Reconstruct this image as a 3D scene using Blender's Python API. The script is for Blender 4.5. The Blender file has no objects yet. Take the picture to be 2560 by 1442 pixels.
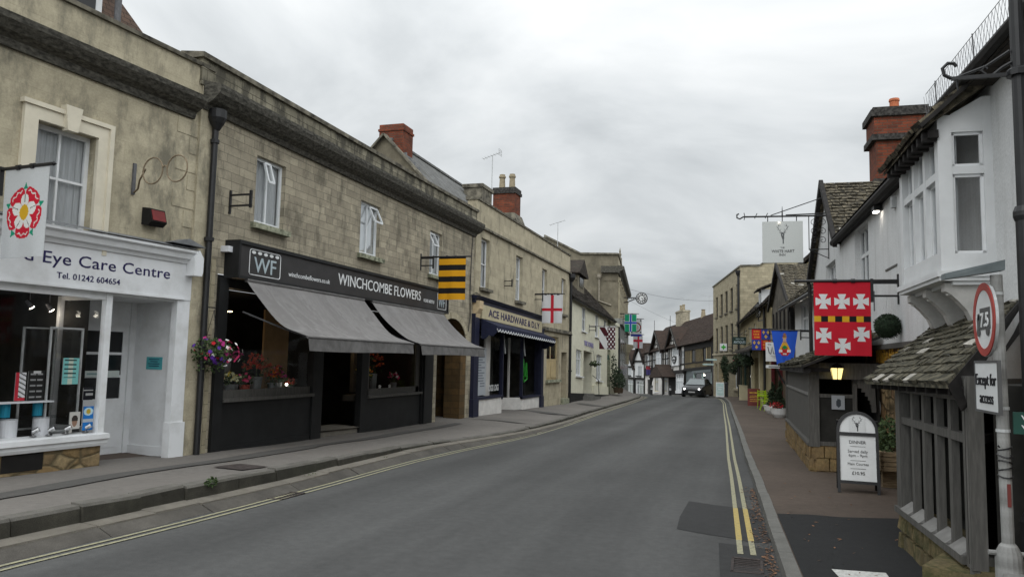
import bpy, bmesh, math, random
from mathutils import Vector, Matrix
R = math.radians
rnd = random.Random(7)
C = bpy.context.scene.collection
sc = bpy.context.scene

# ------------------------------------------------------------------ camera, sky, sun, exposure
EYE = Vector((0, 0, 1.7))
yaw, pitch, roll = R(17.291), R(5.4), R(1.26)
fw = Vector((-math.sin(yaw)*math.cos(pitch), math.cos(yaw)*math.cos(pitch), math.sin(pitch)))
rt = Vector((math.cos(yaw), math.sin(yaw), 0)); up = rt.cross(fw)
rt2 = rt*math.cos(roll) + up*math.sin(roll); up2 = up*math.cos(roll) - rt*math.sin(roll)
cam = bpy.data.cameras.new('camera'); cam.sensor_width = 36; cam.lens = 1900/2560*36
cam.clip_start = 0.1; cam.clip_end = 2000
camo = bpy.data.objects.new('camera', cam); C.objects.link(camo)
mw = Matrix((rt2, up2, -fw)).transposed().to_4x4(); mw.translation = EYE
camo.matrix_world = mw; sc.camera = camo

SUN_EL, SUN_AZ = R(42), R(190)      # high soft light from behind the camera
w = bpy.data.worlds.new('World'); sc.world = w; w.use_nodes = True
nt = w.node_tree; nt.nodes.clear(); N = nt.nodes.new; L = nt.links.new
sky = N('ShaderNodeTexSky'); sky.sky_type = 'NISHITA'; sky.sun_disc = False
sky.sun_elevation = SUN_EL; sky.sun_rotation = SUN_AZ
tc = N('ShaderNodeTexCoord'); sep = N('ShaderNodeSeparateXYZ'); L(tc.outputs['Generated'], sep.inputs[0])
za = N('ShaderNodeMath'); za.operation = 'MAXIMUM'; L(sep.outputs[2], za.inputs[0]); za.inputs[1].default_value = 0.0
zb = N('ShaderNodeMath'); zb.operation = 'ADD'; L(za.outputs[0], zb.inputs[0]); zb.inputs[1].default_value = 0.24
def vdiv(o):
    m = N('ShaderNodeMath'); m.operation = 'DIVIDE'; L(sep.outputs[o], m.inputs[0]); L(zb.outputs[0], m.inputs[1]); return m
cx, cy = vdiv(0), vdiv(1)
cmb = N('ShaderNodeCombineXYZ'); L(cx.outputs[0], cmb.inputs[0]); L(cy.outputs[0], cmb.inputs[1])
n1 = N('ShaderNodeTexNoise'); n1.inputs['Scale'].default_value = 1.25; n1.inputs['Detail'].default_value = 9
n1.inputs['Roughness'].default_value = 0.52; n1.inputs['Distortion'].default_value = 0.35; sh_ = N('ShaderNodeMapping'); sh_.inputs['Location'].default_value = (1.7, .6, 3.1); L(cmb.outputs[0], sh_.inputs[0]); L(sh_.outputs[0], n1.inputs['Vector'])
rp = N('ShaderNodeValToRGB'); e = rp.color_ramp.elements
e[0].position = 0.30; e[0].color = (.44, .47, .49, 1); e[1].position = 0.68; e[1].color = (.90, .92, .925, 1)
m_ = rp.color_ramp.elements.new(0.5); m_.color = (.70, .73, .745, 1)
L(n1.outputs[0], rp.inputs[0])
# overcast sky grows brighter towards the zenith
el = N('ShaderNodeMapRange'); L(za.outputs[0], el.inputs[0])
el.inputs['From Min'].default_value = 0.0; el.inputs['From Max'].default_value = 0.9
el.inputs['To Min'].default_value = 0.86; el.inputs['To Max'].default_value = 1.75
vm = N('ShaderNodeVectorMath'); vm.operation = 'SCALE'; L(rp.outputs[0], vm.inputs[0]); L(el.outputs[0], vm.inputs['Scale'])
# unseen half of the sky behind the camera, brightened to light the facades
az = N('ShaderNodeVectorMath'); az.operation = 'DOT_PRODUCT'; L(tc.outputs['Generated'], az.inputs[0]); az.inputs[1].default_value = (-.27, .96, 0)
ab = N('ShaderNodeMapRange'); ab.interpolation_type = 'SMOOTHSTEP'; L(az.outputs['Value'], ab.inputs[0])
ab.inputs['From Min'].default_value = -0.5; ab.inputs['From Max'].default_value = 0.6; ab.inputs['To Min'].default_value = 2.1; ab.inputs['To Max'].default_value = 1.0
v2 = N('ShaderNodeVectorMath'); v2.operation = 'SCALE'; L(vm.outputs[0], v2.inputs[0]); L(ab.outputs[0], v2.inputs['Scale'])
bg1 = N('ShaderNodeBackground'); L(sky.outputs[0], bg1.inputs[0]); bg1.inputs[1].default_value = 0.05
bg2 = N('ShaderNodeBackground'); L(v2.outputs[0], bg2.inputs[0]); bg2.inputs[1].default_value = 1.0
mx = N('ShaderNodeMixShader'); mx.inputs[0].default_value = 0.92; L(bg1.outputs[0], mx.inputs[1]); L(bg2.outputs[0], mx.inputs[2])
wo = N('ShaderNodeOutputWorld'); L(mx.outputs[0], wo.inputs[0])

sl = bpy.data.lights.new('sun', 'SUN'); sl.energy = 0.5; sl.angle = R(30); sl.color = (1.0, .97, .92)
so = bpy.data.objects.new('sun', sl); C.objects.link(so)
sdir = Vector((math.sin(SUN_AZ)*math.cos(SUN_EL), math.cos(SUN_AZ)*math.cos(SUN_EL), math.sin(SUN_EL)))
so.rotation_euler = sdir.to_track_quat('Z', 'Y').to_euler(); so.location = sdir*60
sc.view_settings.view_transform = 'Standard'; sc.view_settings.look = 'None'
sc.view_settings.exposure = 0.0; sc.view_settings.gamma = 1.0
sc.render.engine = 'CYCLES'; sc.cycles.use_denoising = True; sc.cycles.max_bounces = 6
sc.cycles.transparent_max_bounces = 12; sc.cycles.sample_clamp_indirect = 4

# ------------------------------------------------------------------ materials (all procedural, laid out in metres by UV)
MATS = {}
def lin(c): return tuple(c) + (1.0,)
def newmat(name):
    m = bpy.data.materials.new(name); m.use_nodes = True; MATS[name] = m
    nt = m.node_tree; b = nt.nodes['Principled BSDF']
    uv = nt.nodes.new('ShaderNodeTexCoord')
    return m, nt, b, uv.outputs['UV']
def noise(nt, vec, scale, detail=5, rough=.6, stretch=None):
    if stretch:
        mp = nt.nodes.new('ShaderNodeMapping'); mp.inputs['Scale'].default_value = stretch
        nt.links.new(vec, mp.inputs[0]); vec = mp.outputs[0]
    n = nt.nodes.new('ShaderNodeTexNoise'); n.inputs['Scale'].default_value = scale
    n.inputs['Detail'].default_value = detail; n.inputs['Roughness'].default_value = rough
    nt.links.new(vec, n.inputs['Vector']); return n.outputs[0]
def ramp(nt, fac, p0, p1, c0=(0, 0, 0, 1), c1=(1, 1, 1, 1)):
    r = nt.nodes.new('ShaderNodeValToRGB'); e = r.color_ramp.elements
    e[0].position, e[0].color, e[1].position, e[1].color = p0, c0, p1, c1
    nt.links.new(fac, r.inputs[0]); return r.outputs[0]
def mix(nt, fac, a, b, mode='MIX'):
    m = nt.nodes.new('ShaderNodeMix'); m.data_type = 'RGBA'; m.blend_type = mode
    for s, v in ((0, fac), (6, a), (7, b)):
        if hasattr(v, 'is_linked') or isinstance(v, bpy.types.NodeSocket): nt.links.new(v, m.inputs[s])
        else: m.inputs[s].default_value = v
    return m.outputs[2]
def bump(nt, b, h, strength=.3, dist=.01):
    n = nt.nodes.new('ShaderNodeBump'); n.inputs['Strength'].default_value = strength; n.inputs['Distance'].default_value = dist
    nt.links.new(h, n.inputs['Height']); nt.links.new(n.outputs[0], b.inputs['Normal'])
def plain(name, col, rough=.75, var=.15, scale=4, metal=0, spec=.3, bmp=0, bscale=30, col2=None, p=(.42, .62), st=None):
    m, nt, b, uv = newmat(name)
    b.inputs['Roughness'].default_value = rough; b.inputs['Metallic'].default_value = metal
    b.inputs['Specular IOR Level'].default_value = spec
    hi = lin([min(1, c*(1+var)) for c in col]); lo = lin([c*(1-var) for c in (col2 or col)])
    c = ramp(nt, noise(nt, uv, scale, 6, .62, st), p[0], p[1], lo, hi)
    nt.links.new(c, b.inputs['Base Color'])
    if bmp: bump(nt, b, noise(nt, uv, bscale, 4), bmp)
    return m
def emis(name, col, strength):
    m, nt, b, uv = newmat(name)
    b.inputs['Base Color'].default_value = lin(col); b.inputs['Emission Color'].default_value = lin(col)
    b.inputs['Emission Strength'].default_value = strength; return m
def ashlar(name, c1, c2, mortar, bw, bh, msize=.008, stain=(.07, .065, .05), samt=.6, p=(.52, .72), bmp=.35, squash=1.0, sscale=.9, distort=.02, lump=(.75, 1.2), sst=(1.6, .7, 1)):
    m, nt, b, uv = newmat(name)
    b.inputs['Roughness'].default_value = .9; b.inputs['Specular IOR Level'].default_value = .2
    wob = nt.nodes.new('ShaderNodeTexNoise'); wob.inputs['Scale'].default_value = 3.0; nt.links.new(uv, wob.inputs['Vector'])
    sc_ = nt.nodes.new('ShaderNodeVectorMath'); sc_.operation = 'SCALE'; sc_.inputs['Scale'].default_value = distort
    nt.links.new(wob.outputs[1], sc_.inputs[0])
    ad = nt.nodes.new('ShaderNodeVectorMath'); ad.operation = 'ADD'; nt.links.new(uv, ad.inputs[0]); nt.links.new(sc_.outputs[0], ad.inputs[1])
    br = nt.nodes.new('ShaderNodeTexBrick'); nt.links.new(ad.outputs[0], br.inputs['Vector'])
    br.inputs['Scale'].default_value = 1.0; br.inputs['Brick Width'].default_value = bw; br.inputs['Row Height'].default_value = bh
    br.inputs['Mortar Size'].default_value = msize; br.inputs['Mortar Smooth'].default_value = .4; br.inputs['Bias'].default_value = 0
    br.inputs['Color1'].default_value = lin(c1); br.inputs['Color2'].default_value = lin(c2); br.inputs['Mortar'].default_value = lin(mortar)
    br.offset_frequency = 2; br.squash = squash; br.squash_frequency = 3
    g = ramp(nt, noise(nt, uv, 2.6, 8, .68), .3, .7, (lump[0],)*3+(1,), (lump[1],)*3+(1,))
    c = mix(nt, 1.0, br.outputs[0], g, 'MULTIPLY')
    fine = ramp(nt, noise(nt, uv, 34, 5, .7), .3, .7, (.86,)*3+(1,), (1.12,)*3+(1,))
    c = mix(nt, 1.0, c, fine, 'MULTIPLY')
    s = ramp(nt, noise(nt, uv, sscale, 9, .7, sst), p[0], p[1], (0, 0, 0, 1), (samt,)*3+(1,))
    c = mix(nt, s, c, lin(stain))
    nt.links.new(c, b.inputs['Base Color'])
    hh = nt.nodes.new('ShaderNodeMath'); hh.operation = 'MULTIPLY_ADD'; nt.links.new(noise(nt, uv, 22, 5, .7), hh.inputs[0]); hh.inputs[1].default_value = .5
    inv = nt.nodes.new('ShaderNodeMath'); inv.operation = 'SUBTRACT'; inv.inputs[0].default_value = 1; nt.links.new(br.outputs['Fac'], inv.inputs[1])
    nt.links.new(inv.outputs[0], hh.inputs[2])
    bump(nt, b, hh.outputs[0], bmp, .012)
    return m
def glass(name, tint=(.02, .022, .022), refl=.06, trans=.85):
    """window pane: mostly clear, mirror-like at a glancing angle"""
    m = bpy.data.materials.new(name); m.use_nodes = True; MATS[name] = m
    nt = m.node_tree; nt.nodes.clear()
    o = nt.nodes.new('ShaderNodeOutputMaterial'); t = nt.nodes.new('ShaderNodeBsdfTransparent'); t.inputs[0].default_value = (trans, trans, trans, 1)
    gl = nt.nodes.new('ShaderNodeBsdfGlossy'); gl.inputs['Roughness'].default_value = .03; gl.inputs[0].default_value = (.9, .93, .95, 1)
    lw = nt.nodes.new('ShaderNodeLayerWeight'); lw.inputs[0].default_value = .32
    mr = nt.nodes.new('ShaderNodeMapRange'); nt.links.new(lw.outputs['Fresnel'], mr.inputs[0])
    mr.inputs['To Min'].default_value = refl*.4; mr.inputs['To Max'].default_value = min(1, refl*9)
    mx = nt.nodes.new('ShaderNodeMixShader'); nt.links.new(mr.outputs[0], mx.inputs[0])
    nt.links.new(t.outputs[0], mx.inputs[1]); nt.links.new(gl.outputs[0], mx.inputs[2]); nt.links.new(mx.outputs[0], o.inputs[0])
    return m
def painted(name, rough=.8):
    """cloth or printed board: the colours of its own printed design are a mesh attribute"""
    m, nt, b, uv = newmat(name)
    a = nt.nodes.new('ShaderNodeAttribute'); a.attribute_name = 'print'
    g = ramp(nt, noise(nt, uv, 60, 3), .3, .7, (.9,)*3+(1,), (1.06,)*3+(1,))
    nt.links.new(mix(nt, 1.0, a.outputs[0], g, 'MULTIPLY'), b.inputs['Base Color'])
    b.inputs['Roughness'].default_value = rough; b.inputs['Specular IOR Level'].default_value = .15
    return m

ashlar('stone_cream', (.46, .385, .235), (.38, .315, .19), (.30, .25, .155), .62, .24, .005, (.125, .11, .078), .8, (.5, .68), .18, lump=(.72, 1.18))
ashlar('stone_grey', (.415, .368, .275), (.285, .252, .19), (.19, .168, .125), .44, .152, .006, (.10, .092, .07), .7, (.50, .64), .5, distort=.03, squash=.65, sscale=1.5, lump=(.80, 1.14))
ashlar('stone_warm', (.45, .397, .285), (.375, .332, .238), (.29, .256, .182), .74, .29, .004, (.14, .128, .095), .7, (.52, .66), .25, distort=.02, squash=.7, sscale=1.3, lump=(.82, 1.14))
ashlar('stone_smooth', (.46, .408, .295), (.405, .36, .258), (.34, .30, .215), 1.1, .32, .003, (.14, .13, .10), .85, (.475, .62), .2, distort=.02, squash=.8, sscale=1.1, lump=(.76, 1.16))
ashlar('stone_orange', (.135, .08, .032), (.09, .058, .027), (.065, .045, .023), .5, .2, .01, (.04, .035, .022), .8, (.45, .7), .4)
ashlar('parapet_stone', (.30, .275, .205), (.17, .155, .115), (.09, .08, .058), .6, .2, .008, (.06, .056, .045), .85, (.46, .56), .5, sscale=1.6)
ashlar('stone_pale', (.36, .315, .22), (.29, .255, .175), (.19, .165, .11), .55, .22, .008, (.16, .14, .1), .6, (.55, .75), .3)
ashlar('render_grey', (.21, .185, .135), (.185, .165, .12), (.18, .16, .115), 1.4, .5, .002, (.085, .075, .055), .85, (.42, .66), .2, sscale=.6)
def rubble(name, cols, joint, sx, sz, moss, mamt):
    m, nt, b, uv = newmat(name); b.inputs['Roughness'].default_value = .95; b.inputs['Specular IOR Level'].default_value = .15
    wob = nt.nodes.new('ShaderNodeTexNoise'); wob.inputs['Scale'].default_value = 5; wob.inputs['Detail'].default_value = 4; nt.links.new(uv, wob.inputs['Vector'])
    s_ = nt.nodes.new('ShaderNodeVectorMath'); s_.operation = 'SCALE'; s_.inputs['Scale'].default_value = .09; nt.links.new(wob.outputs[1], s_.inputs[0])
    ad = nt.nodes.new('ShaderNodeVectorMath'); ad.operation = 'ADD'; nt.links.new(uv, ad.inputs[0]); nt.links.new(s_.outputs[0], ad.inputs[1])
    mp = nt.nodes.new('ShaderNodeMapping'); mp.inputs['Scale'].default_value = (sx, sz, 1); nt.links.new(ad.outputs[0], mp.inputs[0])
    v = nt.nodes.new('ShaderNodeTexVoronoi'); v.inputs['Scale'].default_value = 1; v.inputs['Randomness'].default_value = .85; nt.links.new(mp.outputs[0], v.inputs['Vector'])
    ve = nt.nodes.new('ShaderNodeTexVoronoi'); ve.feature = 'DISTANCE_TO_EDGE'; ve.inputs['Scale'].default_value = 1; ve.inputs['Randomness'].default_value = .85; nt.links.new(mp.outputs[0], ve.inputs['Vector'])
    sp = nt.nodes.new('ShaderNodeSeparateColor'); nt.links.new(v.outputs['Color'], sp.inputs[0])
    r = nt.nodes.new('ShaderNodeValToRGB'); e = r.color_ramp.elements; e[0].color = lin(cols[0]); e[1].color = lin(cols[-1]); e[0].position = .1; e[1].position = .9
    k = e.new(.5); k.color = lin(cols[1]); nt.links.new(sp.outputs[0], r.inputs[0])
    c = mix(nt, 1, r.outputs[0], ramp(nt, noise(nt, uv, 14, 7, .7), .3, .7, (.68,)*3+(1,), (1.25,)*3+(1,)), 'MULTIPLY')
    c = mix(nt, ramp(nt, ve.outputs['Distance'], .02, .11, (.85,)*3+(1,), (0, 0, 0, 1)), c, lin(joint))
    c = mix(nt, ramp(nt, noise(nt, uv, 2.2, 8, .7), .45, .65, (0, 0, 0, 1), (mamt,)*3+(1,)), c, lin(moss))
    nt.links.new(c, b.inputs['Base Color'])
    h = ramp(nt, ve.outputs['Distance'], 0, .16); hm = mix(nt, .35, h, noise(nt, uv, 26, 5, .7)); bump(nt, b, hm, .8, .03)
rubble('rubble', ((.30, .20, .09), (.19, .13, .07), (.34, .255, .14)), (.10, .078, .045), 3.2, 5.2, (.07, .065, .04), .6)
rubble('rubble_green', ((.20, .15, .075), (.12, .10, .055), (.25, .19, .10)), (.06, .05, .03), 2.6, 4.2, (.035, .042, .018), .8)
ashlar('brick', (.20, .052, .026), (.11, .035, .022), (.09, .062, .045), .225, .075, .010, (.04, .02, .015), .75, (.5, .72), .5)
ashlar('white_wall', (.60, .605, .605), (.585, .59, .59), (.57, .575, .575), 1.6, .6, .001, (.33, .33, .31), .55, (.52, .72), .18, sscale=1.0, lump=(.93, 1.05), sst=(5, .5, 1))
ashlar('cream_wall', (.66, .64, .51), (.62, .60, .475), (.60, .58, .46), .45, .2, .003, (.42, .41, .29), .5, (.55, .75), .35, lump=(.9, 1.06))
ashlar('yellow_wall', (.31, .26, .155), (.28, .235, .14), (.27, .225, .135), .9, .4, .002, (.22, .17, .09), .6, (.5, .75), .2)
ashlar('grey_render', (.225, .23, .215), (.205, .21, .195), (.2, .2, .19), 1.0, .5, .001, (.10, .10, .09), .7, (.5, .75), .15)
rubble('brown_wall', ((.34, .21, .10), (.20, .12, .07), (.40, .29, .16)), (.07, .05, .03), 3.5, 4.5, (.045, .04, .022), .8)
ashlar('roof_brown', (.135, .085, .062), (.085, .058, .045), (.03, .024, .02), .17, .11, .006, (.06, .055, .045), .6, (.5, .72), .8, distort=.015)
ashlar('roof_dark', (.052, .042, .034), (.032, .027, .023), (.014, .012, .01), .18, .12, .008, (.055, .055, .042), .6, (.5, .72), .8)
ashlar('roof_inn', (.062, .042, .033), (.043, .031, .026), (.03, .024, .02), .3, .16, .01, (.05, .043, .035), .6, (.5, .72), .8)
ashlar('roof_slate', (.165, .165, .16), (.125, .125, .12), (.05, .05, .05), .26, .17, .007, (.09, .09, .075), .6, (.5, .72), .6)
plain('stone_tile', (.115, .098, .068), .95, .35, 9, col2=(.038, .034, .026), bmp=.8, bscale=26)
plain('stone_tile_mossy', (.10, .09, .062), .95, .35, 9, col2=(.04, .038, .026), bmp=.8, bscale=26)
plain('stone_tile_pale', (.36, .34, .30), .95, .3, 9, bmp=.6)
plain('weathered_cornice', (.10, .094, .078), .95, .25, 13, col2=(.052, .049, .041), bmp=.7, bscale=26, p=(.40, .66), st=(.8, 1.4, 1))
plain('cap_dark', (.05, .047, .043), .95, .3, 12, col2=(.028, .026, .024), bmp=.6, bscale=24)
plain('coping', (.17, .155, .12), .95, .35, 4, col2=(.06, .055, .045), bmp=.5, bscale=20, p=(.35, .65))
plain('sill_stone', (.27, .275, .2), .9, .3, 8, col2=(.11, .12, .075), bmp=.4, p=(.35, .6))
plain('surround_paint', (.62, .57, .455), .7, .06, 3)
def mossy(name, c1, c2, moss, amt, th):
    m, nt, b, uv = newmat(name); b.inputs['Roughness'].default_value = .95; b.inputs['Specular IOR Level'].default_value = .15
    c = ramp(nt, noise(nt, uv, 3.2, 3, .5), .38, .62, lin(c2), lin(c1))
    c = mix(nt, 1, c, ramp(nt, noise(nt, uv, 18, 7, .72), .3, .7, (.66,)*3+(1,), (1.25,)*3+(1,)), 'MULTIPLY')
    c = mix(nt, ramp(nt, noise(nt, uv, 3.4, 8, .72), th[0], th[1], (0, 0, 0, 1), (amt,)*3+(1,)), c, lin(moss))
    nt.links.new(c, b.inputs['Base Color']); bump(nt, b, noise(nt, uv, 24, 6, .7), .6, .02)
mossy('block_stone', (.27, .185, .085), (.17, .12, .065), (.075, .07, .04), .7, (.52, .66))
mossy('block_stone_mossy', (.20, .155, .08), (.12, .10, .06), (.05, .056, .025), .85, (.46, .6))
plain('white_paint', (.66, .67, .68), .55, .05, 2.2, col2=(.58, .585, .58), p=(.30, .55))
plain('upvc', (.70, .72, .73), .35, .03, 3, spec=.5)
plain('bay_paint', (.61, .62, .625), .55, .05, 2)
plain('bay_under', (.45, .44, .42), .65, .12, 4)
plain('dark_paint', (.012, .0125, .013), .55, .2, 3)
plain('fascia_grey', (.036, .034, .034), .5, .1, 3)
plain('navy', (.014, .016, .037), .5, .15, 4)
plain('navy_cloth', (.014, .017, .042), .85, .15, 6)
plain('sign_cream', (.50, .44, .29), .6, .08, 2)
plain('console_cream', (.58, .45, .28), .6, .1, 5)
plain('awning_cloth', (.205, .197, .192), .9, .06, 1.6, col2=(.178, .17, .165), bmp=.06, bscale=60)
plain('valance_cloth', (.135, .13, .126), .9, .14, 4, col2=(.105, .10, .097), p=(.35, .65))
plain('black_iron', (.012, .012, .013), .45, .2, 8, spec=.4)
plain('grey_iron', (.10, .10, .105), .5, .2, 8, spec=.4)
plain('pale_pipe', (.27, .24, .19), .7, .2, 6)
plain('rusty_wire', (.20, .155, .10), .7, .3, 20)
plain('timber_black', (.018, .016, .015), .8, .3, 9)
plain('timber_brown', (.075, .05, .03), .8, .3, 9, st=(8, 1, 1))
plain('timber_grey', (.105, .10, .092), .75, .08, 5, col2=(.085, .082, .075), st=(7, .7, 1), bmp=.10, bscale=18)
plain('timber_grey_sill', (.20, .195, .185), .75, .12, 6)
plain('fawn_panel', (.42, .335, .185), .85, .12, 3)
plain('white_panel', (.60, .58, .55), .85, .08, 3)
plain('door_wood', (.10, .055, .022), .7, .3, 5, st=(8, 1, 1))
plain('door_panel', (.44, .345, .19), .7, .12, 3)
plain('red_paint', (.085, .008, .01), .5, .2, 4)
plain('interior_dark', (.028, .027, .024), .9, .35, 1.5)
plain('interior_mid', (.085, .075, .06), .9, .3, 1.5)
plain('interior_lit', (.30, .19, .09), .9, .15, 2)
plain('curtain_net', (.52, .54, .55), .95, .16, 9, st=(3, .12, 1), p=(.35, .65))
plain('lead', (.16, .165, .17), .6, .2, 5)
plain('pot_buff', (.27, .225, .15), .85, .15, 5)
plain('pot_red', (.42, .13, .06), .85, .15, 5)
plain('leaf_green', (.055, .085, .028), .8, .35, 30, col2=(.02, .035, .012))
plain('leaf_dark', (.024, .04, .018), .85, .35, 30, col2=(.012, .02, .009))
plain('leaf_yew', (.018, .034, .016), .9, .35, 40, col2=(.008, .014, .007))
plain('leaf_litter', (.17, .09, .05), .9, .55, 30, col2=(.05, .03, .02))
for nm, c in (('bloom_pink', (.62, .045, .16)), ('bloom_white', (.75, .74, .72)), ('bloom_purple', (.10, .025, .28)), ('bloom_magenta', (.35, .02, .16)),
              ('bloom_red', (.42, .012, .02)), ('bloom_yellow', (.62, .47, .06)), ('bloom_orange', (.62, .15, .02)), ('bloom_cream', (.6, .6, .36)), ('bloom_rust', (.33, .05, .025))):
    plain(nm, c, .8, .25, 40)
plain('planter_white', (.66, .66, .65), .6, .06, 3)
plain('planter_wood', (.24, .18, .11), .85, .3, 5, st=(1, 9, 1))
plain('bucket_zinc', (.2, .21, .21), .5, .15, 5, metal=.6)
plain('lime_paint', (.32, .48, .012), .5, .1, 5)
plain('burgundy', (.155, .035, .03), .7, .12, 3)
plain('pale_board', (.40, .52, .50), .6, .1, 3)
plain('sign_green', (.006, .055, .04), .45, .1, 3, spec=.5)
plain('shop_green', (.01, .03, .022), .5, .1, 3)
plain('galvanised', (.42, .43, .43), .55, .15, 6, metal=.0)
plain('post_grey', (.27, .27, .26), .6, .18, 5, col2=(.18, .178, .17), p=(.35, .65))
plain('lamp_grey', (.12, .14, .145), .5, .15, 4)
plain('sign_white', (.66, .67, .67), .5, .04, 3)
plain('inn_sign', (.50, .515, .50), .6, .05, 1.5)
plain('sign_red', (.36, .05, .04), .5, .1, 3)
plain('ink_black', (.012, .012, .014), .7, .1, 3)
plain('ink_navy', (.016, .012, .075), .6, .1, 3)
plain('ink_grey', (.09, .09, .09), .7, .1, 3)
plain('ink_white', (.72, .73, .73), .6, .05, 3)
plain('ink_pale', (.40, .47, .50), .6, .05, 3)
plain('ink_gold', (.62, .36, .06), .6, .3, 8)
plain('ink_brown', (.19, .105, .03), .7, .3, 8)
plain('ink_mauve', (.27, .25, .42), .7, .2, 3)
plain('aqua', (.07, .33, .36), .6, .1, 4)
plain('blue_paint', (.02, .16, .5), .6, .1, 4)
plain('teal_paint', (.01, .2, .3), .6, .1, 4)
plain('alarm_red', (.16, .012, .012), .5, .2, 4)
plain('plastic_white', (.68, .69, .72), .5, .04, 4)
plain('car_paint', (.007, .008, .010), .32, .1, 2, spec=.45)
plain('car_trim', (.01, .01, .01), .6, .1, 2)
plain('tyre', (.012, .012, .012), .9, .1, 4)
plain('rim', (.14, .14, .145), .35, .1, 4, metal=.7)
plain('screen_glass', (.17, .195, .20), .12, .06, 2, spec=.8)
plain('side_glass', (.012, .013, .014), .12, .1, 2, spec=.35)
plain('number_plate', (.40, .40, .40), .5, .05, 4)
plain('cover_iron', (.05, .04, .037), .8, .3, 14, bmp=.5)
plain('vent_dark', (.01, .009, .008), .9, .2, 6)
plain('neon_green', (.05, .42, .05), .5, .2, 6)
plain('chrome', (.5, .5, .5), .2, .1, 6, metal=1)
plain('orange_post', (.35, .2, .07), .85, .2, 6)
emis('lamp_warm', (1.0, .72, .40), 9); emis('lamp_white', (1.0, .93, .82), 14); emis('lantern_glow', (1.0, .80, .30), 1.5); emis('headlight_glow', (1, .98, .95), 4)
emis('spot_glow', (1.0, .9, .75), 10)
glass('pane_glass', refl=.045, trans=.86); glass('shop_glass', refl=.022, trans=.93); glass('case_glass', refl=.03, trans=.92)
painted('banner_cloth'); painted('printed_board', .6)

# tarmac and paving
def ground_mat(name, col, speck, var, rough=.92, patch=None, sc_big=.35, bs=70, bmp=.35, cracks=0):
    m, nt, b, uv = newmat(name)
    b.inputs['Roughness'].default_value = rough; b.inputs['Specular IOR Level'].default_value = .25
    big = ramp(nt, noise(nt, uv, sc_big, 8, .62), .3, .7, lin([c*(1-var) for c in col]), lin([c*(1+var) for c in col]))
    sp = ramp(nt, noise(nt, uv, 95, 3, .75), .32, .7, (1-speck,)*3+(1,), (1+speck,)*3+(1,))
    c = mix(nt, 1, big, sp, 'MULTIPLY')
    sp2 = ramp(nt, noise(nt, uv, 9, 6, .7), .35, .68, (.86,)*3+(1,), (1.1,)*3+(1,))
    c = mix(nt, 1, c, sp2, 'MULTIPLY')
    if patch:
        c = mix(nt, ramp(nt, noise(nt, uv, .8, 7, .65), .52, .72, (0, 0, 0, 1), (.75, .75, .75, 1)), c, lin(patch))
    if name == 'tarmac':      # faint worn tracks and patch edges along the carriageway
        wv = nt.nodes.new('ShaderNodeTexWave'); wv.bands_direction = 'X'; wv.inputs['Scale'].default_value = .19; wv.inputs['Distortion'].default_value = 1.2; wv.inputs['Detail'].default_value = 3; wv.inputs['Detail Scale'].default_value = .3
        nt.links.new(uv, wv.inputs['Vector']); c = mix(nt, 1, c, ramp(nt, wv.outputs['Fac'], .2, .8, (.91,)*3+(1,), (1.06,)*3+(1,)), 'MULTIPLY')
        c = mix(nt, 1, c, ramp(nt, noise(nt, uv, 1.0, 6, .6, (1.1, .09, 1)), .36, .64, (.85,)*3+(1,), (1.10,)*3+(1,)), 'MULTIPLY')
        c = mix(nt, ramp(nt, noise(nt, uv, 2.4, 8, .75), .66, .74, (0, 0, 0, 1), (.35,)*3+(1,)), c, lin([k*.62 for k in col]))
    if name.startswith('pavement'):      # gum spots and small stains
        v = nt.nodes.new('ShaderNodeTexVoronoi'); v.inputs['Scale'].default_value = 2.3; nt.links.new(uv, v.inputs['Vector'])
        c = mix(nt, ramp(nt, v.outputs['Distance'], .035, .06, (.55,)*3+(1,), (0, 0, 0, 1)), c, lin([k*.5 for k in col]))
        c = mix(nt, ramp(nt, noise(nt, uv, 1.7, 9, .75), .60, .70, (0, 0, 0, 1), (.4,)*3+(1,)), c, lin([k*.66 for k in col]))
    if cracks:
        v = nt.nodes.new('ShaderNodeTexVoronoi'); v.feature = 'DISTANCE_TO_EDGE'; v.inputs['Scale'].default_value = cracks
        nt.links.new(uv, v.inputs['Vector'])
        c = mix(nt, ramp(nt, v.outputs['Distance'], 0, .012, (.6, .6, .6, 1), (0, 0, 0, 1)), c, lin([k*.4 for k in col]))
    nt.links.new(c, b.inputs['Base Color']); bump(nt, b, noise(nt, uv, bs, 4, .7), bmp, .006)
    return m
ground_mat('tarmac', (.077, .077, .0755), .24, .12)
ground_mat('tarmac_dark', (.038, .038, .038), .35, .14)
ground_mat('tarmac_black', (.019, .0195, .020), .3, .14)
ground_mat('pavement_grey', (.165, .152, .138), .2, .16, patch=(.17, .155, .14))
ground_mat('pavement_band', (.092, .088, .082), .2, .12)
ground_mat('pavement_brown', (.092, .071, .057), .25, .2, patch=(.06, .048, .038))
ground_mat('gutter_stone', (.17, .155, .13), .22, .22, patch=(.10, .085, .065), sc_big=1.2)
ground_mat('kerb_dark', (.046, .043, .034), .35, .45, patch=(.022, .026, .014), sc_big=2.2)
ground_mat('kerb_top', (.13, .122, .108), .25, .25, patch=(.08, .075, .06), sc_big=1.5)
ground_mat('gutter_edge', (.085, .078, .068), .3, .3, patch=(.05, .046, .04), sc_big=1.4)
ground_mat('kerb_grey', (.145, .142, .13), .2, .15, sc_big=1.5)
ground_mat('field', (.06, .07, .03), .2, .2)
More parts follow.
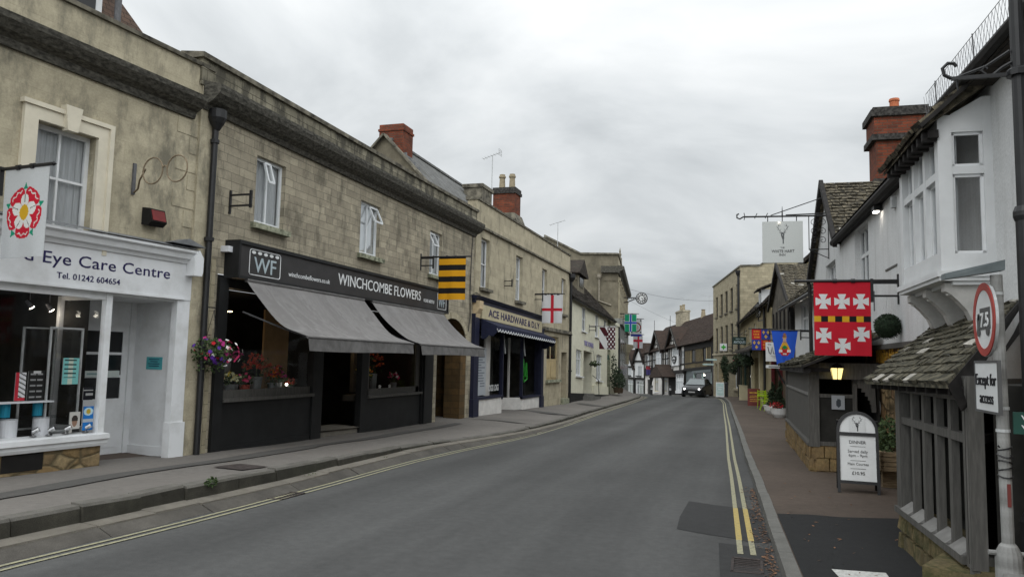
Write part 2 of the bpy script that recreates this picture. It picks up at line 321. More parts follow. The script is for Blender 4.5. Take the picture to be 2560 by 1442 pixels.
def paint_mat(name, col, worn):
    m, nt, b, uv = newmat(name); b.inputs['Roughness'].default_value = .8
    c = mix(nt, ramp(nt, noise(nt, uv, 22, 6, .75), .46, .62, (0, 0, 0, 1), (worn,)*3+(1,)), lin(col), (.12, .12, .105, 1))
    nt.links.new(c, b.inputs['Base Color']); return m
paint_mat('line_faded', (.33, .31, .195), .75); paint_mat('line_yellow', (.44, .33, .10), .45); paint_mat('line_white', (.55, .55, .52), .5)

# ------------------------------------------------------------------ frames and mesh building
class Fr:
    """facade frame: u runs along the facade away from the camera, o outward to the street, z up"""
    def __init__(s, x, y, deg, side, shear=0.0, z0=0.0):
        a = R(deg); s.x, s.y, s.k, s.z0 = x, y, shear, z0
        s.D = (math.sin(a), math.cos(a)); f = 1 if side == 'L' else -1
        s.n = (math.cos(a)*f, -math.sin(a)*f); s.side = side
    def __call__(s, u, o, z):
        return Vector((s.x+u*s.D[0]+o*s.n[0], s.y+u*s.D[1]+o*s.n[1], s.z0+z+s.k*u))
class World:
    side = 'L'
    def __call__(s, u, o, z): return Vector((u, o, z))
WF = World()
class Loc:
    """local frame at a point, x turned by rz about z"""
    side = 'L'
    def __init__(s, x, y, z, rz=0, k=1.0): s.p = Vector((x, y, z+1.7*(1-k))); s.c, s.s, s.k = math.cos(rz), math.sin(rz), k
    def __call__(s, u, o, z): return s.p + Vector((u*s.c-o*s.s, u*s.s+o*s.c, z))*s.k
BASE = {}
class MB:
    def __init__(s, fr=WF): s.fr, s.v, s.f, s.m = fr, [], [], []; s.cur = 0; s.cols = None
    def P(s, u, o, z): s.v.append(Vector((u, o, z))); return len(s.v)-1
    def F(s, idx): s.f.append(list(idx)); s.m.append(s.cur)
    def poly(s, pts): s.F([s.P(*p) for p in pts])
    def box(s, u0, u1, o0, o1, z0, z1):
        i = [s.P(*p) for p in ((u0,o0,z0),(u1,o0,z0),(u1,o1,z0),(u0,o1,z0),(u0,o0,z1),(u1,o0,z1),(u1,o1,z1),(u0,o1,z1))]
        for q in ((0,3,2,1),(4,5,6,7),(0,1,5,4),(1,2,6,5),(2,3,7,6),(3,0,4,7)): s.F([i[k] for k in q])
        return s
    def hexa(s, p):     # eight points, bottom ring then top ring
        i = [s.P(*q) for q in p]
        for q in ((0,3,2,1),(4,5,6,7),(0,1,5,4),(1,2,6,5),(2,3,7,6),(3,0,4,7)): s.F([i[k] for k in q])
        return s
    def prism(s, pts, axis, a, b):
        """closed outline extruded along an axis: axis 'o' -> pts are (u,z); 'u' -> (o,z); 'z' -> (u,o)"""
        def mk(p, t): return {'o': (p[0], t, p[1]), 'u': (t, p[0], p[1]), 'z': (p[0], p[1], t)}[axis]
        A = [s.P(*mk(p, a)) for p in pts]; B = [s.P(*mk(p, b)) for p in pts]
        s.F(A); s.F(B[::-1]); n = len(pts)
        for k in range(n): s.F([A[k], A[(k+1) % n], B[(k+1) % n], B[k]])
        return s
    def beam(s, a, b, w, d):
        """rectangular bar between two points"""
        a, b = Vector(a), Vector(b); t = (b-a).normalized()
        x = t.cross(Vector((0, 1, 0))); x = x.normalized() if x.length > .1 else Vector((1, 0, 0)); y = t.cross(x).normalized()
        c = [(-w/2, -d/2), (w/2, -d/2), (w/2, d/2), (-w/2, d/2)]
        return s.hexa([a+x*i+y*j for i, j in c] + [b+x*i+y*j for i, j in c])
    def tube(s, pts, r, n=6, cap=True):
        pts = [Vector(p) for p in pts]; rings = []
        prev = None
        for i, p in enumerate(pts):
            t = (pts[min(i+1, len(pts)-1)]-pts[max(i-1, 0)]).normalized()
            x = t.cross(Vector((0, 0, 1))) if prev is None else prev - t*prev.dot(t)
            if x.length < .05: x = t.cross(Vector((1, 0, 0)))
            x.normalize(); prev = x; y = t.cross(x)
            rr = r[i] if isinstance(r, (list, tuple)) else r
            rings.append([s.P(*(p + x*rr*math.cos(6.2832*k/n) + y*rr*math.sin(6.2832*k/n))) for k in range(n)])
        for a, b in zip(rings, rings[1:]):
            for k in range(n): s.F([a[k], a[(k+1) % n], b[(k+1) % n], b[k]])
        if cap: s.F(rings[0][::-1]); s.F(rings[-1])
        return s
    def lathe(s, prof, c=(0, 0, 0), n=16, a0=0, a1=6.28319):
        full = abs(a1-a0) > 6.28; rings = []
        for r, z in prof:
            rings.append([s.P(c[0]+r*math.cos(a0+(a1-a0)*k/n), c[1]+r*math.sin(a0+(a1-a0)*k/n), c[2]+z) for k in range(n if full else n+1)])
        for a, b in zip(rings, rings[1:]):
            m = len(a)
            for k in range(m if full else m-1): s.F([a[k], a[(k+1) % m], b[(k+1) % m], b[k]])
        if full: s.F(rings[0][::-1]); s.F(rings[-1])
        return s
    def disc(s, c, ax, ay, th, n=24, nrm=None, ring=None):
        """round plate: centre c, in-plane axes ax, ay (vectors with length = radius), thickness along nrm"""
        c, ax, ay, nrm = Vector(c), Vector(ax), Vector(ay), Vector(nrm)
        k0 = [c+ax*math.cos(6.2832*k/n)+ay*math.sin(6.2832*k/n) for k in range(n)]
        if ring is None:
            A = [s.P(*p) for p in k0]; B = [s.P(*(p+nrm*th)) for p in k0]; s.F(A[::-1]); s.F(B)
            for k in range(n): s.F([A[k], A[(k+1) % n], B[(k+1) % n], B[k]])
        else:
            k1 = [c+(p-c)*ring for p in k0]; q = [[s.P(*(p+nrm*t)) for p in kk] for kk, t in ((k0, 0), (k0, th), (k1, th), (k1, 0))]
            for A, B in zip(q, q[1:]+q[:1]):
                for k in range(n): s.F([A[k], A[(k+1) % n], B[(k+1) % n], B[k]])
        return s
    def grid(s, fn, nu, nv, colf=None):
        """sheet with two faces: fn(i/nu, j/nv) -> local point; colf(u,v) -> linear rgb per cell"""
        base = [[s.P(*fn(i/nu, j/nv)) for i in range(nu+1)] for j in range(nv+1)]
        if colf and s.cols is None: s.cols = {}
        for j in range(nv):
            for i in range(nu):
                if colf: s.cols[len(s.f)] = colf((i+.5)/nu, (j+.5)/nv)
                s.F([base[j][i], base[j][i+1], base[j+1][i+1], base[j+1][i]])
        return s
    def wall(s, u0, u1, z0, z1, o, holes=(), rev=.15, back=None):
        """wall face at depth o with rectangular openings (u0,u1,z0,z1[,reveal])"""
        us = sorted({u0, u1, *[h[0] for h in holes], *[h[1] for h in holes]}); us = [u for u in us if u0 <= u <= u1]
        zs = sorted({z0, z1, *[h[2] for h in holes], *[h[3] for h in holes]}); zs = [z for z in zs if z0 <= z <= z1]
        for a, b in zip(us, us[1:]):
            for c, d in zip(zs, zs[1:]):
                mu, mz = (a+b)/2, (c+d)/2
                if any(h[0] < mu < h[1] and h[2] < mz < h[3] for h in holes): continue
                s.poly([(a, o, c), (b, o, c), (b, o, d), (a, o, d)])
        for h in holes:
            r = h[4] if len(h) > 4 else rev; a, b, c, d = h[:4]
            for p in (((a, c), (a, d)), ((b, c), (b, d)), ((a, c), (b, c)), ((a, d), (b, d))):
                s.poly([(p[0][0], o, p[0][1]), (p[1][0], o, p[1][1]), (p[1][0], o-r, p[1][1]), (p[0][0], o-r, p[0][1])])
        return s
    def shell(s, u0, u1, o0, o1, z0, z1, skip=''):
        """room seen from inside: faces named n(near u) f(far u) b(back o0) d(floor) t(ceiling)"""
        q = {'n': [(u0,o0,z0),(u0,o1,z0),(u0,o1,z1),(u0,o0,z1)], 'f': [(u1,o0,z0),(u1,o1,z0),(u1,o1,z1),(u1,o0,z1)],
             'b': [(u0,o0,z0),(u1,o0,z0),(u1,o0,z1),(u0,o0,z1)], 'd': [(u0,o0,z0),(u1,o0,z0),(u1,o1,z0),(u0,o1,z0)], 't': [(u0,o0,z1),(u1,o0,z1),(u1,o1,z1),(u0,o1,z1)]}
        for k, v in q.items():
            if k not in skip: s.poly(v)
        return s
    def stones(s, u0, u1, z0, z1, o, rows, w, rg, depth=.12):
        """roughly squared stones laid in courses, each with its own face"""
        hs = [rg.uniform(.8, 1.25) for _ in range(rows)]; tot = sum(hs); z = z0
        for h in hs:
            h = h/tot*(z1-z0); u = u0-rg.uniform(0, w*.4)
            while u < u1:
                ww = w*rg.uniform(.55, 1.5); a, b = max(u, u0)+.006, min(u+ww, u1)-.006; u += ww
                if b-a < .03: continue
                k = [rg.uniform(-.016, .012) for _ in range(4)]; j = [rg.uniform(0, .012) for _ in range(4)]; i = .014
                za, zb = z+.005, z+h-.005
                s.hexa([(a, o-depth, za), (b, o-depth, za), (b-i-j[0], o+k[0], za+i+j[1]*.5), (a+i+j[1], o+k[1], za+i), (a, o-depth, zb), (b, o-depth, zb), (b-i, o+k[2], zb-i-j[2]), (a+i+j[3]*.5, o+k[3], zb-i)])
            z += h
        return s
    def leaves(s, c, rad, n, size, rg, flat=.0, hollow=.35):
        for _ in range(n):
            while True:
                d = Vector((rg.uniform(-1, 1), rg.uniform(-1, 1), rg.uniform(-1, 1)))
                if hollow < d.length < 1: break
            p = Vector(c) + Vector((d.x*rad[0], d.y*rad[1], d.z*rad[2]))
            a = Vector((rg.gauss(0, 1), rg.gauss(0, 1), rg.gauss(0, 1)*(1-flat))).normalized(); b = a.orthogonal().normalized()
            z = size*rg.uniform(.6, 1.3)
            s.poly([p-a*z*.5, p+b*z*.28, p+a*z*.5, p-b*z*.28])
        return s
    def tiles(s, e0, e1, r0, r1, rows, w, rg, th=.03, jit=.012, pale=None):
        """stone slates laid in courses from the eave (e0-e1) up to the ridge (r0-r1)"""
        e0, e1, r0, r1 = map(Vector, (e0, e1, r0, r1))
        nrm = (e1-e0).cross(r0-e0).normalized()
        if nrm.z < 0: nrm = -nrm
        for j in range(rows):
            ta, tb = j/rows, min(1.0, (j+1.35)/rows); L0 = (e1-e0).length; x = -rg.uniform(0, w*.6)
            while x < L0:
                ww = w*rg.uniform(.65, 1.35); a, b = max(0, x)/L0, min(1, (x+ww-.012)/L0); x += ww
                if b <= a: continue
                def pt(u, t, h): return e0.lerp(e1, u).lerp(r0.lerp(r1, u), t) + nrm*h
                k = rg.uniform(-jit, jit); dt = rg.uniform(-.02, .02)/ (r0-e0).length; h0 = th*1.35+rg.uniform(0, jit)
                if pale is not None: s.cur = 1 if rg.random() < pale else 0
                s.hexa([pt(a, ta+dt, k), pt(b, ta+dt, k), pt(b, tb, -.01), pt(a, tb, -.01), pt(a, ta+dt, h0+k), pt(b, ta+dt, h0-k), pt(b, tb, th*.5), pt(a, tb, th*.5)])
        s.cur = 0
        return s
    def build(s, name, mat, parent=None, smooth=False, each=False, uvs=1.0):
        if each:      # every separate piece becomes a part of its own
            root = list(range(len(s.v)))
            def find(i):
                while root[i] != i: root[i] = root[root[i]]; i = root[i]
                return i
            for f in s.f:
                for i in f[1:]: root[find(i)] = find(f[0])
            grp = {}
            for k, f in enumerate(s.f): grp.setdefault(find(f[0]), []).append(k)
            out = None
            for ks in grp.values():
                q = MB(s.fr); mp = {}
                for k in ks:
                    q.cur = s.m[k]; q.F([mp[i] if i in mp else mp.setdefault(i, q.P(*s.v[i])) for i in s.f[k]])
                o_ = q.build(name, mat, parent, smooth); out = out or o_
            return out
        me = bpy.data.meshes.new(name)
        base = Vector(BASE[parent.name]) if parent is not None else Vector((0, 0, 0))
        own = base
        if parent is None and s.v:
            ww = [s.fr(*p) for p in s.v]; xs, ys, zs = zip(*[(q.x, q.y, q.z) for q in ww])
            own = Vector(((min(xs)+max(xs))/2, (min(ys)+max(ys))/2, min(zs)))
        me.from_pydata([s.fr(*p)-own for p in s.v], [], s.f)
        ul = me.uv_layers.new(name='UVMap'); buf = []
        for f in s.f:
            P = [s.v[i] for i in f]; n = Vector((0, 0, 0))
            for a, b in zip(P, P[1:]+P[:1]): n += Vector(((a.y-b.y)*(a.z+b.z), (a.z-b.z)*(a.x+b.x), (a.x-b.x)*(a.y+b.y)))
            if n.length > 1e-12: n.normalize()
            if abs(n.z) > .95: t, bb = Vector((1, 0, 0)), Vector((0, 1, 0))
            else:
                t = Vector((-n.y, n.x, 0)).normalized()
                if (abs(t.x) > .5 and t.x < 0) or (abs(t.x) <= .5 and t.y < 0): t = -t
                bb = n.cross(t)
                if bb.z < 0: bb = -bb
            for p in P: buf += [p.dot(t)*uvs, p.dot(bb)*uvs]
        ul.data.foreach_set('uv', buf)
        mats = mat if isinstance(mat, (list, tuple)) else [mat]
        for m in mats: me.materials.append(MATS[m])
        if any(s.m): me.polygons.foreach_set('material_index', s.m)
        if s.cols is not None:
            ca = me.color_attributes.new('print', 'FLOAT_COLOR', 'CORNER'); cb = []
            for k, f in enumerate(s.f): cb += list(lin(s.cols.get(k, (.5, .5, .5))))*len(f)
            ca.data.foreach_set('color', cb)
        if len(s.f) < 60000 and s.cols is None:
            bm = bmesh.new(); bm.from_mesh(me); bmesh.ops.recalc_face_normals(bm, faces=bm.faces); bm.to_mesh(me); bm.free()
        if smooth: me.polygons.foreach_set('use_smooth', [True]*len(me.polygons))
        me.update()
        ob = bpy.data.objects.new(name, me); C.objects.link(ob)
        if parent is not None: ob.parent = parent
        else: ob.location = own
        BASE[ob.name] = own
        return ob
def tag(o, label, cat, group=None, kind=None):
    o['label'] = label; o['category'] = cat
    if group: o['group'] = group
    if kind: o['kind'] = kind
    return o
def thing(name, label, cat, loc, group=None):
    o = bpy.data.objects.new(name, None); C.objects.link(o); o.location = loc; o.empty_display_size = .2
    BASE[o.name] = Vector(loc); return tag(o, label, cat, group)
def structure(o): o['kind'] = 'structure'; return o
def dup(root, loc, label=None):
    r = root.copy(); C.objects.link(r); r.location = loc
    if label: r['label'] = label
    for ch in list(root.children):
        c = ch.copy(); C.objects.link(c); c.parent = r
        for g in list(ch.children):
            d = g.copy(); C.objects.link(d); d.parent = c
    return r
_fcache = {}
def text_mesh(body, spacing=1.0, bold=0.0, ext=.5):
    cu = bpy.data.curves.new('t', 'FONT'); cu.body = body; cu.size = 1; cu.extrude = ext; cu.space_character = spacing; cu.offset = bold
    cu.resolution_u = 3; ob = bpy.data.objects.new('t', cu); C.objects.link(ob)
    dg = bpy.context.evaluated_depsgraph_get(); me = bpy.data.meshes.new_from_object(ob.evaluated_get(dg))
    v = [tuple(x.co) for x in me.vertices]; f = [tuple(p.vertices) for p in me.polygons]
    bpy.data.objects.remove(ob); bpy.data.curves.remove(cu); bpy.data.meshes.remove(me)
    return v, f
def text(mb, body, P, ex, ez, width, height, th=.006, bold=0.0, spacing=1.0, italic=0.0):
    """raised lettering added to mb: P lower-left corner, ex/ez unit vectors along and up the sign (local)"""
    v, f = text_mesh(body, spacing, bold)
    xs = [a[0] for a in v]; ys = [a[1] for a in v]
    x0, x1 = min(xs), max(xs); H = .73
    P, ex, ez = Vector(P), Vector(ex), Vector(ez); en = ex.cross(ez).normalized()
    b = len(mb.v)
    for a in v:
        px = (a[0]-x0)/(x1-x0)*width + italic*a[1]/H*height
        p = P + ex*px + ez*(a[1]/H*height) + en*(a[2]*2*th)
        mb.v.append(p)
    for q in f: mb.F([b+i for i in q])
    return mb

def window(parent, fr, u0, u1, z0, z1, o, cols=2, rows=2, fw=.05, bar=.03, mat='white_paint', curtain=True, split=None, name='window', glassm='pane_glass', back='interior_dark', deep=.6, sill=None, mid=True):
    """window set at depth o inside an opening; pane, net curtain, dark room and sill are its sub-parts"""
    m = MB(fr); t = .05
    for b in ((u0, u0+fw, z0, z1), (u1-fw, u1, z0, z1), (u0+fw, u1-fw, z0, z0+fw), (u0+fw, u1-fw, z1-fw, z1)): m.box(b[0], b[1], o-t, o, b[2], b[3])
    for k in range(1, cols):
        u = u0+(u1-u0)*k/cols; m.box(u-bar/2, u+bar/2, o-t*.8, o-.006, z0+fw, z1-fw)
    zs = split if split else [z0+(z1-z0)*k/rows for k in range(1, rows)]
    for z in zs: m.box(u0+fw, u1-fw, o-t*.75, o-.010, z-bar*.6, z+bar*.6)
    w = m.build(name, mat, parent)
    g = MB(fr); g.poly([(u0+fw*.5, o-t*.6, z0+fw*.5), (u1-fw*.5, o-t*.6, z0+fw*.5), (u1-fw*.5, o-t*.6, z1-fw*.5), (u0+fw*.5, o-t*.6, z1-fw*.5)]); g.build('pane', glassm, w)
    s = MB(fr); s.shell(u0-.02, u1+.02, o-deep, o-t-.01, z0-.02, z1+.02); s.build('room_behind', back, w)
    if curtain:
        c = MB(fr); n = 26; a0, a1 = (u0+fw*.6, u1+.015) if curtain is True else (curtain[0]-.05, u1+.015)
        def wv(i): return o-.085 + .014*math.sin(i*1.9) + .010*math.sin(i*.77+u0)
        for k in range(n):
            ua, ub = a0+(a1-a0)*k/n, a0+(a1-a0)*(k+1)/n
            c.poly([(ua, wv(k), z0+.02), (ub, wv(k+1), z0+.02), (ub, wv(k+1), z1-.02), (ua, wv(k), z1-.02)])
        c.build('curtain', 'curtain_net', w)
    if sill:
        q = MB(fr); q.prism([(o-.05, z0-.002), (sill[0], z0-.03), (sill[0], z0-.03-sill[1]), (o-.05, z0-.03-sill[1])], 'u', u0-.1, u1+.1); q.build('sill', sill[2] if len(sill) > 2 else 'sill_stone', w)
    return w
def gz(y):
    """fall of the street"""
    return -.014*y - .025*max(0, y-63)
# ================================================================== ground, road, pavements
KERB_L = [(-8, -6.45), (0, -6.38), (5, -6.3), (9, -6.22), (12, -6.35), (14, -6.42), (16, -6.25), (18, -6.02), (20, -5.92), (24, -5.98), (28, -6.15), (33, -6.4), (39, -6.62), (45, -6.85), (51, -7.15), (55, -7.35), (58, -7.7), (60.5, -8.3), (62.5, -9.3), (64, -11.2), (65, -14), (66, -22)]
KERB_R = [(-8, .55), (0, .42), (6.7, .28), (13.7, .04), (16.7, -.08), (27, -.40), (37.7, -.78), (50, -1.18), (56, -1.5), (59, -1.72), (61, -2.0), (62.6, -2.5), (63.8, -3.3), (66, -4.2), (72, -5.2), (80, -6.0), (92, -10.2), (110, -18.5)]
def interp(tab, y):
    for (a, p), (b, q) in zip(tab, tab[1:]):
        if a <= y <= b: return p+(q-p)*(y-a)/(b-a)
    return tab[0][1] if y < tab[0][0] else tab[-1][1]
def smooth_tab(tab, n):
    ys = [tab[0][0]+(tab[-1][0]-tab[0][0])*k/n for k in range(n+1)]
    return ys
m = MB()
ys = [-40, -8, 0, 20, 40, 55, 63, 70, 80, 90, 100, 115, 140, 200, 400]
for a, b in zip(ys, ys[1:]):
    m.poly([(-300, a, gz(a)-.35), (300, a, gz(a)-.35), (300, b, gz(b)-.35), (-300, b, gz(b)-.35)])
structure(m.build('ground', 'field'))
m = MB()
yr = [-8, 0]+[k*1.5 for k in range(2, 40)]+[60, 61, 62, 63, 64, 66, 69, 72, 76, 80, 85, 90, 95, 100, 110, 125]
for a, b in zip(yr, yr[1:]):
    la = interp(KERB_L, a)+.25 if a < 62 else -26; lb = interp(KERB_L, b)+.25 if b < 62 else -26
    m.poly([(la, a, gz(a)), (interp(KERB_R, a)+.05, a, gz(a)), (interp(KERB_R, b)+.05, b, gz(b)), (lb, b, gz(b))])
structure(m.build('road', 'tarmac'))
# left side: kerb, sloping gutter stones, pavement
def hk(y): return .27 if y < 9 else max(.12, .27-.018*(y-9))
def hw(y): return .2 if y < 37 else min(.5, .2+.022*(y-37))
def wallx(y):
    if y < 10.42: return -8.6+(y-10.42)*.0963
    return -8.6
yk = [-8, -4, -2, 0]+[.5*k_ for k_ in range(1, 48)]+[24, 27, 30, 33, 36, 39, 42, 45, 48, 51, 54, 56, 58, 59.5, 60.5, 61.5, 62.5, 63.3, 64]
m, kb, gu = MB(), MB(), MB()
rk = random.Random(3)
NS = 6
for a, b in zip(yk, yk[1:]):
    def row(y):
        k = interp(KERB_L, y)-.14; w_ = min(wallx(y)-.9, k-.4); zk, zw = gz(y)+hk(y), gz(y)+hw(y)
        return [(k+(w_-k)*i/NS, y, zk+(zw-zk)*i/NS+.012*math.sin(y*1.3+i*1.7)*(0 < i)) for i in range(NS+1)]
    A, B = row(a), row(b)
    for i in range(NS): m.poly([A[i], A[i+1], B[i+1], B[i]])
y = -8.0; kt, ge = MB(), MB()
while y < 62:
    l = rk.uniform(.55, 1.15) if y < 30 else 2.0; y2 = min(64, y+l); j = rk.uniform(-.022, .022); j2 = j+rk.uniform(-.012, .012)
    if y < 60.5:
        ka, kb_ = interp(KERB_L, y)+j, interp(KERB_L, y2)+j2; t1, t2 = rk.uniform(-.012, .012), rk.uniform(-.012, .012); za, zb = gz(y)+hk(y)+t1, gz(y2)+hk(y2)+t2; g_ = rk.uniform(.006, .02)
        kb.hexa([(ka-.16, y, za-.5), (ka+.03, y, za-.5), (kb_+.03, y2-g_, zb-.5), (kb_-.16, y2-g_, zb-.5), (ka-.16, y, za-.012), (ka+rk.uniform(-.012, .008), y, za-.022), (kb_+rk.uniform(-.012, .008), y2-g_, zb-.022), (kb_-.16, y2-g_, zb-.012)])
        kt.hexa([(ka-.16, y, za-.012), (ka-.008, y, za-.022), (kb_-.008, y2-g_, zb-.022), (kb_-.16, y2-g_, zb-.012), (ka-.16, y, za+.014), (ka-.022, y, za+.006), (kb_-.022, y2-g_, zb+.006), (kb_-.16, y2-g_, zb+.014)])
        gb = .085*max(0, min(1, (26-y)/10)); gb2 = .085*max(0, min(1, (26-y2)/10)); gj = rk.uniform(0, .008)
        gu.hexa([(ka, y, za-.6), (ka+.24, y, gz(y)-.2), (kb_+.24, y2-.01, gz(y2)-.2), (kb_, y2-.01, zb-.6),
                 (ka, y, gz(y)+gb+.02+gj), (ka+.215, y, gz(y)+gb*.9+.016+gj), (kb_+.215, y2-.01, gz(y2)+gb2*.9+.016+gj), (kb_, y2-.01, gz(y2)+gb2+.02+gj)])
        ge.hexa([(ka+.215, y, gz(y)-.2), (ka+.40, y, gz(y)-.2), (kb_+.40, y2-.004, gz(y2)-.2), (kb_+.215, y2-.004, gz(y2)-.2),
                 (ka+.215, y, gz(y)+gb*.8+.012), (ka+.385, y, gz(y)+.003), (kb_+.385, y2-.004, gz(y2)+.003), (kb_+.215, y2-.004, gz(y2)+gb2*.8+.012)])
    y = y2
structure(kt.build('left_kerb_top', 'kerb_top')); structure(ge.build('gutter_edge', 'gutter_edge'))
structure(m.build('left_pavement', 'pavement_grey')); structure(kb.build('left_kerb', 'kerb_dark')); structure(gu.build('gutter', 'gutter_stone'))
# darker repaired strip along the left pavement
m = MB()
def pavz(x, y):
    k = interp(KERB_L, y)-.14; w_ = min(wallx(y)-.9, k-.4); t = (x-k)/(w_-k)*NS; i = int(max(0, min(NS-1, t))); f = t-i
    zk, zw = gz(y)+hk(y), gz(y)+hw(y)
    def zz(i): return zk+(zw-zk)*i/NS+.012*math.sin(y*1.3+i*1.7)*(0 < i)
    return zz(i)*(1-f)+zz(i+1)*f
def strip(m, pts, wd, dz=.014):
    for (x0, y0), (x1, y1) in zip(pts, pts[1:]):
        m.poly([(x0-wd/2, y0, pavz(x0-wd/2, y0)+dz), (x0+wd/2, y0, pavz(x0+wd/2, y0)+dz), (x1+wd/2, y1, pavz(x1+wd/2, y1)+dz), (x1-wd/2, y1, pavz(x1-wd/2, y1)+dz)])
strip(m, [(-7.30+.02*math.sin(k)-.012*k, -4+k*.5) for k in range(0, 34)], .34)
strip(m, [(-7.72-.01*k, 12.5+k*.5) for k in range(0, 17)], .24)
for yy in (22.6, 29.0, 37.6): strip(m, [(-8.3+.3*k, yy-.05*k*k*.2) for k in range(0, 7)], .9) if yy < 25 else strip(m, [(-8.2+.25*k, yy-.8*k*.3) for k in range(0, 7)], 1.1)
structure(m.build('pavement_repair_strip', 'pavement_band'))
m = MB(); m.poly([(-7.06, 8.97, pavz(-7.06, 8.97)+.016), (-6.5, 8.87, pavz(-6.5, 8.87)+.016), (-6.42, 9.36, pavz(-6.42, 9.36)+.016), (-6.98, 9.46, pavz(-6.98, 9.46)+.016)])
tag(m.build('access_cover', 'cover_iron'), 'rusty brown metal access cover set in the left pavement by the kerb', 'access cover')
# right side
m, kb = MB(), MB()
yk2 = [-8, -4, 0, 3, 5, 6.7, 8, 9.8, 11.5, 13.7, 16.7, 20, 24, 27, 32, 37.7, 44, 50, 54, 57, 59, 61, 62.6, 63.8, 66, 69, 72, 80, 92, 110]
for a, b in zip(yk2, yk2[1:]):
    ka, kb_ = interp(KERB_R, a), interp(KERB_R, b)
    for i in range(4):
        wa, wb = 5.5, 5.5
        m.poly([(ka+.12+(wa-.12)*i/4, a, gz(a)+.1+.012*i), (ka+.12+(wa-.12)*(i+1)/4, a, gz(a)+.1+.012*(i+1)), (kb_+.12+(wb-.12)*(i+1)/4, b, gz(b)+.1+.012*(i+1)), (kb_+.12+(wb-.12)*i/4, b, gz(b)+.1+.012*i)])
y = -8.0
while y < 108:
    y2 = min(110, y+(.92 if y < 40 else 2.0)); j = rk.uniform(-.006, .006)
    ka, kb_ = interp(KERB_R, y)+j, interp(KERB_R, y2)+j
    kb.hexa([(ka, y, gz(y)-.3), (ka+.13, y, gz(y)-.3), (kb_+.13, y2-.008, gz(y2)-.3), (kb_, y2-.008, gz(y2)-.3),
             (ka+.01, y, gz(y)+.105), (ka+.13, y, gz(y)+.112), (kb_+.13, y2-.008, gz(y2)+.112), (kb_+.01, y2-.008, gz(y2)+.105)]); y = y2
structure(m.build('right_pavement', 'pavement_brown')); structure(kb.build('right_kerb', 'kerb_grey'))
def rz(x, y, d=.006): return gz(y)+.1+.048*(x-interp(KERB_R, y)-.12)/5.38+d
m = MB(); R9 = [(-8, .56), (0, .43), (3, .37), (5, .33), (6.7, .29), (8, .25), (9.75, .20)]
for (a, p), (b, q) in zip(R9, R9[1:]):
    for i in range(6):
        f = lambda y, p_, i_: interp(KERB_R, y)+.14+(2.1)*i_/6
        yb = lambda i_: b if b < 9.7 else 9.72+.05*i_+.05*math.sin(i_*2.1)
        m.poly([(f(a, p, i), a, rz(f(a, p, i), a)), (f(a, p, i+1), a, rz(f(a, p, i+1), a)), (f(b, q, i+1), yb(i+1), rz(f(b, q, i+1), yb(i+1))), (f(b, q, i), yb(i), rz(f(b, q, i), yb(i)))])
structure(m.build('pavement_patch', 'tarmac_black'))
m = MB(); q = [(.66, 7.1), (1.08, 7.13), (1.08, 6.6), (.72, 6.6)]; m.poly([(x, y, rz(x, y, .012)) for x, y in q])
structure(m.build('white_paint_mark', 'line_white'))
m = MB()
for q in ([(-.78, 10.82), (-.46, 10.66), (-.14, 10.58), (.10, 10.55), (.22, 8.55), (.0, 8.45), (-.09, 8.56), (-.42, 8.66), (-.77, 8.83), (-.80, 9.6)],
          [(-.30, 8.3), (.2, 8.2), (.22, 6.9), (-.24, 6.9)]):
    m.poly([(x, y, gz(y)+.004) for x, y in q][::-1])
structure(m.build('road_patch', 'tarmac_dark'))
# double yellow lines
def ribbon(mb, tab, off, wd, ya, yb_, step=1.0, dz=.0085):
    y = ya
    while y < yb_-1e-6:
        y2 = min(yb_, y+step); x, x2 = interp(tab, y)+off, interp(tab, y2)+off
        mb.poly([(x, y, gz(y)+dz), (x+wd, y, gz(y)+dz), (x2+wd, y2, gz(y2)+dz), (x2, y2, gz(y2)+dz)]); y = y2
YL = [(-8, -5.95), (0, -5.92), (5, -5.87), (6.5, -5.80), (8, -5.80), (9.6, -5.82), (12.7, -5.93), (15, -5.86), (17.7, -5.66), (20, -5.58), (24, -5.66), (33, -6.1), (45, -6.6), (51, -6.9), (57, -7.25), (59.5, -7.8), (61, -8.5), (62.5, -10), (63.3, -12)]
m = MB(); ribbon(m, YL, 0, .045, -8, 63); ribbon(m, YL, .12, .045, -8, 63)
YR = [(y, x-.35) for y, x in KERB_R]
ribbon(m, YR, 0, .055, -8, 6.9); ribbon(m, YR, .12, .055, -8, 6.9); ribbon(m, YR, 0, .055, 7.85, 8.5); ribbon(m, YR, .12, .055, 7.85, 8.5)
ribbon(m, YR, 0, .055, 10.5, 62); ribbon(m, YR, .12, .055, 10.5, 62)
structure(m.build('double_yellow_lines', 'line_faded'))
m = MB(); ribbon(m, YR, 0, .06, 8.5, 10.5); ribbon(m, YR, .12, .06, 8.5, 10.5)
structure(m.build('fresh_yellow_lines', 'line_yellow'))
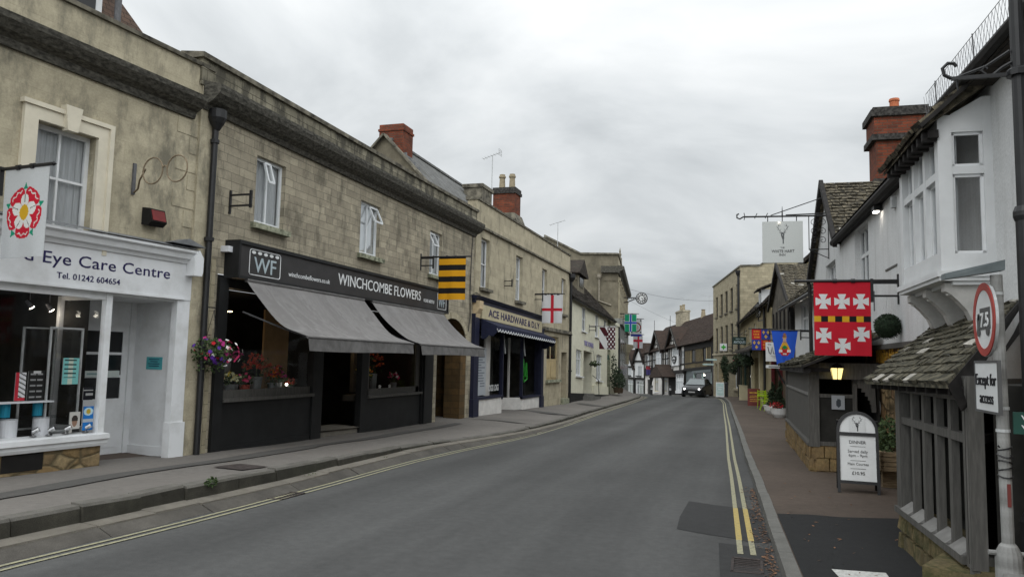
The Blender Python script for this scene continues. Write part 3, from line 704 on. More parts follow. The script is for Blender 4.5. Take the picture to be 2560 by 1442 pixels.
# drain gratings
def grating(x, y, label, w=.28, l=.5):
    b = MB(Loc(x, y, gz(y)+.005)); 
    for k in range(4): b.box(-w/2, w/2, -l/2+k*l/3-.02, -l/2+k*l/3+.02, -.02, .008) if k in (0, 3) else None
    b.box(-w/2, -w/2+.025, -l/2, l/2, -.02, .008); b.box(w/2-.025, w/2, -l/2, l/2, -.02, .008)
    for k in range(7): b.box(-w/2, w/2, -l/2+.05+k*(l-.1)/6.5, -l/2+.05+k*(l-.1)/6.5+.02, -.02, .004)
    t = thing('drain_grating', label, 'drain', (x, y, gz(y)+.005)); b.build('grate', 'cover_iron', t)
    p = MB(Loc(x, y, gz(y)+.005)); p.poly([(-w/2, -l/2, -.001), (w/2, -l/2, -.001), (w/2, l/2, -.001), (-w/2, l/2, -.001)]); p.build('pit', 'vent_dark', t)
grating(-.02, 7.4, 'iron drain grating beneath the right-hand double yellow lines near the camera')
grating(-5.78, 8.8, 'iron drain grating crossing the left-hand double yellow lines')
# fallen leaves
m = MB(); rg = random.Random(5)
for _ in range(560):
    y = rg.uniform(5.5, 12.5); x = interp(KERB_R, y)-abs(rg.gauss(0, .07))-.01
    if rg.random() < .12: x = interp(KERB_R, y)+rg.uniform(.15, 1.2)
    s_ = rg.uniform(.010, .030); a = rg.uniform(0, 6.28); zz = (gz(y)+.012 if x < interp(KERB_R, y) else rz(x, y, .012))
    t = rg.uniform(-.5, .5)
    m.poly([(x+s_*math.cos(a), y+s_*math.sin(a), zz+s_*.3*t), (x-s_*.5*math.sin(a), y+s_*.5*math.cos(a), zz+.004), (x-s_*math.cos(a), y-s_*math.sin(a), zz-s_*.3*t+.004), (x+s_*.5*math.sin(a), y-s_*.5*math.cos(a), zz)])
tag(m.build('leaf_litter', 'leaf_litter'), 'brown fallen leaves gathered along the right kerb', 'leaves', kind='stuff')
m = MB()
for c, r_, n in (((-6.17, 10.0, gz(10)+.06), (.06, .3, .05), 130), ((-6.22, 7.9, gz(8)+.27), (.06, .12, .05), 60), ((-6.2, 10.6, gz(10.6)+.05), (.05, .16, .05), 70), ((-6.22, 4.7, gz(4.7)+.05), (.08, .16, .06), 90), ((-6.2, 12.6, gz(12)+.05), (.05, .12, .05), 40)):
    m.leaves(c, r_, n, .05, rg)
tag(m.build('kerb_weeds', 'leaf_green'), 'small green weeds growing along the left kerb', 'weeds', kind='stuff')

# ================================================================== left side: eye care shop
FA = Fr(-8.6, 10.42, 5.5, 'L')
A = thing('eye_care_building', 'weathered cream stone building with a white shopfront lettered Eye Care Centre', 'building', FA(-3, 0, -.3))
m = MB(FA)
m.wall(-7, -.02, 3.1, 5.6, 0, [(-3.02, -2.13, 3.28, 4.70, .22)])
m.wall(-.30, -.02, -.6, 3.1, 0); m.build('wall', 'stone_smooth', A)
m = MB(FA)
for k, (z, l) in enumerate(((5.22, .62), (4.93, .36), (4.62, .62), (4.33, .36), (4.02, .64), (3.72, .4), (3.42, .62))): m.box(-.10-l, -.10, .0, .010, z, z+.26)
m.box(-.30, .12, -.05, .05, -.6, 6.15); m.build('quoins', 'stone_smooth', A)
m = MB(FA); m.box(-7, -.06, -.3, .03, 5.82, 6.42); m.build('parapet', 'stone_smooth', A)
m = MB(FA); m.prism([(-.05, 5.5), (.05, 5.5), (.08, 5.6), (.2, 5.66), (.30, 5.76), (.32, 5.84), (.03, 5.9), (-.05, 5.9)], 'u', -7, -.42); m.build('cornice', 'weathered_cornice', A)
m = MB(FA); m.prism([(-.34, 6.42), (.075, 6.42), (.085, 6.48), (-.34, 6.53)], 'u', -7, -.05); m.build('coping', 'coping', A)
w_ = window(A, FA, -3.02, -2.13, 3.28, 4.70, -.12, 2, 2, .06, .028, split=[4.02], curtain=(-2.95, -2.2))
m = MB(FA); 
m.prism([(-3.02, 3.05), (-3.02, 4.70), (-2.13, 4.70), (-2.13, 3.05), (-1.94, 3.05), (-1.94, 4.89), (-3.21, 4.89), (-3.21, 3.05)], 'o', .0, .055)
m.prism([(-1.97, 3.05), (-1.90, 3.05), (-1.90, 4.93), (-3.25, 4.93), (-3.25, 4.87), (-1.97, 4.87)], 'o', .0, .085)
m.prism([(-2.65, 4.66), (-2.50, 4.66), (-2.45, 5.0), (-2.70, 5.0)], 'o', .0, .12); m.build('window_surround', 'surround_paint', A)
# roof with dormer behind the parapet
m = MB(FA); ez, k = 6.45, 1.82
m.poly([(-.45, -.6, ez), (-7, -.6, ez), (-7, -3.2, ez+2.6*k), (-3.05, -3.2, ez+2.6*k)]); m.poly([(-.45, -.6, ez), (-3.05, -3.2, ez+2.6*k), (-3.05, -6, ez+2.6*k), (-.45, -6, ez)])
m.poly([(-7, -3.2, ez+2.6*k), (-3.05, -3.2, ez+2.6*k), (-3.05, -6, ez+2.6*k), (-7, -6, ez+2.6*k)]); m.build('roof', 'roof_brown', A)
m = MB(FA); m.box(-3.6, -1.72, -2.2, -.62, 6.4, 8.6); d_ = m.build('dormer', 'white_paint', A)
m = MB(FA); m.box(-3.5, -2.62, -.62, -.60, 6.72, 8.4); m.box(-2.56, -1.84, -.62, -.60, 6.72, 8.4); m.build('pane', 'side_glass', d_)
m = MB(FA); m.tube([(-1.5, -.55, 6.4), (-1.5, -.55, 8.6)], .05, 8); m.build('roof_pipe', 'grey_iron', A)
# shopfront
m = MB(FA); m.box(-7, -.44, .0, .075, 2.54, 3.12); m.box(-7, -.44, -.05, .0, 2.5, 3.12); m.box(-7, -.44, .075, .095, 2.54, 2.57); fas = m.build('fascia', 'white_paint', A)
m = MB(FA)
text(m, 'd Eye Care Centre', (-3.08, .078, 2.845), (1, 0, 0), (0, 0, 1), 2.33, .165, .003, .002, spacing=1.04)
text(m, 'Tel. 01242 604654', (-2.62, .078, 2.66), (1, 0, 0), (0, 0, 1), .98, .085, .003, .004); m.build('lettering', 'ink_navy', fas)
m = MB(FA); m.prism([(0, 3.12), (.10, 3.12), (.12, 3.17), (.17, 3.19), (.19, 3.26), (.24, 3.29), (.24, 3.33), (0, 3.37)], 'u', -7, -.36); m.build('shopfront_cornice', 'white_paint', A)
m = MB(FA); m.poly([(-7, .26, 3.345), (-.36, .26, 3.345), (-.36, 0, 3.42), (-7, 0, 3.42)]); m.prism([(-.9, 3.40), (-.55, 3.50), (-.2, 3.40)], 'o', 0, .24); m.build('lead_flashing', 'lead', A)
m = MB(FA); m.prism([(-.44, 2.93), (-.28, 2.93), (-.26, 3.0), (-.26, 3.22), (-.35, 3.34), (-.44, 3.22)], 'o', 0, .26)
m.box(-.55, -.30, -.06, .06, .35, 2.54); m.box(-.57, -.28, -.06, .085, -.5, .62); m.box(-.55, -.30, .0, .07, 2.54, 2.93); m.build('pilaster', 'white_paint', A)
m = MB(FA); m.box(-7, -1.70, -.35, -.01, -.6, .40); m.build('stallriser', 'rubble', A)
m = MB(FA); m.box(-3.1, -2.55, -.3, -.004, .15, .37); m.build('vent', 'vent_dark', A)
m = MB(FA); m.prism([(-.2, .38), (.03, .38), (.05, .42), (.05, .46), (.09, .48), (.09, .545), (-.2, .57)], 'u', -7, -1.64); m.build('window_sill', 'white_paint', A)
m = MB(FA); m.box(-1.79, -1.69, -.07, .02, .55, 2.54); m.box(-7, -1.79, -.05, .0, 2.44, 2.5); m.box(-1.77, -1.71, -.95, -.07, .55, .63); m.box(-1.77, -1.71, -.95, -.07, 2.44, 2.5)
m.box(-1.79, -1.69, -.99, -.93, .1, 2.5); m.build('shop_window_frame', 'white_paint', A)
m = MB(FA); m.poly([(-7, -.03, .56), (-1.79, -.03, .56), (-1.79, -.03, 2.5), (-7, -.03, 2.5)]); m.poly([(-1.74, -.07, .6), (-1.74, -.93, .6), (-1.74, -.93, 2.5), (-1.74, -.07, 2.5)]); m.build('shop_window', 'shop_glass', A)
m = MB(FA); m.box(-1.76, -1.72, -.95, -.02, -.3, .58); m.box(-.42, -.36, -.98, -.04, -.3, 2.5); m.box(-1.74, -.36, -.98, -.02, 2.5, 2.54); m.box(-.44, -.42, -.96, -.05, .06, .22); m.build('recess_lining', 'white_paint', A)
m = MB(FA); m.poly([(-1.74, 0, .075), (-.36, 0, .055), (-.36, -1, .09), (-1.74, -1, .10)]); m.build('doorstep', 'pavement_brown', A)
m = MB(FA); m.box(-1.70, -.42, -1.03, -.97, 2.12, 2.2); m.box(-.52, -.42, -1.03, -.95, .05, 2.5); m.box(-1.70, -1.48, -1.03, -.96, .05, 2.5); m.box(-1.48, -.52, -1.03, -.97, 2.2, 2.5); m.build('door_frame', 'white_paint', A)
m = MB(FA); D0, D1 = -1.48, -.52
for b in ((D0, D0+.1, .08, 2.12), (D1-.1, D1, .08, 2.12), (D0+.1, D1-.1, .08, .96), (D0+.1, D1-.1, 2.02, 2.12)): m.box(b[0], b[1], -1.02, -.985, b[2], b[3])
for z in (1.29, 1.65): m.box(D0+.1, D1-.1, -1.02, -.985, z, z+.04)
m.box(-1.02, -.98, -1.02, -.985, .96, 2.02); m.box(D0+.12, D1-.12, -.985, -.975, .2, .78); dr = m.build('door', 'white_paint', A)
m = MB(FA); m.poly([(D0+.1, -1.0, .96), (D1-.1, -1.0, .96), (D1-.1, -1.0, 2.02), (D0+.1, -1.0, 2.02)]); m.build('pane', 'side_glass', dr)
m = MB(FA); m.box(D0+.03, D0+.07, -.985, -.95, 1.0, 1.2); m.tube([(D0+.05, -.95, 1.12), (D0+.16, -.95, 1.12)], .012); m.build('handle', 'pot_buff', dr)
m = MB(FA); m.box(-1.04, -.9, -.985, -.972, .84, .9); m.build('letter_plate', 'ink_gold', dr)
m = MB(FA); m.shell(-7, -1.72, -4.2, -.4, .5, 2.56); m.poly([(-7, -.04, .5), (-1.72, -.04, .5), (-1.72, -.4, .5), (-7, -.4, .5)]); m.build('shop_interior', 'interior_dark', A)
m = MB(FA); m.box(-5.2, -3.9, -4.15, -3.9, .5, 1.9); m.box(-3.6, -2.9, -4.1, -3.95, .9, 2.2); m.box(-2.75, -2.0, -2.6, -2.5, .5, 2.4); m.build('shop_fittings', 'interior_mid', A)
# things in the window
def spot(u, o, z, lab):
    t = thing('spotlight', lab, 'spotlight', FA(u, o, z), 'spotlights in the eye care shop')
    m = MB(FA); m.tube([(u, o, 2.55), (u, o, z+.1)], .008); m.tube([(u-.05, o, z+.09), (u+.02, o+.02, z)], [.02, .035], 10); m.build('housing', 'grey_iron', t)
    m = MB(FA); m.disc((u+.022, o+.022, z-.004), (.03, .0, .025), (0, .03, 0), .004, 12, (.6, .1, -.6)); m.build('bulb', 'spot_glow', t)
    pl_ = bpy.data.lights.new('lamp_light', 'POINT'); pl_.energy = 1.2; pl_.color = (1, .88, .72); pl_.shadow_soft_size = .03
    po_ = bpy.data.objects.new('lamp_light', pl_); C.objects.link(po_); po_.parent = t; po_.location = FA(u+.06, o+.06, z-.06)-FA(u, o, z)
spot(-2.28, -.9, 2.3, 'lit spotlight nearest the left edge in the eye care shop window'); spot(-1.98, -.9, 2.28, 'second lit spotlight, nearer the shop door, in the eye care window')
def upright(u, o, lab):
    t = thing('display_pedestal', lab, 'pedestal', FA(u, o, .56), 'white pedestals in the eye care window')
    m = MB(FA); m.lathe([(.10, 0), (.10, .24)], (u, o, .56), 18); m.build('column', 'plastic_white', t)
    m = MB(FA); m.lathe([(.06, .26), (.06, .44)], (u-.02, o-.06, .56), 14); m.build('upper_column', 'teal_paint', t)
upright(-2.86, -.28, 'white round pedestal under the left end of the glass shelf'); upright(-2.42, -.28, 'white round pedestal under the right end of the glass shelf')
m = MB(FA); m.box(-4.0, -2.18, -.46, -.10, .80, .815); tag(m.build('glass_shelf', 'case_glass'), 'clear glass shelf resting on white pedestals in the eye care window', 'shelf')
m = MB(FA); m.box(-4.0, -2.30, -.40, -.22, 1.0, 1.02); tag(m.build('display_shelf', 'plastic_white'), 'thin white shelf holding spectacle displays in the eye care window', 'shelf')
def board(name, label, cat, fr, u0, u1, o, z0, z1, colf, nu=24, nv=36, th=.012, tilt=0, mat='printed_board', group=None):
    m = MB(fr); m.grid(lambda a, b: (u0+(u1-u0)*a, o+tilt*(1-b), z0+(z1-z0)*b), nu, nv, colf)
    m.box(u0, u1, o-th+tilt*.0, o-.003, z0, z1); m.cols.update({k: (.3, .3, .3) for k in range(nu*nv, len(m.f))})
    return tag(m.build(name, mat), label, cat, group)
board('display_card', 'tall red and white spectacle brand card on the white shelf', 'display card', FA, -2.80, -2.66, -.3, 1.03, 1.40,
      lambda a, b: (.5, .03, .05) if a < .35 or b < .12 else ((.1, .1, .1) if abs(math.sin(b*19+a*4)) > .86 else (.7, .7, .72)))
board('spectacle_rack', 'dark rack of spectacle frames on the white shelf', 'spectacle rack', FA, -2.63, -2.40, -.3, 1.03, 1.42,
      lambda a, b: (.55, .55, .55) if b > .93 and .3 < a < .75 else ((.3, .3, .3) if abs((b*5) % 1-.5) < .14 and (abs(a-.3) < .16 or abs(a-.7) < .16) else (.02, .02, .02)))
board('eye_chart', 'pale aqua eye chart poster hanging inside the eye care window', 'poster', FA, -2.28, -2.04, -.12, 1.24, 1.60,
      lambda a, b: (.55, .62, .52) if .32 < a < .62 and not (abs((b*6) % 1-.5) < .12 and b > .2) else ((.03, .05, .05) if abs((b*6) % 1-.5) < .16 and abs(a-.47) < .38 and b > .25 else (.2, .52, .5)))
board('portrait_card', 'white card with a dark haired portrait in the eye care window', 'card', FA, -2.14, -1.98, -.10, .58, .86,
      lambda a, b: (.05, .04, .035) if ((a-.5)/.3)**2+((b-.62)/.22)**2 < 1 and b > .55 else ((.33, .2, .14) if ((a-.5)/.24)**2+((b-.5)/.22)**2 < 1 else ((.02, .02, .02) if b < .16 and .3 < a else (.6, .58, .54))))
board('blue_poster', 'bright blue poster with a yellow figure low in the eye care window', 'poster', FA, -1.96, -1.80, -.07, .60, .93,
      lambda a, b: (.6, .42, .05) if ((a-.5)/.22)**2+((b-.78)/.1)**2 < 1 else ((.5, .55, .6) if .34 < b < .46 else ((.55, .75, .8) if ((a-.5)/.45)**2+((b-.78)/.17)**2 < 1 else (.02, .2, .6))))
board('black_notice', 'small black notice stuck on the glass by the shop door', 'notice', FA, -1.99, -1.84, -.06, 1.02, 1.19, lambda a, b: (.4, .4, .4) if (abs(b-.45) < .1 and a > .25) or abs(b-.8) < .04 else (.01, .01, .015))
board('opening_hours_notice', 'pale strip notice stuck across the shop door panes', 'notice', FA, -1.36, -.66, -.97, 1.30, 1.40, lambda a, b: (.03, .1, .3) if abs(a-.55) < .06 and abs(b-.5) < .3 else ((.2, .3, .3) if abs(a-.3) < .14 and abs(b-.5) < .15 else (.5, .55, .53)))
t = thing('glass_cabinet', 'tall glass display cabinet behind the eye care window', 'cabinet', FA(-2.3, -.6, .56))
m = MB(FA)
for u in (-2.36, -1.88):
    for o in (-.30, -.85): m.box(u-.012, u+.012, o-.012, o+.012, .56, 2.02)
for z in (.6, 2.01):
    for o in (-.30, -.85): m.box(-2.37, -1.87, o-.012, o+.012, z-.012, z+.012)
m.build('frame', 'galvanised', t); m = MB(FA); m.box(-2.35, -1.89, -.84, -.31, .61, 2.0); m.build('glass', 'case_glass', t)
for i, u in enumerate((-2.66, -2.44, -2.2, -1.9)):
    m = MB(FA); m.lathe([(.045, 0), (.045, .01), (.012, .02), (.012, .05)], (u, -.08, .572), 10); m.tube([(u, -.09, .63), (u+.05, -.04, .67)], [.028, .036], 10)
    tag(m.build('floor_lamp', 'chrome'), 'small chrome spotlight on the window floor, ' + ('left end of the row', 'second from the left', 'beside the portrait card', 'below the blue poster')[i], 'lamp', 'chrome lamps along the eye care window floor')
# plaque in the doorway
t = thing('plaque', 'pale blue name plaque on the white doorway side wall', 'plaque', FA(-.415, -.5, 1.44))
m = MB(FA); m.box(-.428, -.418, -.66, -.32, 1.43, 1.63); m.build('plate', 'aqua', t)
m = MB(FA)
for k, (a, b) in enumerate(((.05, .28), (.09, .25), (.04, .29), (.06, .28))): m.box(-.431, -.429, -.66+a, -.66+b, 1.585-k*.035, 1.597-k*.035)
m.build('lettering', 'ink_navy', t)
# alarm box, spectacles sign
t = thing('alarm_box', 'dark red alarm box on the stone wall above the eye care shop', 'alarm box', FA(-1.15, 0, 3.62))
m = MB(FA); m.prism([(0, 3.62), (.14, 3.60), (.22, 3.66), (.16, 3.86), (0, 3.88)], 'u', -1.28, -1.0); m.build('case', 'vent_dark', t); m = MB(FA); m.prism([(.205, 3.68), (.225, 3.68), (.172, 3.84), (.152, 3.84)], 'u', -1.26, -1.02); m.build('cover', 'alarm_red', t)
t = thing('spectacles_sign', 'rusty wire spectacles hanging out from the stone wall as a sign', 'shop sign', FA(-1.47, .3, 4.0))
m = MB(FA); m.box(-1.50, -1.45, .0, .03, 4.03, 4.50); m.build('wall_bar', 'grey_iron', t)
m = MB(FA)
m.tube([(-1.47, .03, 4.06), (-1.5, .14, 4.10), (-1.6, .28, 4.2), (-1.7, .5, 4.32)], .014)
for o in (.70, 1.16): m.tube([(-1.75, o+.19*math.cos(k*.3142), 4.27+.19*math.sin(k*.3142)) for k in range(21)], .011)
m.tube([(-1.75, .88, 4.30), (-1.75, .93, 4.33), (-1.75, .98, 4.30)], .011); m.tube([(-1.7, .5, 4.32), (-1.75, .52, 4.30)], .012); m.build('frame', 'rusty_wire', t)

# ---- banners: cloth hung from an iron pole that stands out from a wall bracket
def wave(u_, v_, seed, amp): return 1.9*amp*(math.sin(u_*5+seed)*.55+math.sin(u_*11+v_*2.5+seed*2)*.35+math.sin(u_*19-v_*2+seed)*.12)*(1-v_)**.6
def banner(label, fr, u, oa, ob, zt, zb, colf, nu=60, nv=84, pole_end=None, wall_o=0, seed=0, amp=.02, sag=.0, taper=0, group='heraldic banners along the street', bracket=True, pz=None, blackband=True, pole_mat='black_iron'):
    """cloth from o=oa (wall side) to o=ob; colf(x, y) with x left to right as seen from the road, y up"""
    zt0 = zt
    t = thing('banner', label, 'banner', fr(u, (oa+ob)/2, zb), group)
    left = fr.side == 'L'
    def pt(a, b):
        o = oa+(ob-oa)*a if left else ob+(oa-ob)*a
        o += taper*(1-b)*(.5-a)*(1 if left else -1)
        return (u+wave(a, b, seed, amp), o, zb+(zt-zb)*b - sag*math.sin(a*3.14))
    m = MB(fr); m.grid(pt, nu, nv, colf); k0 = len(m.f)
    m.grid(lambda a, b: (pt(a, b)[0]+.004, pt(a, b)[1], pt(a, b)[2]), nu, nv, colf)
    m.build('cloth', 'banner_cloth', t, smooth=True)
    z = zt+.012; pe = pole_end if pole_end is not None else ob+.1
    m = MB(fr); m.tube([(u, wall_o+.02 if bracket else oa-.1, z), (u, pe, z)], .022, 8); m.lathe([(.0, -.03), (.034, 0), (.0, .03)], (u, pe, z), 8)
    m.build('pole', pole_mat, t)
    m = MB(fr)
    for k in (.3, .62):
        o = oa+(ob-oa)*k; m.tube([(u, o-.03, z), (u, o+.03, z)], .034, 8)
    m.build('hanging_loop', 'black_iron', t, each=True)
    if bracket:
        m = MB(fr); m.box(u-.025, u+.025, wall_o, wall_o+.02, z-.36, z+.1); m.box(u-.02, u+.02, wall_o, wall_o+.38, z-.05, z-.02); m.box(u-.02, u+.02, wall_o, wall_o+.38, z-.25, z-.22)
        m.box(u-.025, u+.025, wall_o+.36, wall_o+.40, z-.32, z+.03); m.build('bracket', 'black_iron', t)
    return t
def ell(x, y, cx, cy, rx, ry): return ((x-cx)/rx)**2+((y-cy)/ry)**2 < 1
WHT, GRY = (.50, .51, .52), (.46, .475, .485)
def rose(x, y):
    X, Y = (x-.5)*.83, (y-.50)*1.15; r = math.hypot(X, Y); th = math.atan2(X, Y); k = 2*math.pi/5
    a = (th+k/2) % k-k/2; b = th % k - k/2           # a: petals at top; b: sepals between
    if r < .10: return (.56, .33, .02)
    ro = .205*(.86+.14*math.cos(a*5)) if True else .2
    pet = lambda R_, rr: ((r*math.cos(a)-R_)/rr)**2+((r*math.sin(a))/(rr*1.1))**2 < 1
    a2 = (th+math.pi/5+k/2) % k-k/2
    # five white inner petals, five red outer ones, green sepals in the gaps
    if ((r*math.cos(a)-.15)/.085)**2+((r*math.sin(a))/.085)**2 < 1: return (.16, .15, .15) if abs(r*math.sin(a)) < .006 and r > .13 else (.62, .62, .60)
    if ((r*math.cos(a2)-.245)/.115)**2+((r*math.sin(a2))/.15)**2 < 1 and r < .335: return (.55, .52, .5) if abs(r-.285-.012*math.sin(a2*18)) < .009 and abs(a2) < .4 else (.46, .012, .03)
    if .30 < r < .385 and abs(r*math.sin(a)) < (.385-r)*.55: return (.01, .22, .13)
    return GRY
banner('white banner with a red and white rose above the Eye Care Centre sign', FA, -3.65, .46, 1.23, 3.84, 2.77, rose, 80, 100, 1.29, wall_o=0, seed=1, amp=.012)

# ================================================================== left side: flower shop
FB = Fr(-8.6, 0, 0, 'L')
B = thing('flower_shop_building', 'long two storey stone building with a dark flower shop front and grey awnings', 'building', FB(16, 0, -.4))
m = MB(FB)
m.wall(10.46, 23.38, 3.06, 5.8, 0, [(11.68, 12.60, 4.10, 5.36, .2), (15.64, 16.62, 4.10, 5.36, .2), (19.70, 20.58, 4.08, 5.34, .2)])
m.wall(10.46, 10.78, -.6, 3.06, 0); m.wall(20.12, 20.46, -.8, 3.06, 0); m.wall(22.76, 23.38, -.8, 3.06, 0)
arch = [(20.46, 2.2)]+[(21.61-1.15*math.cos(k*math.pi/12), 2.2+.74*math.sin(k*math.pi/12)) for k in range(1, 12)]+[(22.76, 2.2), (22.76, 3.06), (20.46, 3.06)]
m.poly([(p[0], 0, p[1]) for p in arch]); m.build('wall', 'stone_grey', B)
m = MB(FB); an = [(21.61-1.15*math.cos(k*math.pi/12), 2.2+.74*math.sin(k*math.pi/12)) for k in range(13)]
for (a, b), (c, d) in zip(an, an[1:]): m.poly([(a, 0, b), (c, 0, d), (c, -6, d), (a, -6, b)])
for u in (20.46, 22.76): m.poly([(u, 0, -.8), (u, -6, -.8), (u, -6, 2.2), (u, 0, 2.2)])
m.poly([(20.4, -6, -.8), (22.8, -6, -.8), (22.8, -6, 3), (20.4, -6, 3)])
for u in (22.72,): m.box(22.30, 22.765, -.5, .03, -.8, 2.16)
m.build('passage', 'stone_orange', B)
m = MB(FB)
for k in range(9):
    a0, a1 = k*math.pi/9+.02, (k+1)*math.pi/9-.02
    m.prism([(21.61-r_*math.cos(a)*1.0, 2.2+(r_-.41*(r_-.0)/1.15*1.0)*math.sin(a)*1.0) for r_, a in ((1.15, a0), (1.42, a0), (1.42, a1), (1.15, a1))], 'o', 0, .025)
m.build('arch_stones', 'stone_warm', B)
m = MB(FB); m.box(20.5, 22.7, -4.1, -4.0, -.8, 2.9); m.build('passage_gate', 'timber_brown', B)
m = MB(FB); m.box(10.06, 23.42, -.30, .04, 6.12, 6.56); m.build('parapet', 'parapet_stone', B)
m = MB(FB); m.prism([(-.05, 5.72), (.06, 5.72), (.10, 5.80), (.22, 5.86), (.34, 5.97), (.37, 6.06), (.37, 6.12), (.04, 6.20), (-.05, 6.20)], 'u', 10.14, 23.34); m.build('cornice', 'weathered_cornice', B)
m = MB(FB); m.prism([(-.36, 6.56), (.10, 6.56), (.11, 6.64), (-.36, 6.70)], 'u', 10.0, 23.46); m.build('coping', 'coping', B)
wins = [(11.68, 12.60, 4.10, 5.36, 0), (15.64, 16.62, 4.10, 5.36, 1), (19.70, 20.58, 4.08, 5.34, 2)]
for a, b, c, d, k in wins:
    w_ = window(B, FB, a, b, c+.02, d, -.09, 2, 1, .055, .045, 'upvc', (a+.06, b-.06), split=[], sill=(.12, .10))
    m = MB(FB); u0, u1, z1, z0 = (a+b)/2+.03, b-.06, d-.07, d-.45; th = .42 if k else .30
    if k == 2: u0, u1 = a+.06, (a+b)/2-.02
    s_, c_ = math.sin(th)*(z1-z0), math.cos(th)*(z1-z0)
    if k == 0: u0, u1, z0 = (a+b)/2-.15, (a+b)/2+.02, d-.42
    for p, q in (((u0, -.06, z1), (u0, -.06+s_, z1-c_)), ((u1, -.06, z1), (u1, -.06+s_, z1-c_)), ((u0, -.06+s_, z1-c_), (u1, -.06+s_, z1-c_)), ((u0, -.06, z1), (u1, -.06, z1))): m.beam(p, q, .04, .035)
    ol = m.build('opening_light', 'upvc', w_)
# weathered dark fascia and lettering
m = MB(FB); m.box(10.98, 20.46, .0, .27, 3.05, 3.60); fs = m.build('fascia', 'fascia_grey', B)
m = MB(FB); m.box(10.93, 20.51, 0, .31, 3.60, 3.66); m.box(10.93, 20.51, 0, .31, 3.0, 3.05); m.box(10.93, 10.98, 0, .30, 3.05, 3.6); m.box(20.46, 20.51, 0, .30, 3.05, 3.6); m.build('fascia_frame', 'dark_paint', B)
def rrect(m, u0, u1, z0, z1, r_, o, t_, rad=.006):
    pts = []
    for cx_, cz_, a in ((u1-r_, z1-r_, 0), (u0+r_, z1-r_, 1), (u0+r_, z0+r_, 2), (u1-r_, z0+r_, 3)):
        for k in range(5): an_ = a*math.pi/2+k*math.pi/8; pts.append((cx_+r_*math.cos(an_), o, cz_+r_*math.sin(an_)))
    m.tube(pts+[pts[0]], rad, 4)
m = MB(FB); text(m, 'WINCHCOMBE FLOWERS', (14.28, .272, 3.235), (1, 0, 0), (0, 0, 1), 4.30, .25, .004, .004); text(m, 'winchcombeflowers.co.uk', (12.45, .272, 3.20), (1, 0, 0), (0, 0, 1), 1.5, .095, .003)
text(m, '01242 602920', (18.78, .272, 3.22), (1, 0, 0), (0, 0, 1), .72, .09, .003); m.build('lettering', 'ink_white', fs)
for a, b, lw in ((11.25, 12.17, .66), (19.72, 20.36, .46)):
    m = MB(FB); rrect(m, a, b, 3.10, 3.55, .05, .275, .004, .009)
    for k in range(5):
        c_ = a+(b-a)*(.12+.19*k); m.disc((c_, .272, 3.50), ((b-a)*.065, 0, 0), (0, 0, .03), .006, 8, (0, 1, 0))
    m.build('logo_border', 'ink_white', fs)
    m = MB(FB); text(m, 'WF', ((a+b)/2-lw/2, .272, 3.16), (1, 0, 0), (0, 0, 1), lw, .28, .004, .004); m.build('logo', 'ink_pale', fs)
# shopfront below
m = MB(FB)
m.box(10.78, 11.02, -.1, .06, -.8, 3.0); m.box(19.34, 20.12, -.1, .05, -.8, 3.0); m.box(13.86, 14.24, -.1, .04, -.8, 3.0); m.box(15.92, 16.24, -.1, .04, -.8, 3.0); m.box(10.78, 20.12, -.3, -.02, 2.85, 3.05)
m.box(19.42, 19.62, .05, .10, -.8, 3.0); m.build('shopfront_posts', 'dark_paint', B)
m = MB(FB); m.box(11.02, 13.86, -.3, .0, -.8, .88); m.box(16.24, 19.34, -.3, .0, -.8, .76); m.box(11.06, 13.84, .0, .02, -.05, .12); m.build('stallriser', 'dark_paint', B, each=True)
m = MB(FB); m.box(11.02, 13.86, -.3, .09, .88, .94); m.box(16.24, 19.34, -.3, .09, .74, .80); m.build('window_ledge', 'timber_grey', B, each=True)
m = MB(FB)
for a, b, c in ((11.02, 13.86, .94), (16.24, 19.34, .80)): m.poly([(a, -.04, c), (b, -.04, c), (b, -.04, 2.85), (a, -.04, 2.85)])
m.build('shop_window', 'shop_glass', B, each=True)
m = MB(FB); m.box(16.24, 16.42, -.07, -.03, .80, 2.85); m.box(19.1, 19.34, -.07, -.03, .8, 2.85); m.box(16.3, 19.3, -.07, -.03, .8, .95); m.box(11.02, 13.86, -.07, -.03, .94, 1.08); m.build('shop_window_frame', 'timber_grey', B, each=True)
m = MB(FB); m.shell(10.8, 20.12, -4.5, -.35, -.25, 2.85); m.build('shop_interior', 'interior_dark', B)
m = MB(FB); m.poly([(14.24, .05, .14), (15.92, .05, .10), (15.92, -.6, .14), (14.24, -.6, .17)]); m.box(14.24, 15.92, -.5, -.02, -.6, .10); m.build('doorstep', 'gutter_stone', B)
m = MB(FB); m.box(14.24, 15.92, -1.3, -1.24, .1, 2.85); m.build('doorway', 'vent_dark', B)
m = MB(FB); m.box(13.0, 13.84, -.62, -.58, .95, 2.6); m.build('lit_panel', 'interior_lit', B)
m = MB(FB); m.box(11.02, 13.86, -.62, -.10, .80, .94); m.box(16.24, 19.34, -.62, -.10, .66, .80); m.box(11.3, 12.1, -1.6, -1.5, .94, 2.85); m.box(17.6, 18.4, -1.2, -1.1, .8, 2.5); m.build('display_platform', 'interior_mid', B)
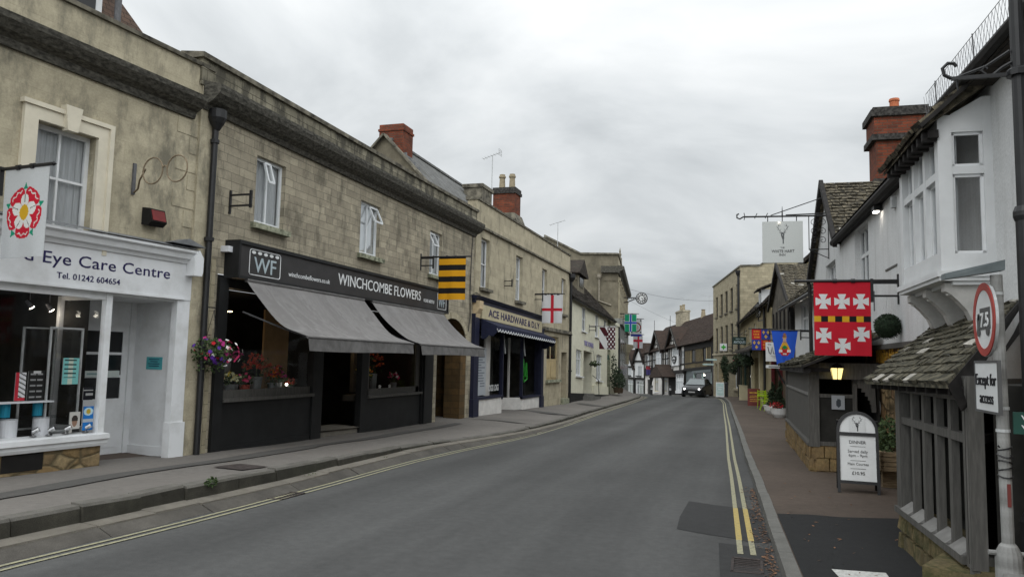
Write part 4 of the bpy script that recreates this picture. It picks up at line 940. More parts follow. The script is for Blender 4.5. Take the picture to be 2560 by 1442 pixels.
# black downpipe and pale strip
m = MB(FB); m.tube([(10.38, .11, .02), (10.38, .11, 5.55)], .052, 10); m.lathe([(.05, 0), (.12, .12), (.15, .2), (.15, .34), (.10, .36)], (10.38, .13, 5.42), 12); m.lathe([(.08, 0), (.08, .06)], (10.38, .11, 3.55), 10); m.lathe([(.075, 0), (.075, .06)], (10.38, .11, 5.2), 10); m.build('downpipe', 'black_iron', B)
m = MB(FB); m.box(10.56, 10.66, 0, .05, -.4, 3.3); m.build('corner_strip', 'stone_pale', B)
m = MB(FB); m.box(10.82, 11.0, 0, .16, 3.44, 3.54); m.build('junction_box', 'plastic_white', B)
# awnings
def awning(label, u0, u1, seed):
    t = thing('awning', label, 'awning', FB((u0+u1)/2, .3, 2), 'grey shop awnings over the flower shop')
    def sag(a, b): # a along, b from wall to front
        o = .28+1.27*b; z = 2.99-.96*b - .20*math.sin(math.pi*b)*(.85+.15*math.sin(a*7+seed)) - .012*math.sin(a*24+seed+b*3)*(b*(1-b)*4) - .02*math.sin((a*3-b*2)*4+seed)*b*(1-b)*4 - sum(.020*math.exp(-((a-c_-d_*b)/.016)**2)*(b*(1-b)*4)**.5 for c_, d_ in ((.12, .10), (.30, .22), (.52, .16), (.60, .30), (.80, .05)))
        return (u0+(u1-u0)*a, o, z)
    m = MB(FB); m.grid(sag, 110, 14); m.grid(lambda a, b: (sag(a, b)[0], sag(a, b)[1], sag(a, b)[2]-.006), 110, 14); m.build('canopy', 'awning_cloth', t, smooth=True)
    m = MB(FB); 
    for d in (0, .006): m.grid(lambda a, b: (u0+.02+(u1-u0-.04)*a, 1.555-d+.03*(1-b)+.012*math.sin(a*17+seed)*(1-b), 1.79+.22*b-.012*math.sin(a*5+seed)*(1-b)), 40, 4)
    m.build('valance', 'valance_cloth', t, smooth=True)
    m = MB(FB); m.tube([(u0, 1.55, 2.015), (u1, 1.55, 2.015)], .022, 8); m.tube([(u0, .28, 2.99), (u1, .28, 2.99)], .04, 8); m.build('roller_bar', 'valance_cloth', t)
    m = MB(FB)
    for u in (u0+.25, u1-.25): m.tube([(u, .06, 2.45), (u+.2*(1 if u < (u0+u1)/2 else -1), .75, 2.18), (u, 1.5, 2.0)], .018, 6)
    m.build('folding_arm', 'grey_iron', t, each=True)
awning('grey cloth awning over the left flower shop window and doorway', 11.18, 15.42, 0.4)
awning('grey cloth awning at the far end, over the right flower shop window', 15.80, 20.15, 2.2)
# lamps, flowers in the window
def pendant(u, o, z, lab, mat='lamp_warm', r_=.05):
    t = thing('ceiling_lamp', lab, 'lamp', FB(u, o, z), 'lit lamps in the flower shop')
    m = MB(FB); m.lathe([(.05, .03), (.09, 0), (.09, -.015)], (u, o, z), 12); m.tube([(u, o, z+.02), (u, o, 2.86)], .008); m.build('shade', 'black_iron', t)
    m = MB(FB); m.disc((u, o, z-.016), (r_*1.5, 0, 0), (0, r_*1.5, 0), .012, 14, (0, 0, -1)); m.build('bulb', mat, t)
    pl_ = bpy.data.lights.new('lamp_light', 'POINT'); pl_.energy = 4; pl_.color = (1, .74, .45); pl_.shadow_soft_size = .08
    po_ = bpy.data.objects.new('lamp_light', pl_); C.objects.link(po_); po_.parent = t; po_.location = (0, 0, -.12)
pendant(11.75, -.5, 2.5, 'lit round ceiling lamp at the left of the flower shop'); pendant(17.0, -.9, 2.3, 'warm ceiling lamp over the second flower window')
m = MB(FB); m.lathe([(0, -.025), (.022, -.012), (.026, .004), (.016, .02), (0, .025)], (13.35, -.25, 1.12), 10); tag(m.build('tea_light', 'lamp_white'), 'tiny bright candle light on the flower shop window ledge', 'candle light')
rg = random.Random(11)
def flower_pot(u, o, z, r_, h, blooms, label, pot='bucket_zinc', n=60, fl=(.22, .16), size=.07):
    t = thing('potted_flowers', label, 'potted flowers', FB(u, o, z), 'flowers in the flower shop windows')
    m = MB(FB); m.lathe([(r_*.75, 0), (r_, h), (r_*.9, h)], (u, o, z), 14); m.build('pot', pot, t)
    m = MB(FB); m.leaves((u, o, z+h+fl[1]*.6), (fl[0], fl[0]*.8, fl[1]), n, size, rg, hollow=.1); m.tube([(u, o, z+h*.5), (u+.01, o, z+h+fl[1]*.6)], .012); m.build('foliage', 'leaf_green', t)
    for bm_, k in blooms:
        m = MB(FB)
        for _ in range(k):
            a = rg.uniform(0, 6.28); q = rg.uniform(.3, 1); p = Vector((u+fl[0]*q*math.cos(a), o+fl[0]*.8*q*math.sin(a), z+h+fl[1]*(.6+rg.uniform(-.2, 1)*math.sqrt(max(0, 1-q*q)))))
            for j in range(6): m.leaves(p, (.03, .03, .025), 1, .05, rg, hollow=0)
        m.build('bloom', bm_, t)
flower_pot(11.28, -.28, .94, .07, .22, [('bloom_orange', 26)], 'orange blooms in a pot at the left end of the flower window', fl=(.16, .12))
flower_pot(11.62, -.30, .94, .17, .22, [('bloom_cream', 30), ('bloom_yellow', 10)], 'cream hydrangea in a wide zinc bucket in the flower window', fl=(.26, .15))
flower_pot(11.5, -.55, 1.3, .08, .2, [('bloom_yellow', 24), ('bloom_orange', 5)], 'yellow blooms at the back of the flower window', fl=(.2, .16))
flower_pot(12.15, -.35, .94, .10, .2, [('bloom_pink', 14)], 'pink blooms beside the zinc bucket in the flower window', 'bloom_rust', fl=(.18, .14))
flower_pot(12.55, -.40, .94, .12, .34, [('bloom_rust', 50), ('bloom_red', 10)], 'tall rust red flowers in the middle of the flower window', fl=(.3, .3))
flower_pot(12.95, -.30, .94, .10, .22, [('bloom_rust', 20), ('bloom_orange', 12)], 'orange red flowers right of the middle of the flower window', fl=(.2, .24))
flower_pot(13.3, -.42, .94, .09, .22, [('bloom_magenta', 24)], 'dark magenta flowers in front of the lit panel', fl=(.22, .2))
flower_pot(13.55, -.3, .94, .07, .14, [('bloom_rust', 12)], 'small low rust red plant at the right end of the flower window', fl=(.14, .1))
flower_pot(12.1, -.75, 1.25, .09, .3, [('bloom_magenta', 30)], 'magenta blooms high at the back of the flower window', fl=(.34, .2))
flower_pot(16.75, -.35, .80, .11, .3, [('bloom_yellow', 22), ('bloom_orange', 10)], 'yellow flowers at the left of the second flower window', fl=(.26, .26))
flower_pot(17.3, -.40, .80, .12, .5, [('bloom_rust', 30), ('bloom_orange', 8)], 'tall dark rust flowers in the second flower window', fl=(.34, .36))
flower_pot(18.3, -.30, .80, .09, .26, [('bloom_pink', 14), ('bloom_white', 8)], 'pink and white flowers at the right of the second flower window', fl=(.2, .2))
for u, lab in ((17.2, 'white china bird figure left of a pair on the second flower window ledge'), (17.75, 'white china bird figure right of a pair on the second flower window ledge')):
    m = MB(FB); m.lathe([(.0, 0), (.045, .02), (.055, .07), (.03, .12), (.025, .16), (.04, .19), (.0, .22)], (u, -.14, .81), 10); m.prism([(u+.03, 1.0), (u+.08, .985), (u+.03, .97)], 'o', -.15, -.13)
    tag(m.build('bird_figure', 'bloom_white'), lab, 'figurine', 'china birds in the second flower window')
# hanging basket on the downpipe side
t = thing('hanging_basket', 'hanging basket of purple, pink and white petunias beside the flower shop', 'hanging basket', FB(10.45, .28, 1.5))
m = MB(FB); m.lathe([(.02, 0), (.13, .06), (.18, .17), (.165, .17)], (10.45, .24, 1.50), 14)
for a in (0, 2.1, 4.2): m.tube([(10.45+.17*math.cos(a), .24+.17*math.sin(a), 1.66), (10.45, .24, 2.42)], .004, 4)
m.build('basket', 'black_iron', t)
m = MB(FB); m.box(10.38, 10.43, .0, .02, 2.2, 2.6); m.tube([(10.4, .02, 2.5), (10.42, .14, 2.46), (10.45, .26, 2.45)], .012); m.tube([(10.4, .02, 2.28), (10.42, .1, 2.33), (10.43, .12, 2.45)], .009); m.build('bracket', 'black_iron', t)
m = MB(FB); m.leaves((10.45, .24, 1.74), (.34, .34, .24), 460, .065, rg, hollow=.15); m.leaves((10.45, .2, 1.56), (.28, .28, .2), 160, .06, rg); m.build('foliage', 'leaf_green', t)
for bm_, k, off in (('bloom_pink', 12, (.12, .05, -.02)), ('bloom_white', 12, (.16, .06, .0)), ('bloom_purple', 14, (-.05, -.02, .0)), ('bloom_magenta', 9, (.0, 0, .06)), ('bloom_red', 5, (.05, 0, .08))):
    m = MB(FB)
    for _ in range(k):
        while True:
            d = Vector((rg.gauss(0, 1), rg.gauss(0, 1), rg.gauss(0, .9))).normalized()
            if d.y > -.5: break
        p = Vector((10.45+off[0]+d.x*.33, .24+off[1]+d.y*.33, 1.72+off[2]+d.z*.23))
        x = d.orthogonal().normalized(); y_ = d.cross(x)
        for j in range(5):
            a = j*1.2566; q = x*math.cos(a)+y_*math.sin(a); q2 = x*math.cos(a+.62)+y_*math.sin(a+.62); q0 = x*math.cos(a-.62)+y_*math.sin(a-.62)
            m.poly([p, p+q0*.026+d*.006, p+q*.038, p+q2*.026+d*.006])
    m.build('bloom', bm_, t)
# bare wall brackets
def bare_bracket(u, z, s_, lab, ln=.6):
    m = MB(FB); m.box(u-.02, u+.02, 0, .03, z-.27*s_, z+.16*s_); m.box(u-.018, u+.018, .0, ln, z+.06*s_, z+.09*s_); m.box(u-.018, u+.018, .0, ln, z-.14*s_, z-.11*s_); m.box(u-.02, u+.02, ln-.04, ln, z-.17*s_, z+.15*s_)
    tag(m.build('flag_bracket', 'black_iron'), lab, 'bracket', 'bare banner brackets')
bare_bracket(10.98, 4.38, .95, 'empty black banner bracket on the flower shop wall beside the left window', .45)
bare_bracket(26.55, 4.54, .9, 'empty black banner bracket between the first two windows above the hardware shop', .35)
def stripes(x, y):
    if y > .955: return (.012, .011, .011)
    k = int((1-y/.955)*7); return (.60, .29, .012) if k % 2 == 0 else (.012, .011, .011)
banner('orange and black striped banner at the far end of the flower shop', FB, 19.1, .55, 1.33, 4.46, 3.30, stripes, 30, 77, 1.45, seed=2, amp=.015)
m = MB(FB); m.tube([(23.0, .03, 6.2), (23.1, .04, 5.9), (23.02, .03, 5.0), (22.98, .03, 3.9), (23.05, .03, 3.1), (22.9, .03, 2.6)], .014, 5); m.tube([(23.03, .03, 3.75), (23.5, .05, 3.9), (23.9, .06, 3.86)], .012, 5); m.build('cable', 'black_iron', B)

# house with a slate roof behind
S = thing('slate_roof_house', 'gabled house with a grey slate roof rising behind the flower shop parapet', 'house', FB(23, -2, 5))
m = MB(FB); m.prism([(-3.3, 6.0), (-.1, 6.0), (-.1, 6.62), (-1.69, 8.28), (-3.3, 6.60)], 'u', 20.0, 20.3); m.build('gable_wall', 'render_grey', S)
m = MB(FB)
m.poly([(20.25, -1.69, 8.27), (27, -1.69, 8.2), (27, .0, 6.5), (20.25, .0, 6.5)]); m.poly([(20.25, -1.69, 8.27), (27, -1.69, 8.2), (27, -3.4, 6.5), (20.25, -3.4, 6.5)]); r_ = m.build('roof', 'roof_slate', S)
m = MB(FB); m.beam((19.97, -1.69, 8.31), (19.97, -.05, 6.58), .22, .06); m.beam((19.97, -1.69, 8.31), (19.97, -3.3, 6.62), .22, .06); m.build('verge', 'coping', S)
m = MB(FB); 
for k in range(16): m.box(20.3+k*.42, 20.70+k*.42, -1.77, -1.61, 8.24-.0044*k, 8.31-.0044*k)
m.build('ridge_tiles', 'roof_slate', S)
m = MB(FB); m.box(20.4, 21.1, -2.1, -1.3, 6.8, 8.70); m.box(20.37, 21.13, -2.13, -1.27, 8.55, 8.62); m.box(20.4, 21.1, -2.1, -1.3, 8.70, 8.76); c_ = m.build('chimney', 'brick', S)
m = MB(FB)
for k in range(6): m.box(20.48, 20.52, -1.66+k*.15, -1.5+k*.15, 8.02-k*.16, 8.2-k*.16)
m.build('flashing', 'lead', S)

# ================================================================== left side: hardware shop
H = thing('hardware_shop_building', 'pale stone building with a navy shopfront lettered Ace Hardware and D.I.Y', 'building', FB(30, 0, -.6))
WH = [(23.95, 24.83, 4.12, 5.82), (28.0, 28.92, 4.02, 5.78), (31.93, 32.8, 3.98, 5.75), (35.55, 36.45, 3.98, 5.72)]
m = MB(FB); m.wall(23.42, 37.3, 3.7, 6.15, 0.03, [(a, b, c, d, .2) for a, b, c, d in WH])
m.wall(32.15, 37.3, -1, 3.7, 0.03, [(32.95, 35.2, .86, 2.84, .2), (35.75, 36.9, -.4, 2.15, .3)]); m.wall(23.42, 23.46, -1, 3.7, .03); m.poly([(23.42, .03, 6.1), (23.42, -2, 6.1), (23.42, -2, 3), (23.42, .03, 3)]); m.build('wall', 'stone_warm', H)
m = MB(FB); m.box(23.40, 37.3, -.3, .05, 6.16, 7.0); m.build('parapet', 'stone_warm', H)
m = MB(FB); m.box(23.38, 37.3, 0, .13, 6.10, 6.17); m.build('string_course', 'coping', H)
m = MB(FB); m.prism([(-.36, 7.0), (.10, 7.0), (.11, 7.07), (-.36, 7.12)], 'u', 23.36, 37.3); m.build('coping', 'coping', H)
for k, (a, b, c, d) in enumerate(WH): window(H, FB, a, b, c+.02, d, -.10, 1, 2, .06, .03, 'white_paint', (a+.06, b-.06) if k != 1 else True, split=[c+(d-c)*.5], sill=(.17, .10, 'coping'))
m = MB(FB); m.box(32.15, 37.3, .03, .16, 3.05, 3.2); m.build('ledge', 'coping', H)
# ground floor right: boarded double window and plank door
w_ = window(H, FB, 32.95, 35.2, 1.72, 2.84, -.08, 2, 1, .09, .09, 'fawn_panel', False, split=[], back='interior_dark', name='side_window')
m = MB(FB); m.box(32.95, 35.2, -.14, -.09, .86, 1.72); m.box(33.02, 34.0, -.09, -.07, .95, 1.62); m.box(34.15, 35.12, -.09, -.07, .95, 1.62); m.build('window_panel', 'door_panel', w_)
m = MB(FB); m.box(32.8, 35.4, -.1, .15, .74, .86); m.build('side_sill', 'sill_stone', H)
m = MB(FB); 
for k in range(7): m.box(35.75+k*.165, 35.75+k*.165+.155, -.3, -.26, -.4, 2.15)
d_ = m.build('side_door', 'door_wood', H)
m = MB(FB); m.tube([(36.75, -.25, .95), (36.75, -.2, 1.0), (36.75, -.25, 1.05)], .015); m.build('handle', 'black_iron', d_)
m = MB(FB); m.box(35.7, 36.95, -.3, .18, -.6, -.08); m.build('doorstep', 'sill_stone', H)
# navy shopfront; its fascia runs slightly downhill
FH = Fr(-8.6, 0, 0, 'L', shear=-.021, z0=.50)
def pz(u, z): return z
m = MB(FH); m.box(23.25, 32.12, -.2, .12, 3.55, 3.68); m.prism([(0, 3.68), (.16, 3.68), (.24, 3.78), (0, 3.80)], 'u', 23.2, 32.2); m.build('shopfront_cornice', 'navy', H)
m = MB(FH); m.box(23.95, 31.75, -.1, .12, 3.08, 3.55); fs = m.build('fascia', 'sign_cream', H)
m = MB(FH); text(m, 'ACE HARDWARE & D.I.Y', (24.6, .122, 3.2), (1, 0, 0), (0, 0, 1), 6.7, .26, .004, .02); m.build('lettering', 'ink_navy', fs)
m = MB(FB); m.box(23.28, 23.72, -.2, .12, -1, 3.2); m.box(23.24, 23.76, -.2, .15, -1, .42); m.box(31.74, 32.12, -.2, .12, -1, 3.1); m.box(31.70, 32.16, -.2, .15, -1, .2); m.box(23.7, 31.8, -.3, .0, 2.8, 3.06); m.build('pilaster', 'navy', H, each=True)
m = MB(FH); m.prism([(.0, 2.95), (.10, 2.95), (.14, 3.2), (.24, 3.36), (.24, 3.62), (.0, 3.62)], 'u', 23.34, 23.72); m.build('console', 'console_cream', H)
m = MB(FB); m.box(23.72, 26.5, -.25, .05, -1, .38); m.box(29.1, 31.74, -.25, .05, -1, .20); m.poly([(26.5, .05, -1), (27.4, -.9, -1), (27.4, -.9, .32), (26.5, .05, .32)]); m.poly([(29.1, .05, -1), (28.4, -.9, -1), (28.4, -.9, .25), (29.1, .05, .25)]); m.build('stallriser', 'white_panel', H, each=True)
m = MB(FB); m.box(23.72, 26.55, -.25, .10, .38, .46); m.box(29.05, 31.74, -.25, .10, .20, .28); m.box(26.45, 26.55, -.05, .08, .3, 2.9); m.box(29.05, 29.12, -.05, .08, .2, 2.9); m.build('window_frame', 'navy', H, each=True)
m = MB(FB); m.poly([(23.72, .0, .46), (26.45, .0, .46), (26.45, .0, 2.9), (23.72, .0, 2.9)]); m.poly([(29.12, 0, .28), (31.74, 0, .28), (31.74, 0, 2.9), (29.12, 0, 2.9)]); m.poly([(26.5, .05, .32), (27.4, -.9, .32), (27.4, -.9, 2.9), (26.5, .05, 2.9)]); m.poly([(29.1, .05, .25), (28.4, -.9, .25), (28.4, -.9, 2.9), (29.1, .05, 2.9)]); m.build('shop_window', 'shop_glass', H, each=True)
m = MB(FB); m.shell(23.5, 32, -4, -.05, -.5, 2.95); m.box(27.4, 28.4, -1.0, -.95, -.5, 2.9); m.build('shop_interior', 'interior_dark', H)
m = MB(FB); m.box(25.0, 25.55, -.16, -.10, .46, 2.6); m.box(28.86, 29.0, -.5, -.44, .2, 2.6); m.build('interior_post', 'white_panel', H, each=True)
board('price_list', 'white printed price list filling the left hardware shop window', 'notice board', FB, 23.8, 25.0, -.06, .5, 2.1, lambda a, b: (.22, .24, .28) if (abs((b*18) % 1-.5) < .13 and b > .28 and .08 < a < .55+.35*abs(math.sin(int(b*18)*7.7))) or (abs((b*18) % 1-.5) < .13 and .15 < b < .28 and .5 < a < .9) else (.50, .53, .56), 40, 72)
m = MB(FB); text(m, 'LOGS LOGS', (25.2, -.03, .62), (1, 0, 0), (0, 0, 1), 1.15, .22, .003, .02); tag(m.build('window_lettering', 'ink_white'), 'white capital letters reading LOGS low on the hardware window', 'window lettering')
t = thing('display_sculpture', 'bright green twisted strip of window display in the hardware shop', 'window display', FB(30.1, -.1, .3))
m = MB(FB); m.tube([(29.75, -.14, 1.0), (29.85, -.14, 1.75), (30.1, -.14, 1.05), (30.3, -.14, 1.6), (30.4, -.14, .95), (30.0, -.14, .85), (29.8, -.14, 1.1)], .035, 6); m.build('green_strip', 'neon_green', t)
m = MB(FB); m.lathe([(.10, 0), (.12, .02), (.02, .05), (.015, .6)], (30.1, -.14, .28), 10); m.build('stand', 'black_iron', t)
# small navy scalloped awning
t = thing('scalloped_awning', 'small navy awning with a white scalloped edge over the hardware shop', 'awning', FH(28, .3, 2.7))
m = MB(FH); 
for d in (0, .008): m.grid(lambda a, b: (23.9+8.0*a, .12+.55*b, 3.06-.22*b-d), 24, 3)
m.build('canopy', 'navy_cloth', t)
def scal(a, n): return .075*abs(math.sin(a*math.pi*n))
m = MB(FH)
for d in (0, .008): m.grid(lambda a, b: (23.9+8.0*a, .67+d, 2.84-(.10+scal(a, 26))*b), 208, 1)
for u in (23.9, 31.9):
    for d in (0, .008): m.grid(lambda a, b: (u+d, .12+.55*a, (3.06-.22*a)*(b)+(1-b)*(2.62-scal(a, 2)-.2*(1-a))), 24, 3)
m.build('valance', 'navy_cloth', t)
m = MB(FH); n_ = 208
for k in range(n_):
    a, b = k/n_, (k+1)/n_; za, zb = 2.84-.10-scal(a, 26), 2.84-.10-scal(b, 26)
    m.hexa([(23.9+8*a, .665, za-.03), (23.9+8*b, .665, zb-.03), (23.9+8*b, .69, zb-.03), (23.9+8*a, .69, za-.03), (23.9+8*a, .665, za+.006), (23.9+8*b, .665, zb+.006), (23.9+8*b, .69, zb+.006), (23.9+8*a, .69, za+.006)])
m.build('edging', 'white_paint', t)
m = MB(FH)
for u in (26.6, 29.2): m.tube([(u, .0, 3.0), (u+.05, .1, 2.0)], .03, 6)
m.build('arm', 'galvanised', t)
def england(x, y):
    if y > .965: return (.02, .02, .02) if abs((x*3.2) % 1-.5) < .2 else (.6, .6, .6)
    return (.42, .02, .035) if abs(x-.5) < .065 or abs(y-.46) < .048 else (.55, .55, .56)
banner('white banner with a plain red cross outside the hardware shop', FB, 30.8, .36, 1.22, 4.50, 3.29, england, 54, 80, 1.3, seed=4, amp=.02)
m = MB(FB); m.tube([(37.33, .1, -.4), (37.33, .1, 5.75)], .07, 10); m.lathe([(.07, 0), (.17, .14), (.2, .22), (.2, .4)], (37.33, .12, 5.7), 12); m.lathe([(.1, 0), (.1, .08)], (37.33, .1, 3.0), 10); m.lathe([(.1, 0), (.1, .08)], (37.33, .1, 1.2), 10); m.build('downpipe', 'black_iron', H)
# roof and chimneys of the hardware building
m = MB(FB); m.poly([(29.5, -.36, 6.95), (37.3, -.36, 6.95), (37.3, -.95, 7.62), (29.5, -.95, 7.62)]); m.poly([(29.5, -.95, 7.62), (37.3, -.95, 7.62), (37.3, -4, 6.9), (29.5, -4, 6.9)]); m.poly([(29.5, -.36, 6.95), (29.5, -.95, 7.62), (29.5, -4, 6.9)]); m.build('roof', 'roof_dark', H)
m = MB(FB); m.prism([(-1.9, 6.9), (-.2, 6.9), (-.55, 7.75), (-1.55, 7.75)], 'u', 29.4, 30.6); m.build('chimney_base', 'coping', H)
m = MB(FB); m.box(29.6, 30.4, -1.53, -.57, 7.6, 8.62); ch = m.build('chimney', 'brick', H)
m = MB(FB); m.box(29.54, 30.46, -1.58, -.52, 8.6, 8.72); m.box(29.57, 30.43, -1.55, -.55, 8.72, 8.86); m.build('chimney_cap', 'cap_dark', ch)
m = MB(FB)
for o in (-1.27, -.83): m.lathe([(.14, 0), (.115, .5), (.15, .52), (.15, .58), (.12, .6), (.12, .66)], (30.0, o, 8.84), 12)
m.build('chimney_pot', 'pot_buff', ch, each=True)
m = MB(FB); m.box(25.2, 26.3, -1.15, -.45, 7.0, 7.85); m.box(25.15, 26.35, -1.2, -.4, 7.85, 7.98); m.build('stub_chimney', 'coping', H)
def aerial(fr, u, o, z0, z1, boom, lab, n=7, refl=True):
    t = thing('tv_aerial', lab, 'tv aerial', fr(u, o, z0), 'rooftop television aerials')
    m = MB(fr); m.tube([(u, o, z0), (u, o, z1)], .018, 6); m.build('mast', 'galvanised', t)
    m = MB(fr); a, b = Vector((u, o-boom*.55, z1-.12)), Vector((u, o+boom*.45, z1+.1)); m.tube([a, b], .012, 5)
    for k in range(n): p = a.lerp(b, k/(n-1)); m.tube([p+Vector((-.16, 0, 0)), p+Vector((.16, 0, 0))], .006, 4)
    m.build('boom', 'galvanised', t)
    if refl: 
        m = MB(fr)
        for dz in (-.12, -.06, .06, .12): m.tube([(u-.2, b.y, b.z+dz), (u+.2, b.y, b.z+dz)], .008, 4)
        m.tube([(u-.2, b.y, b.z-.12), (u-.2, b.y, b.z+.12)], .008, 4); m.tube([(u+.2, b.y, b.z-.12), (u+.2, b.y, b.z+.12)], .008, 4); m.build('reflector', 'galvanised', t)
aerial(FB, 29.6, -1.6, 8.4, 10.25, .75, 'television aerial beside the two buff chimney pots')
aerial(FB, 38.6, -.95, 7.2, 9.0, .8, 'television aerial on a bare mast beyond the hardware shop roof', 5, False)
# ================================================================== left side: cream house
FD = Fr(-8.6, 37.4, 0, 'L', shear=-.042)
D = thing('cream_house', 'cream painted roughcast cottage with white sash windows and a dark tiled roof', 'house', FD(6, 0, -.4))
UW = [(3.15, 4.2, 3.52, 4.86), (6.95, 8.0, 3.5, 4.86), (9.75, 10.75, 3.5, 4.86)]; LW = [(1.8, 3.25, 1.06, 2.45), (7.4, 9.2, .95, 2.5)]
m = MB(FD); m.wall(0, 10.9, .15, 5.05, .0, [h+(.12,) for h in UW]+[h+(.15,) for h in LW]+[(3.7, 5.95, .15, 2.5, 1.0)]); m.box(11.5, 12.7, -.6, -.1, -.6, 5.0); m.box(10.9, 11.5, -.9, -.5, -.6, 5.0)
m.box(12.95, 14.6, -.3, .12, -.6, 4.75); m.box(12.9, 14.7, -.3, .2, 4.75, 4.95); m.poly([(0, 0, 3.6), (0, -3, 3.6), (0, -3, 6), (0, 0, 5)]); m.box(6.2, 10.9, -.1, .12, .0, .62); m.build('wall', 'cream_wall', D)
m = MB(FD); m.box(.0, 3.7, -.2, .05, -.8, .15); m.box(5.95, 10.9, -.2, .14, -.8, .12); m.build('plinth', 'dark_paint', D)
for a, b, c, d in UW: window(D, FD, a, b, c+.02, d, -.06, 2, 2, .05, .03, sill=(.10, .05, 'white_paint'))
for a, b, c, d in LW: window(D, FD, a, b, c+.02, d, -.08, 2, 2, .07, .04, split=[d-.48], sill=(.12, .06, 'white_paint'))
m = MB(FD); m.box(3.7, 5.95, -1.0, -.95, .15, 2.5); m.box(3.7, 3.78, -.95, -.1, .15, 2.5); d_ = m.build('doorway', 'timber_brown', D)
m = MB(FD); m.poly([(5.94, -.02, .15), (5.94, -.98, .15), (5.94, -.98, 2.5), (5.94, -.02, 2.5)]); m.build('doorway_side', 'cream_wall', D)
m = MB(FD); m.box(3.4, 6.3, -.1, .5, -.6, .02); m.box(3.7, 5.95, -1.0, .2, -.6, .16); m.build('doorstep', 'kerb_grey', D)
m = MB(FD); m.tube([(5.98, .45, .1), (5.98, .4, .95), (5.98, .05, 1.2)], .02, 6); m.tube([(5.98, .42, .9), (6.4, .38, .8)], .02, 6); m.build('handrail', 'black_iron', D)
rg = random.Random(21)
m = MB(FD); m.tiles((-.1, .28, 4.92), (12.9, .28, 4.92), (-.1, -2.7, 8.0), (12.9, -2.7, 8.0), 22, .3, rg, .03); m.poly([(-.1, .25, 4.88), (12.9, .25, 4.88), (12.9, -2.7, 7.96), (-.1, -2.7, 7.96)]); m.poly([(-.1, -2.7, 7.96), (12.9, -2.7, 7.96), (12.9, -5.5, 4.9), (-.1, -5.5, 4.9)]); m.build('roof', 'roof_dark', D)
m = MB(FD); m.box(5.3, 7.2, -2.2, -.75, 6.0, 7.1); m.box(4.9, 5.3, -.8, -.75, 6.6, 6.7); dm = m.build('dormer', 'render_grey', D)
m = MB(FD); m.prism([(5.0, 7.05), (6.25, 7.95), (7.5, 7.05), (7.5, 6.98), (5.0, 6.98)], 'o', -2.6, -.55); m.build('dormer_roof', 'roof_dark', dm)
m = MB(FD); m.box(5.8, 6.8, -.75, -.72, 6.3, 6.95); m.build('dormer_window', 'side_glass', dm)
m = MB(FD); m.tube([(0, .22, 4.9), (12.9, .22, 4.9)], .05, 8); m.build('gutter', 'black_iron', D)
m = MB(FD); text(m, 'THE TOWER', (3.72, .03, 2.78), (1, 0, 0), (0, 0, 1), 2.6, .27, .01, .02); tag(m.build('house_lettering', 'ink_mauve'), 'faded mauve letters over the cream cottage door', 'lettering')
m = MB(FD); m.lathe([(.02, -.2), (.18, -.02), (.2, 0)], (5.5, .28, 1.85), 12); m.tube([(5.5, .28, 1.85), (5.5, .2, 2.55), (5.5, .0, 2.6)], .01, 4)
t = thing('hanging_basket', 'green trailing hanging basket beside the cream cottage door', 'hanging basket', FD(5.5, .28, 1.65)); m.build('basket', 'black_iron', t)
m = MB(FD); m.leaves((5.5, .28, 1.85), (.42, .34, .17), 150, .11, rg); m.build('foliage', 'leaf_green', t)
MAR = (.055, .010, .015)
def checks(x, y):
    if y > .97: return (.6, .6, .6)
    if x < .5:
        d = (y+x*1.35) ; k = (d*1.32) % 1
        if .40 < y < .58 and .18 < x < .44 and math.sin(x*90)*math.cos(y*70) > -.1: return (.55, .54, .54)
        return (.55, .55, .55) if .42 < ((y+x*1.15)*1.05) % 1 < .98 and k > -1 else MAR
    gx, gy = (x-.5)*8.5, y*9.0
    lat = min(abs(((gx+gy) % 2)-1), abs(((gx-gy) % 2)-1))
    fx, fy = ((gx+gy)/2) % 1-.5, ((gx-gy)/2) % 1-.5
    return (.56, .56, .56) if abs(fx)+abs(fy) < .42 and not (abs(fx-fy) > .34) else MAR
banner('maroon and white checked banner outside the cream cottage', FD, 5.1, .60, 1.5, 3.93, 2.66, checks, 72, 96, 1.62, seed=5, amp=.02, pole_mat='post_grey')
t = thing('wall_shrub', 'dark green shrub in pots against the wall past the cream cottage', 'shrub', FD(12.3, .5, .35))
m = MB(FD); m.leaves((12.0, .5, 1.15), (.7, .45, .75), 420, .16, rg, hollow=.1); m.leaves((13.0, .5, 1.0), (.5, .4, .55), 260, .15, rg, hollow=.1); m.leaves((11.6, .35, 2.1), (.3, .2, .7), 120, .14, rg); m.build('foliage', 'leaf_dark', t)
m = MB(FD); m.tube([(12.0, .5, .5), (12.0, .5, 1.0)], .04); m.lathe([(.2, .0), (.28, .38), (.25, .38)], (12.0, .5, .25), 12); m.lathe([(.2, .0), (.26, .34), (.22, .34)], (13.0, .5, .25), 12); m.build('pot', 'timber_brown', t, each=True)
m = MB(FD); m.tube([(11.7, -.05, .2), (11.7, -.05, 5.0)], .05); m.tube([(12.25, -.05, .2), (12.25, -.05, 5.2)], .045); m.build('downpipe', 'sill_stone', D)
m = MB(FD); m.box(10.95, 11.35, .02, .06, 2.35, 2.65); tag(m.build('green_sign', 'sign_green'), 'small green sign on the wall beneath the maroon checked banner', 'sign')

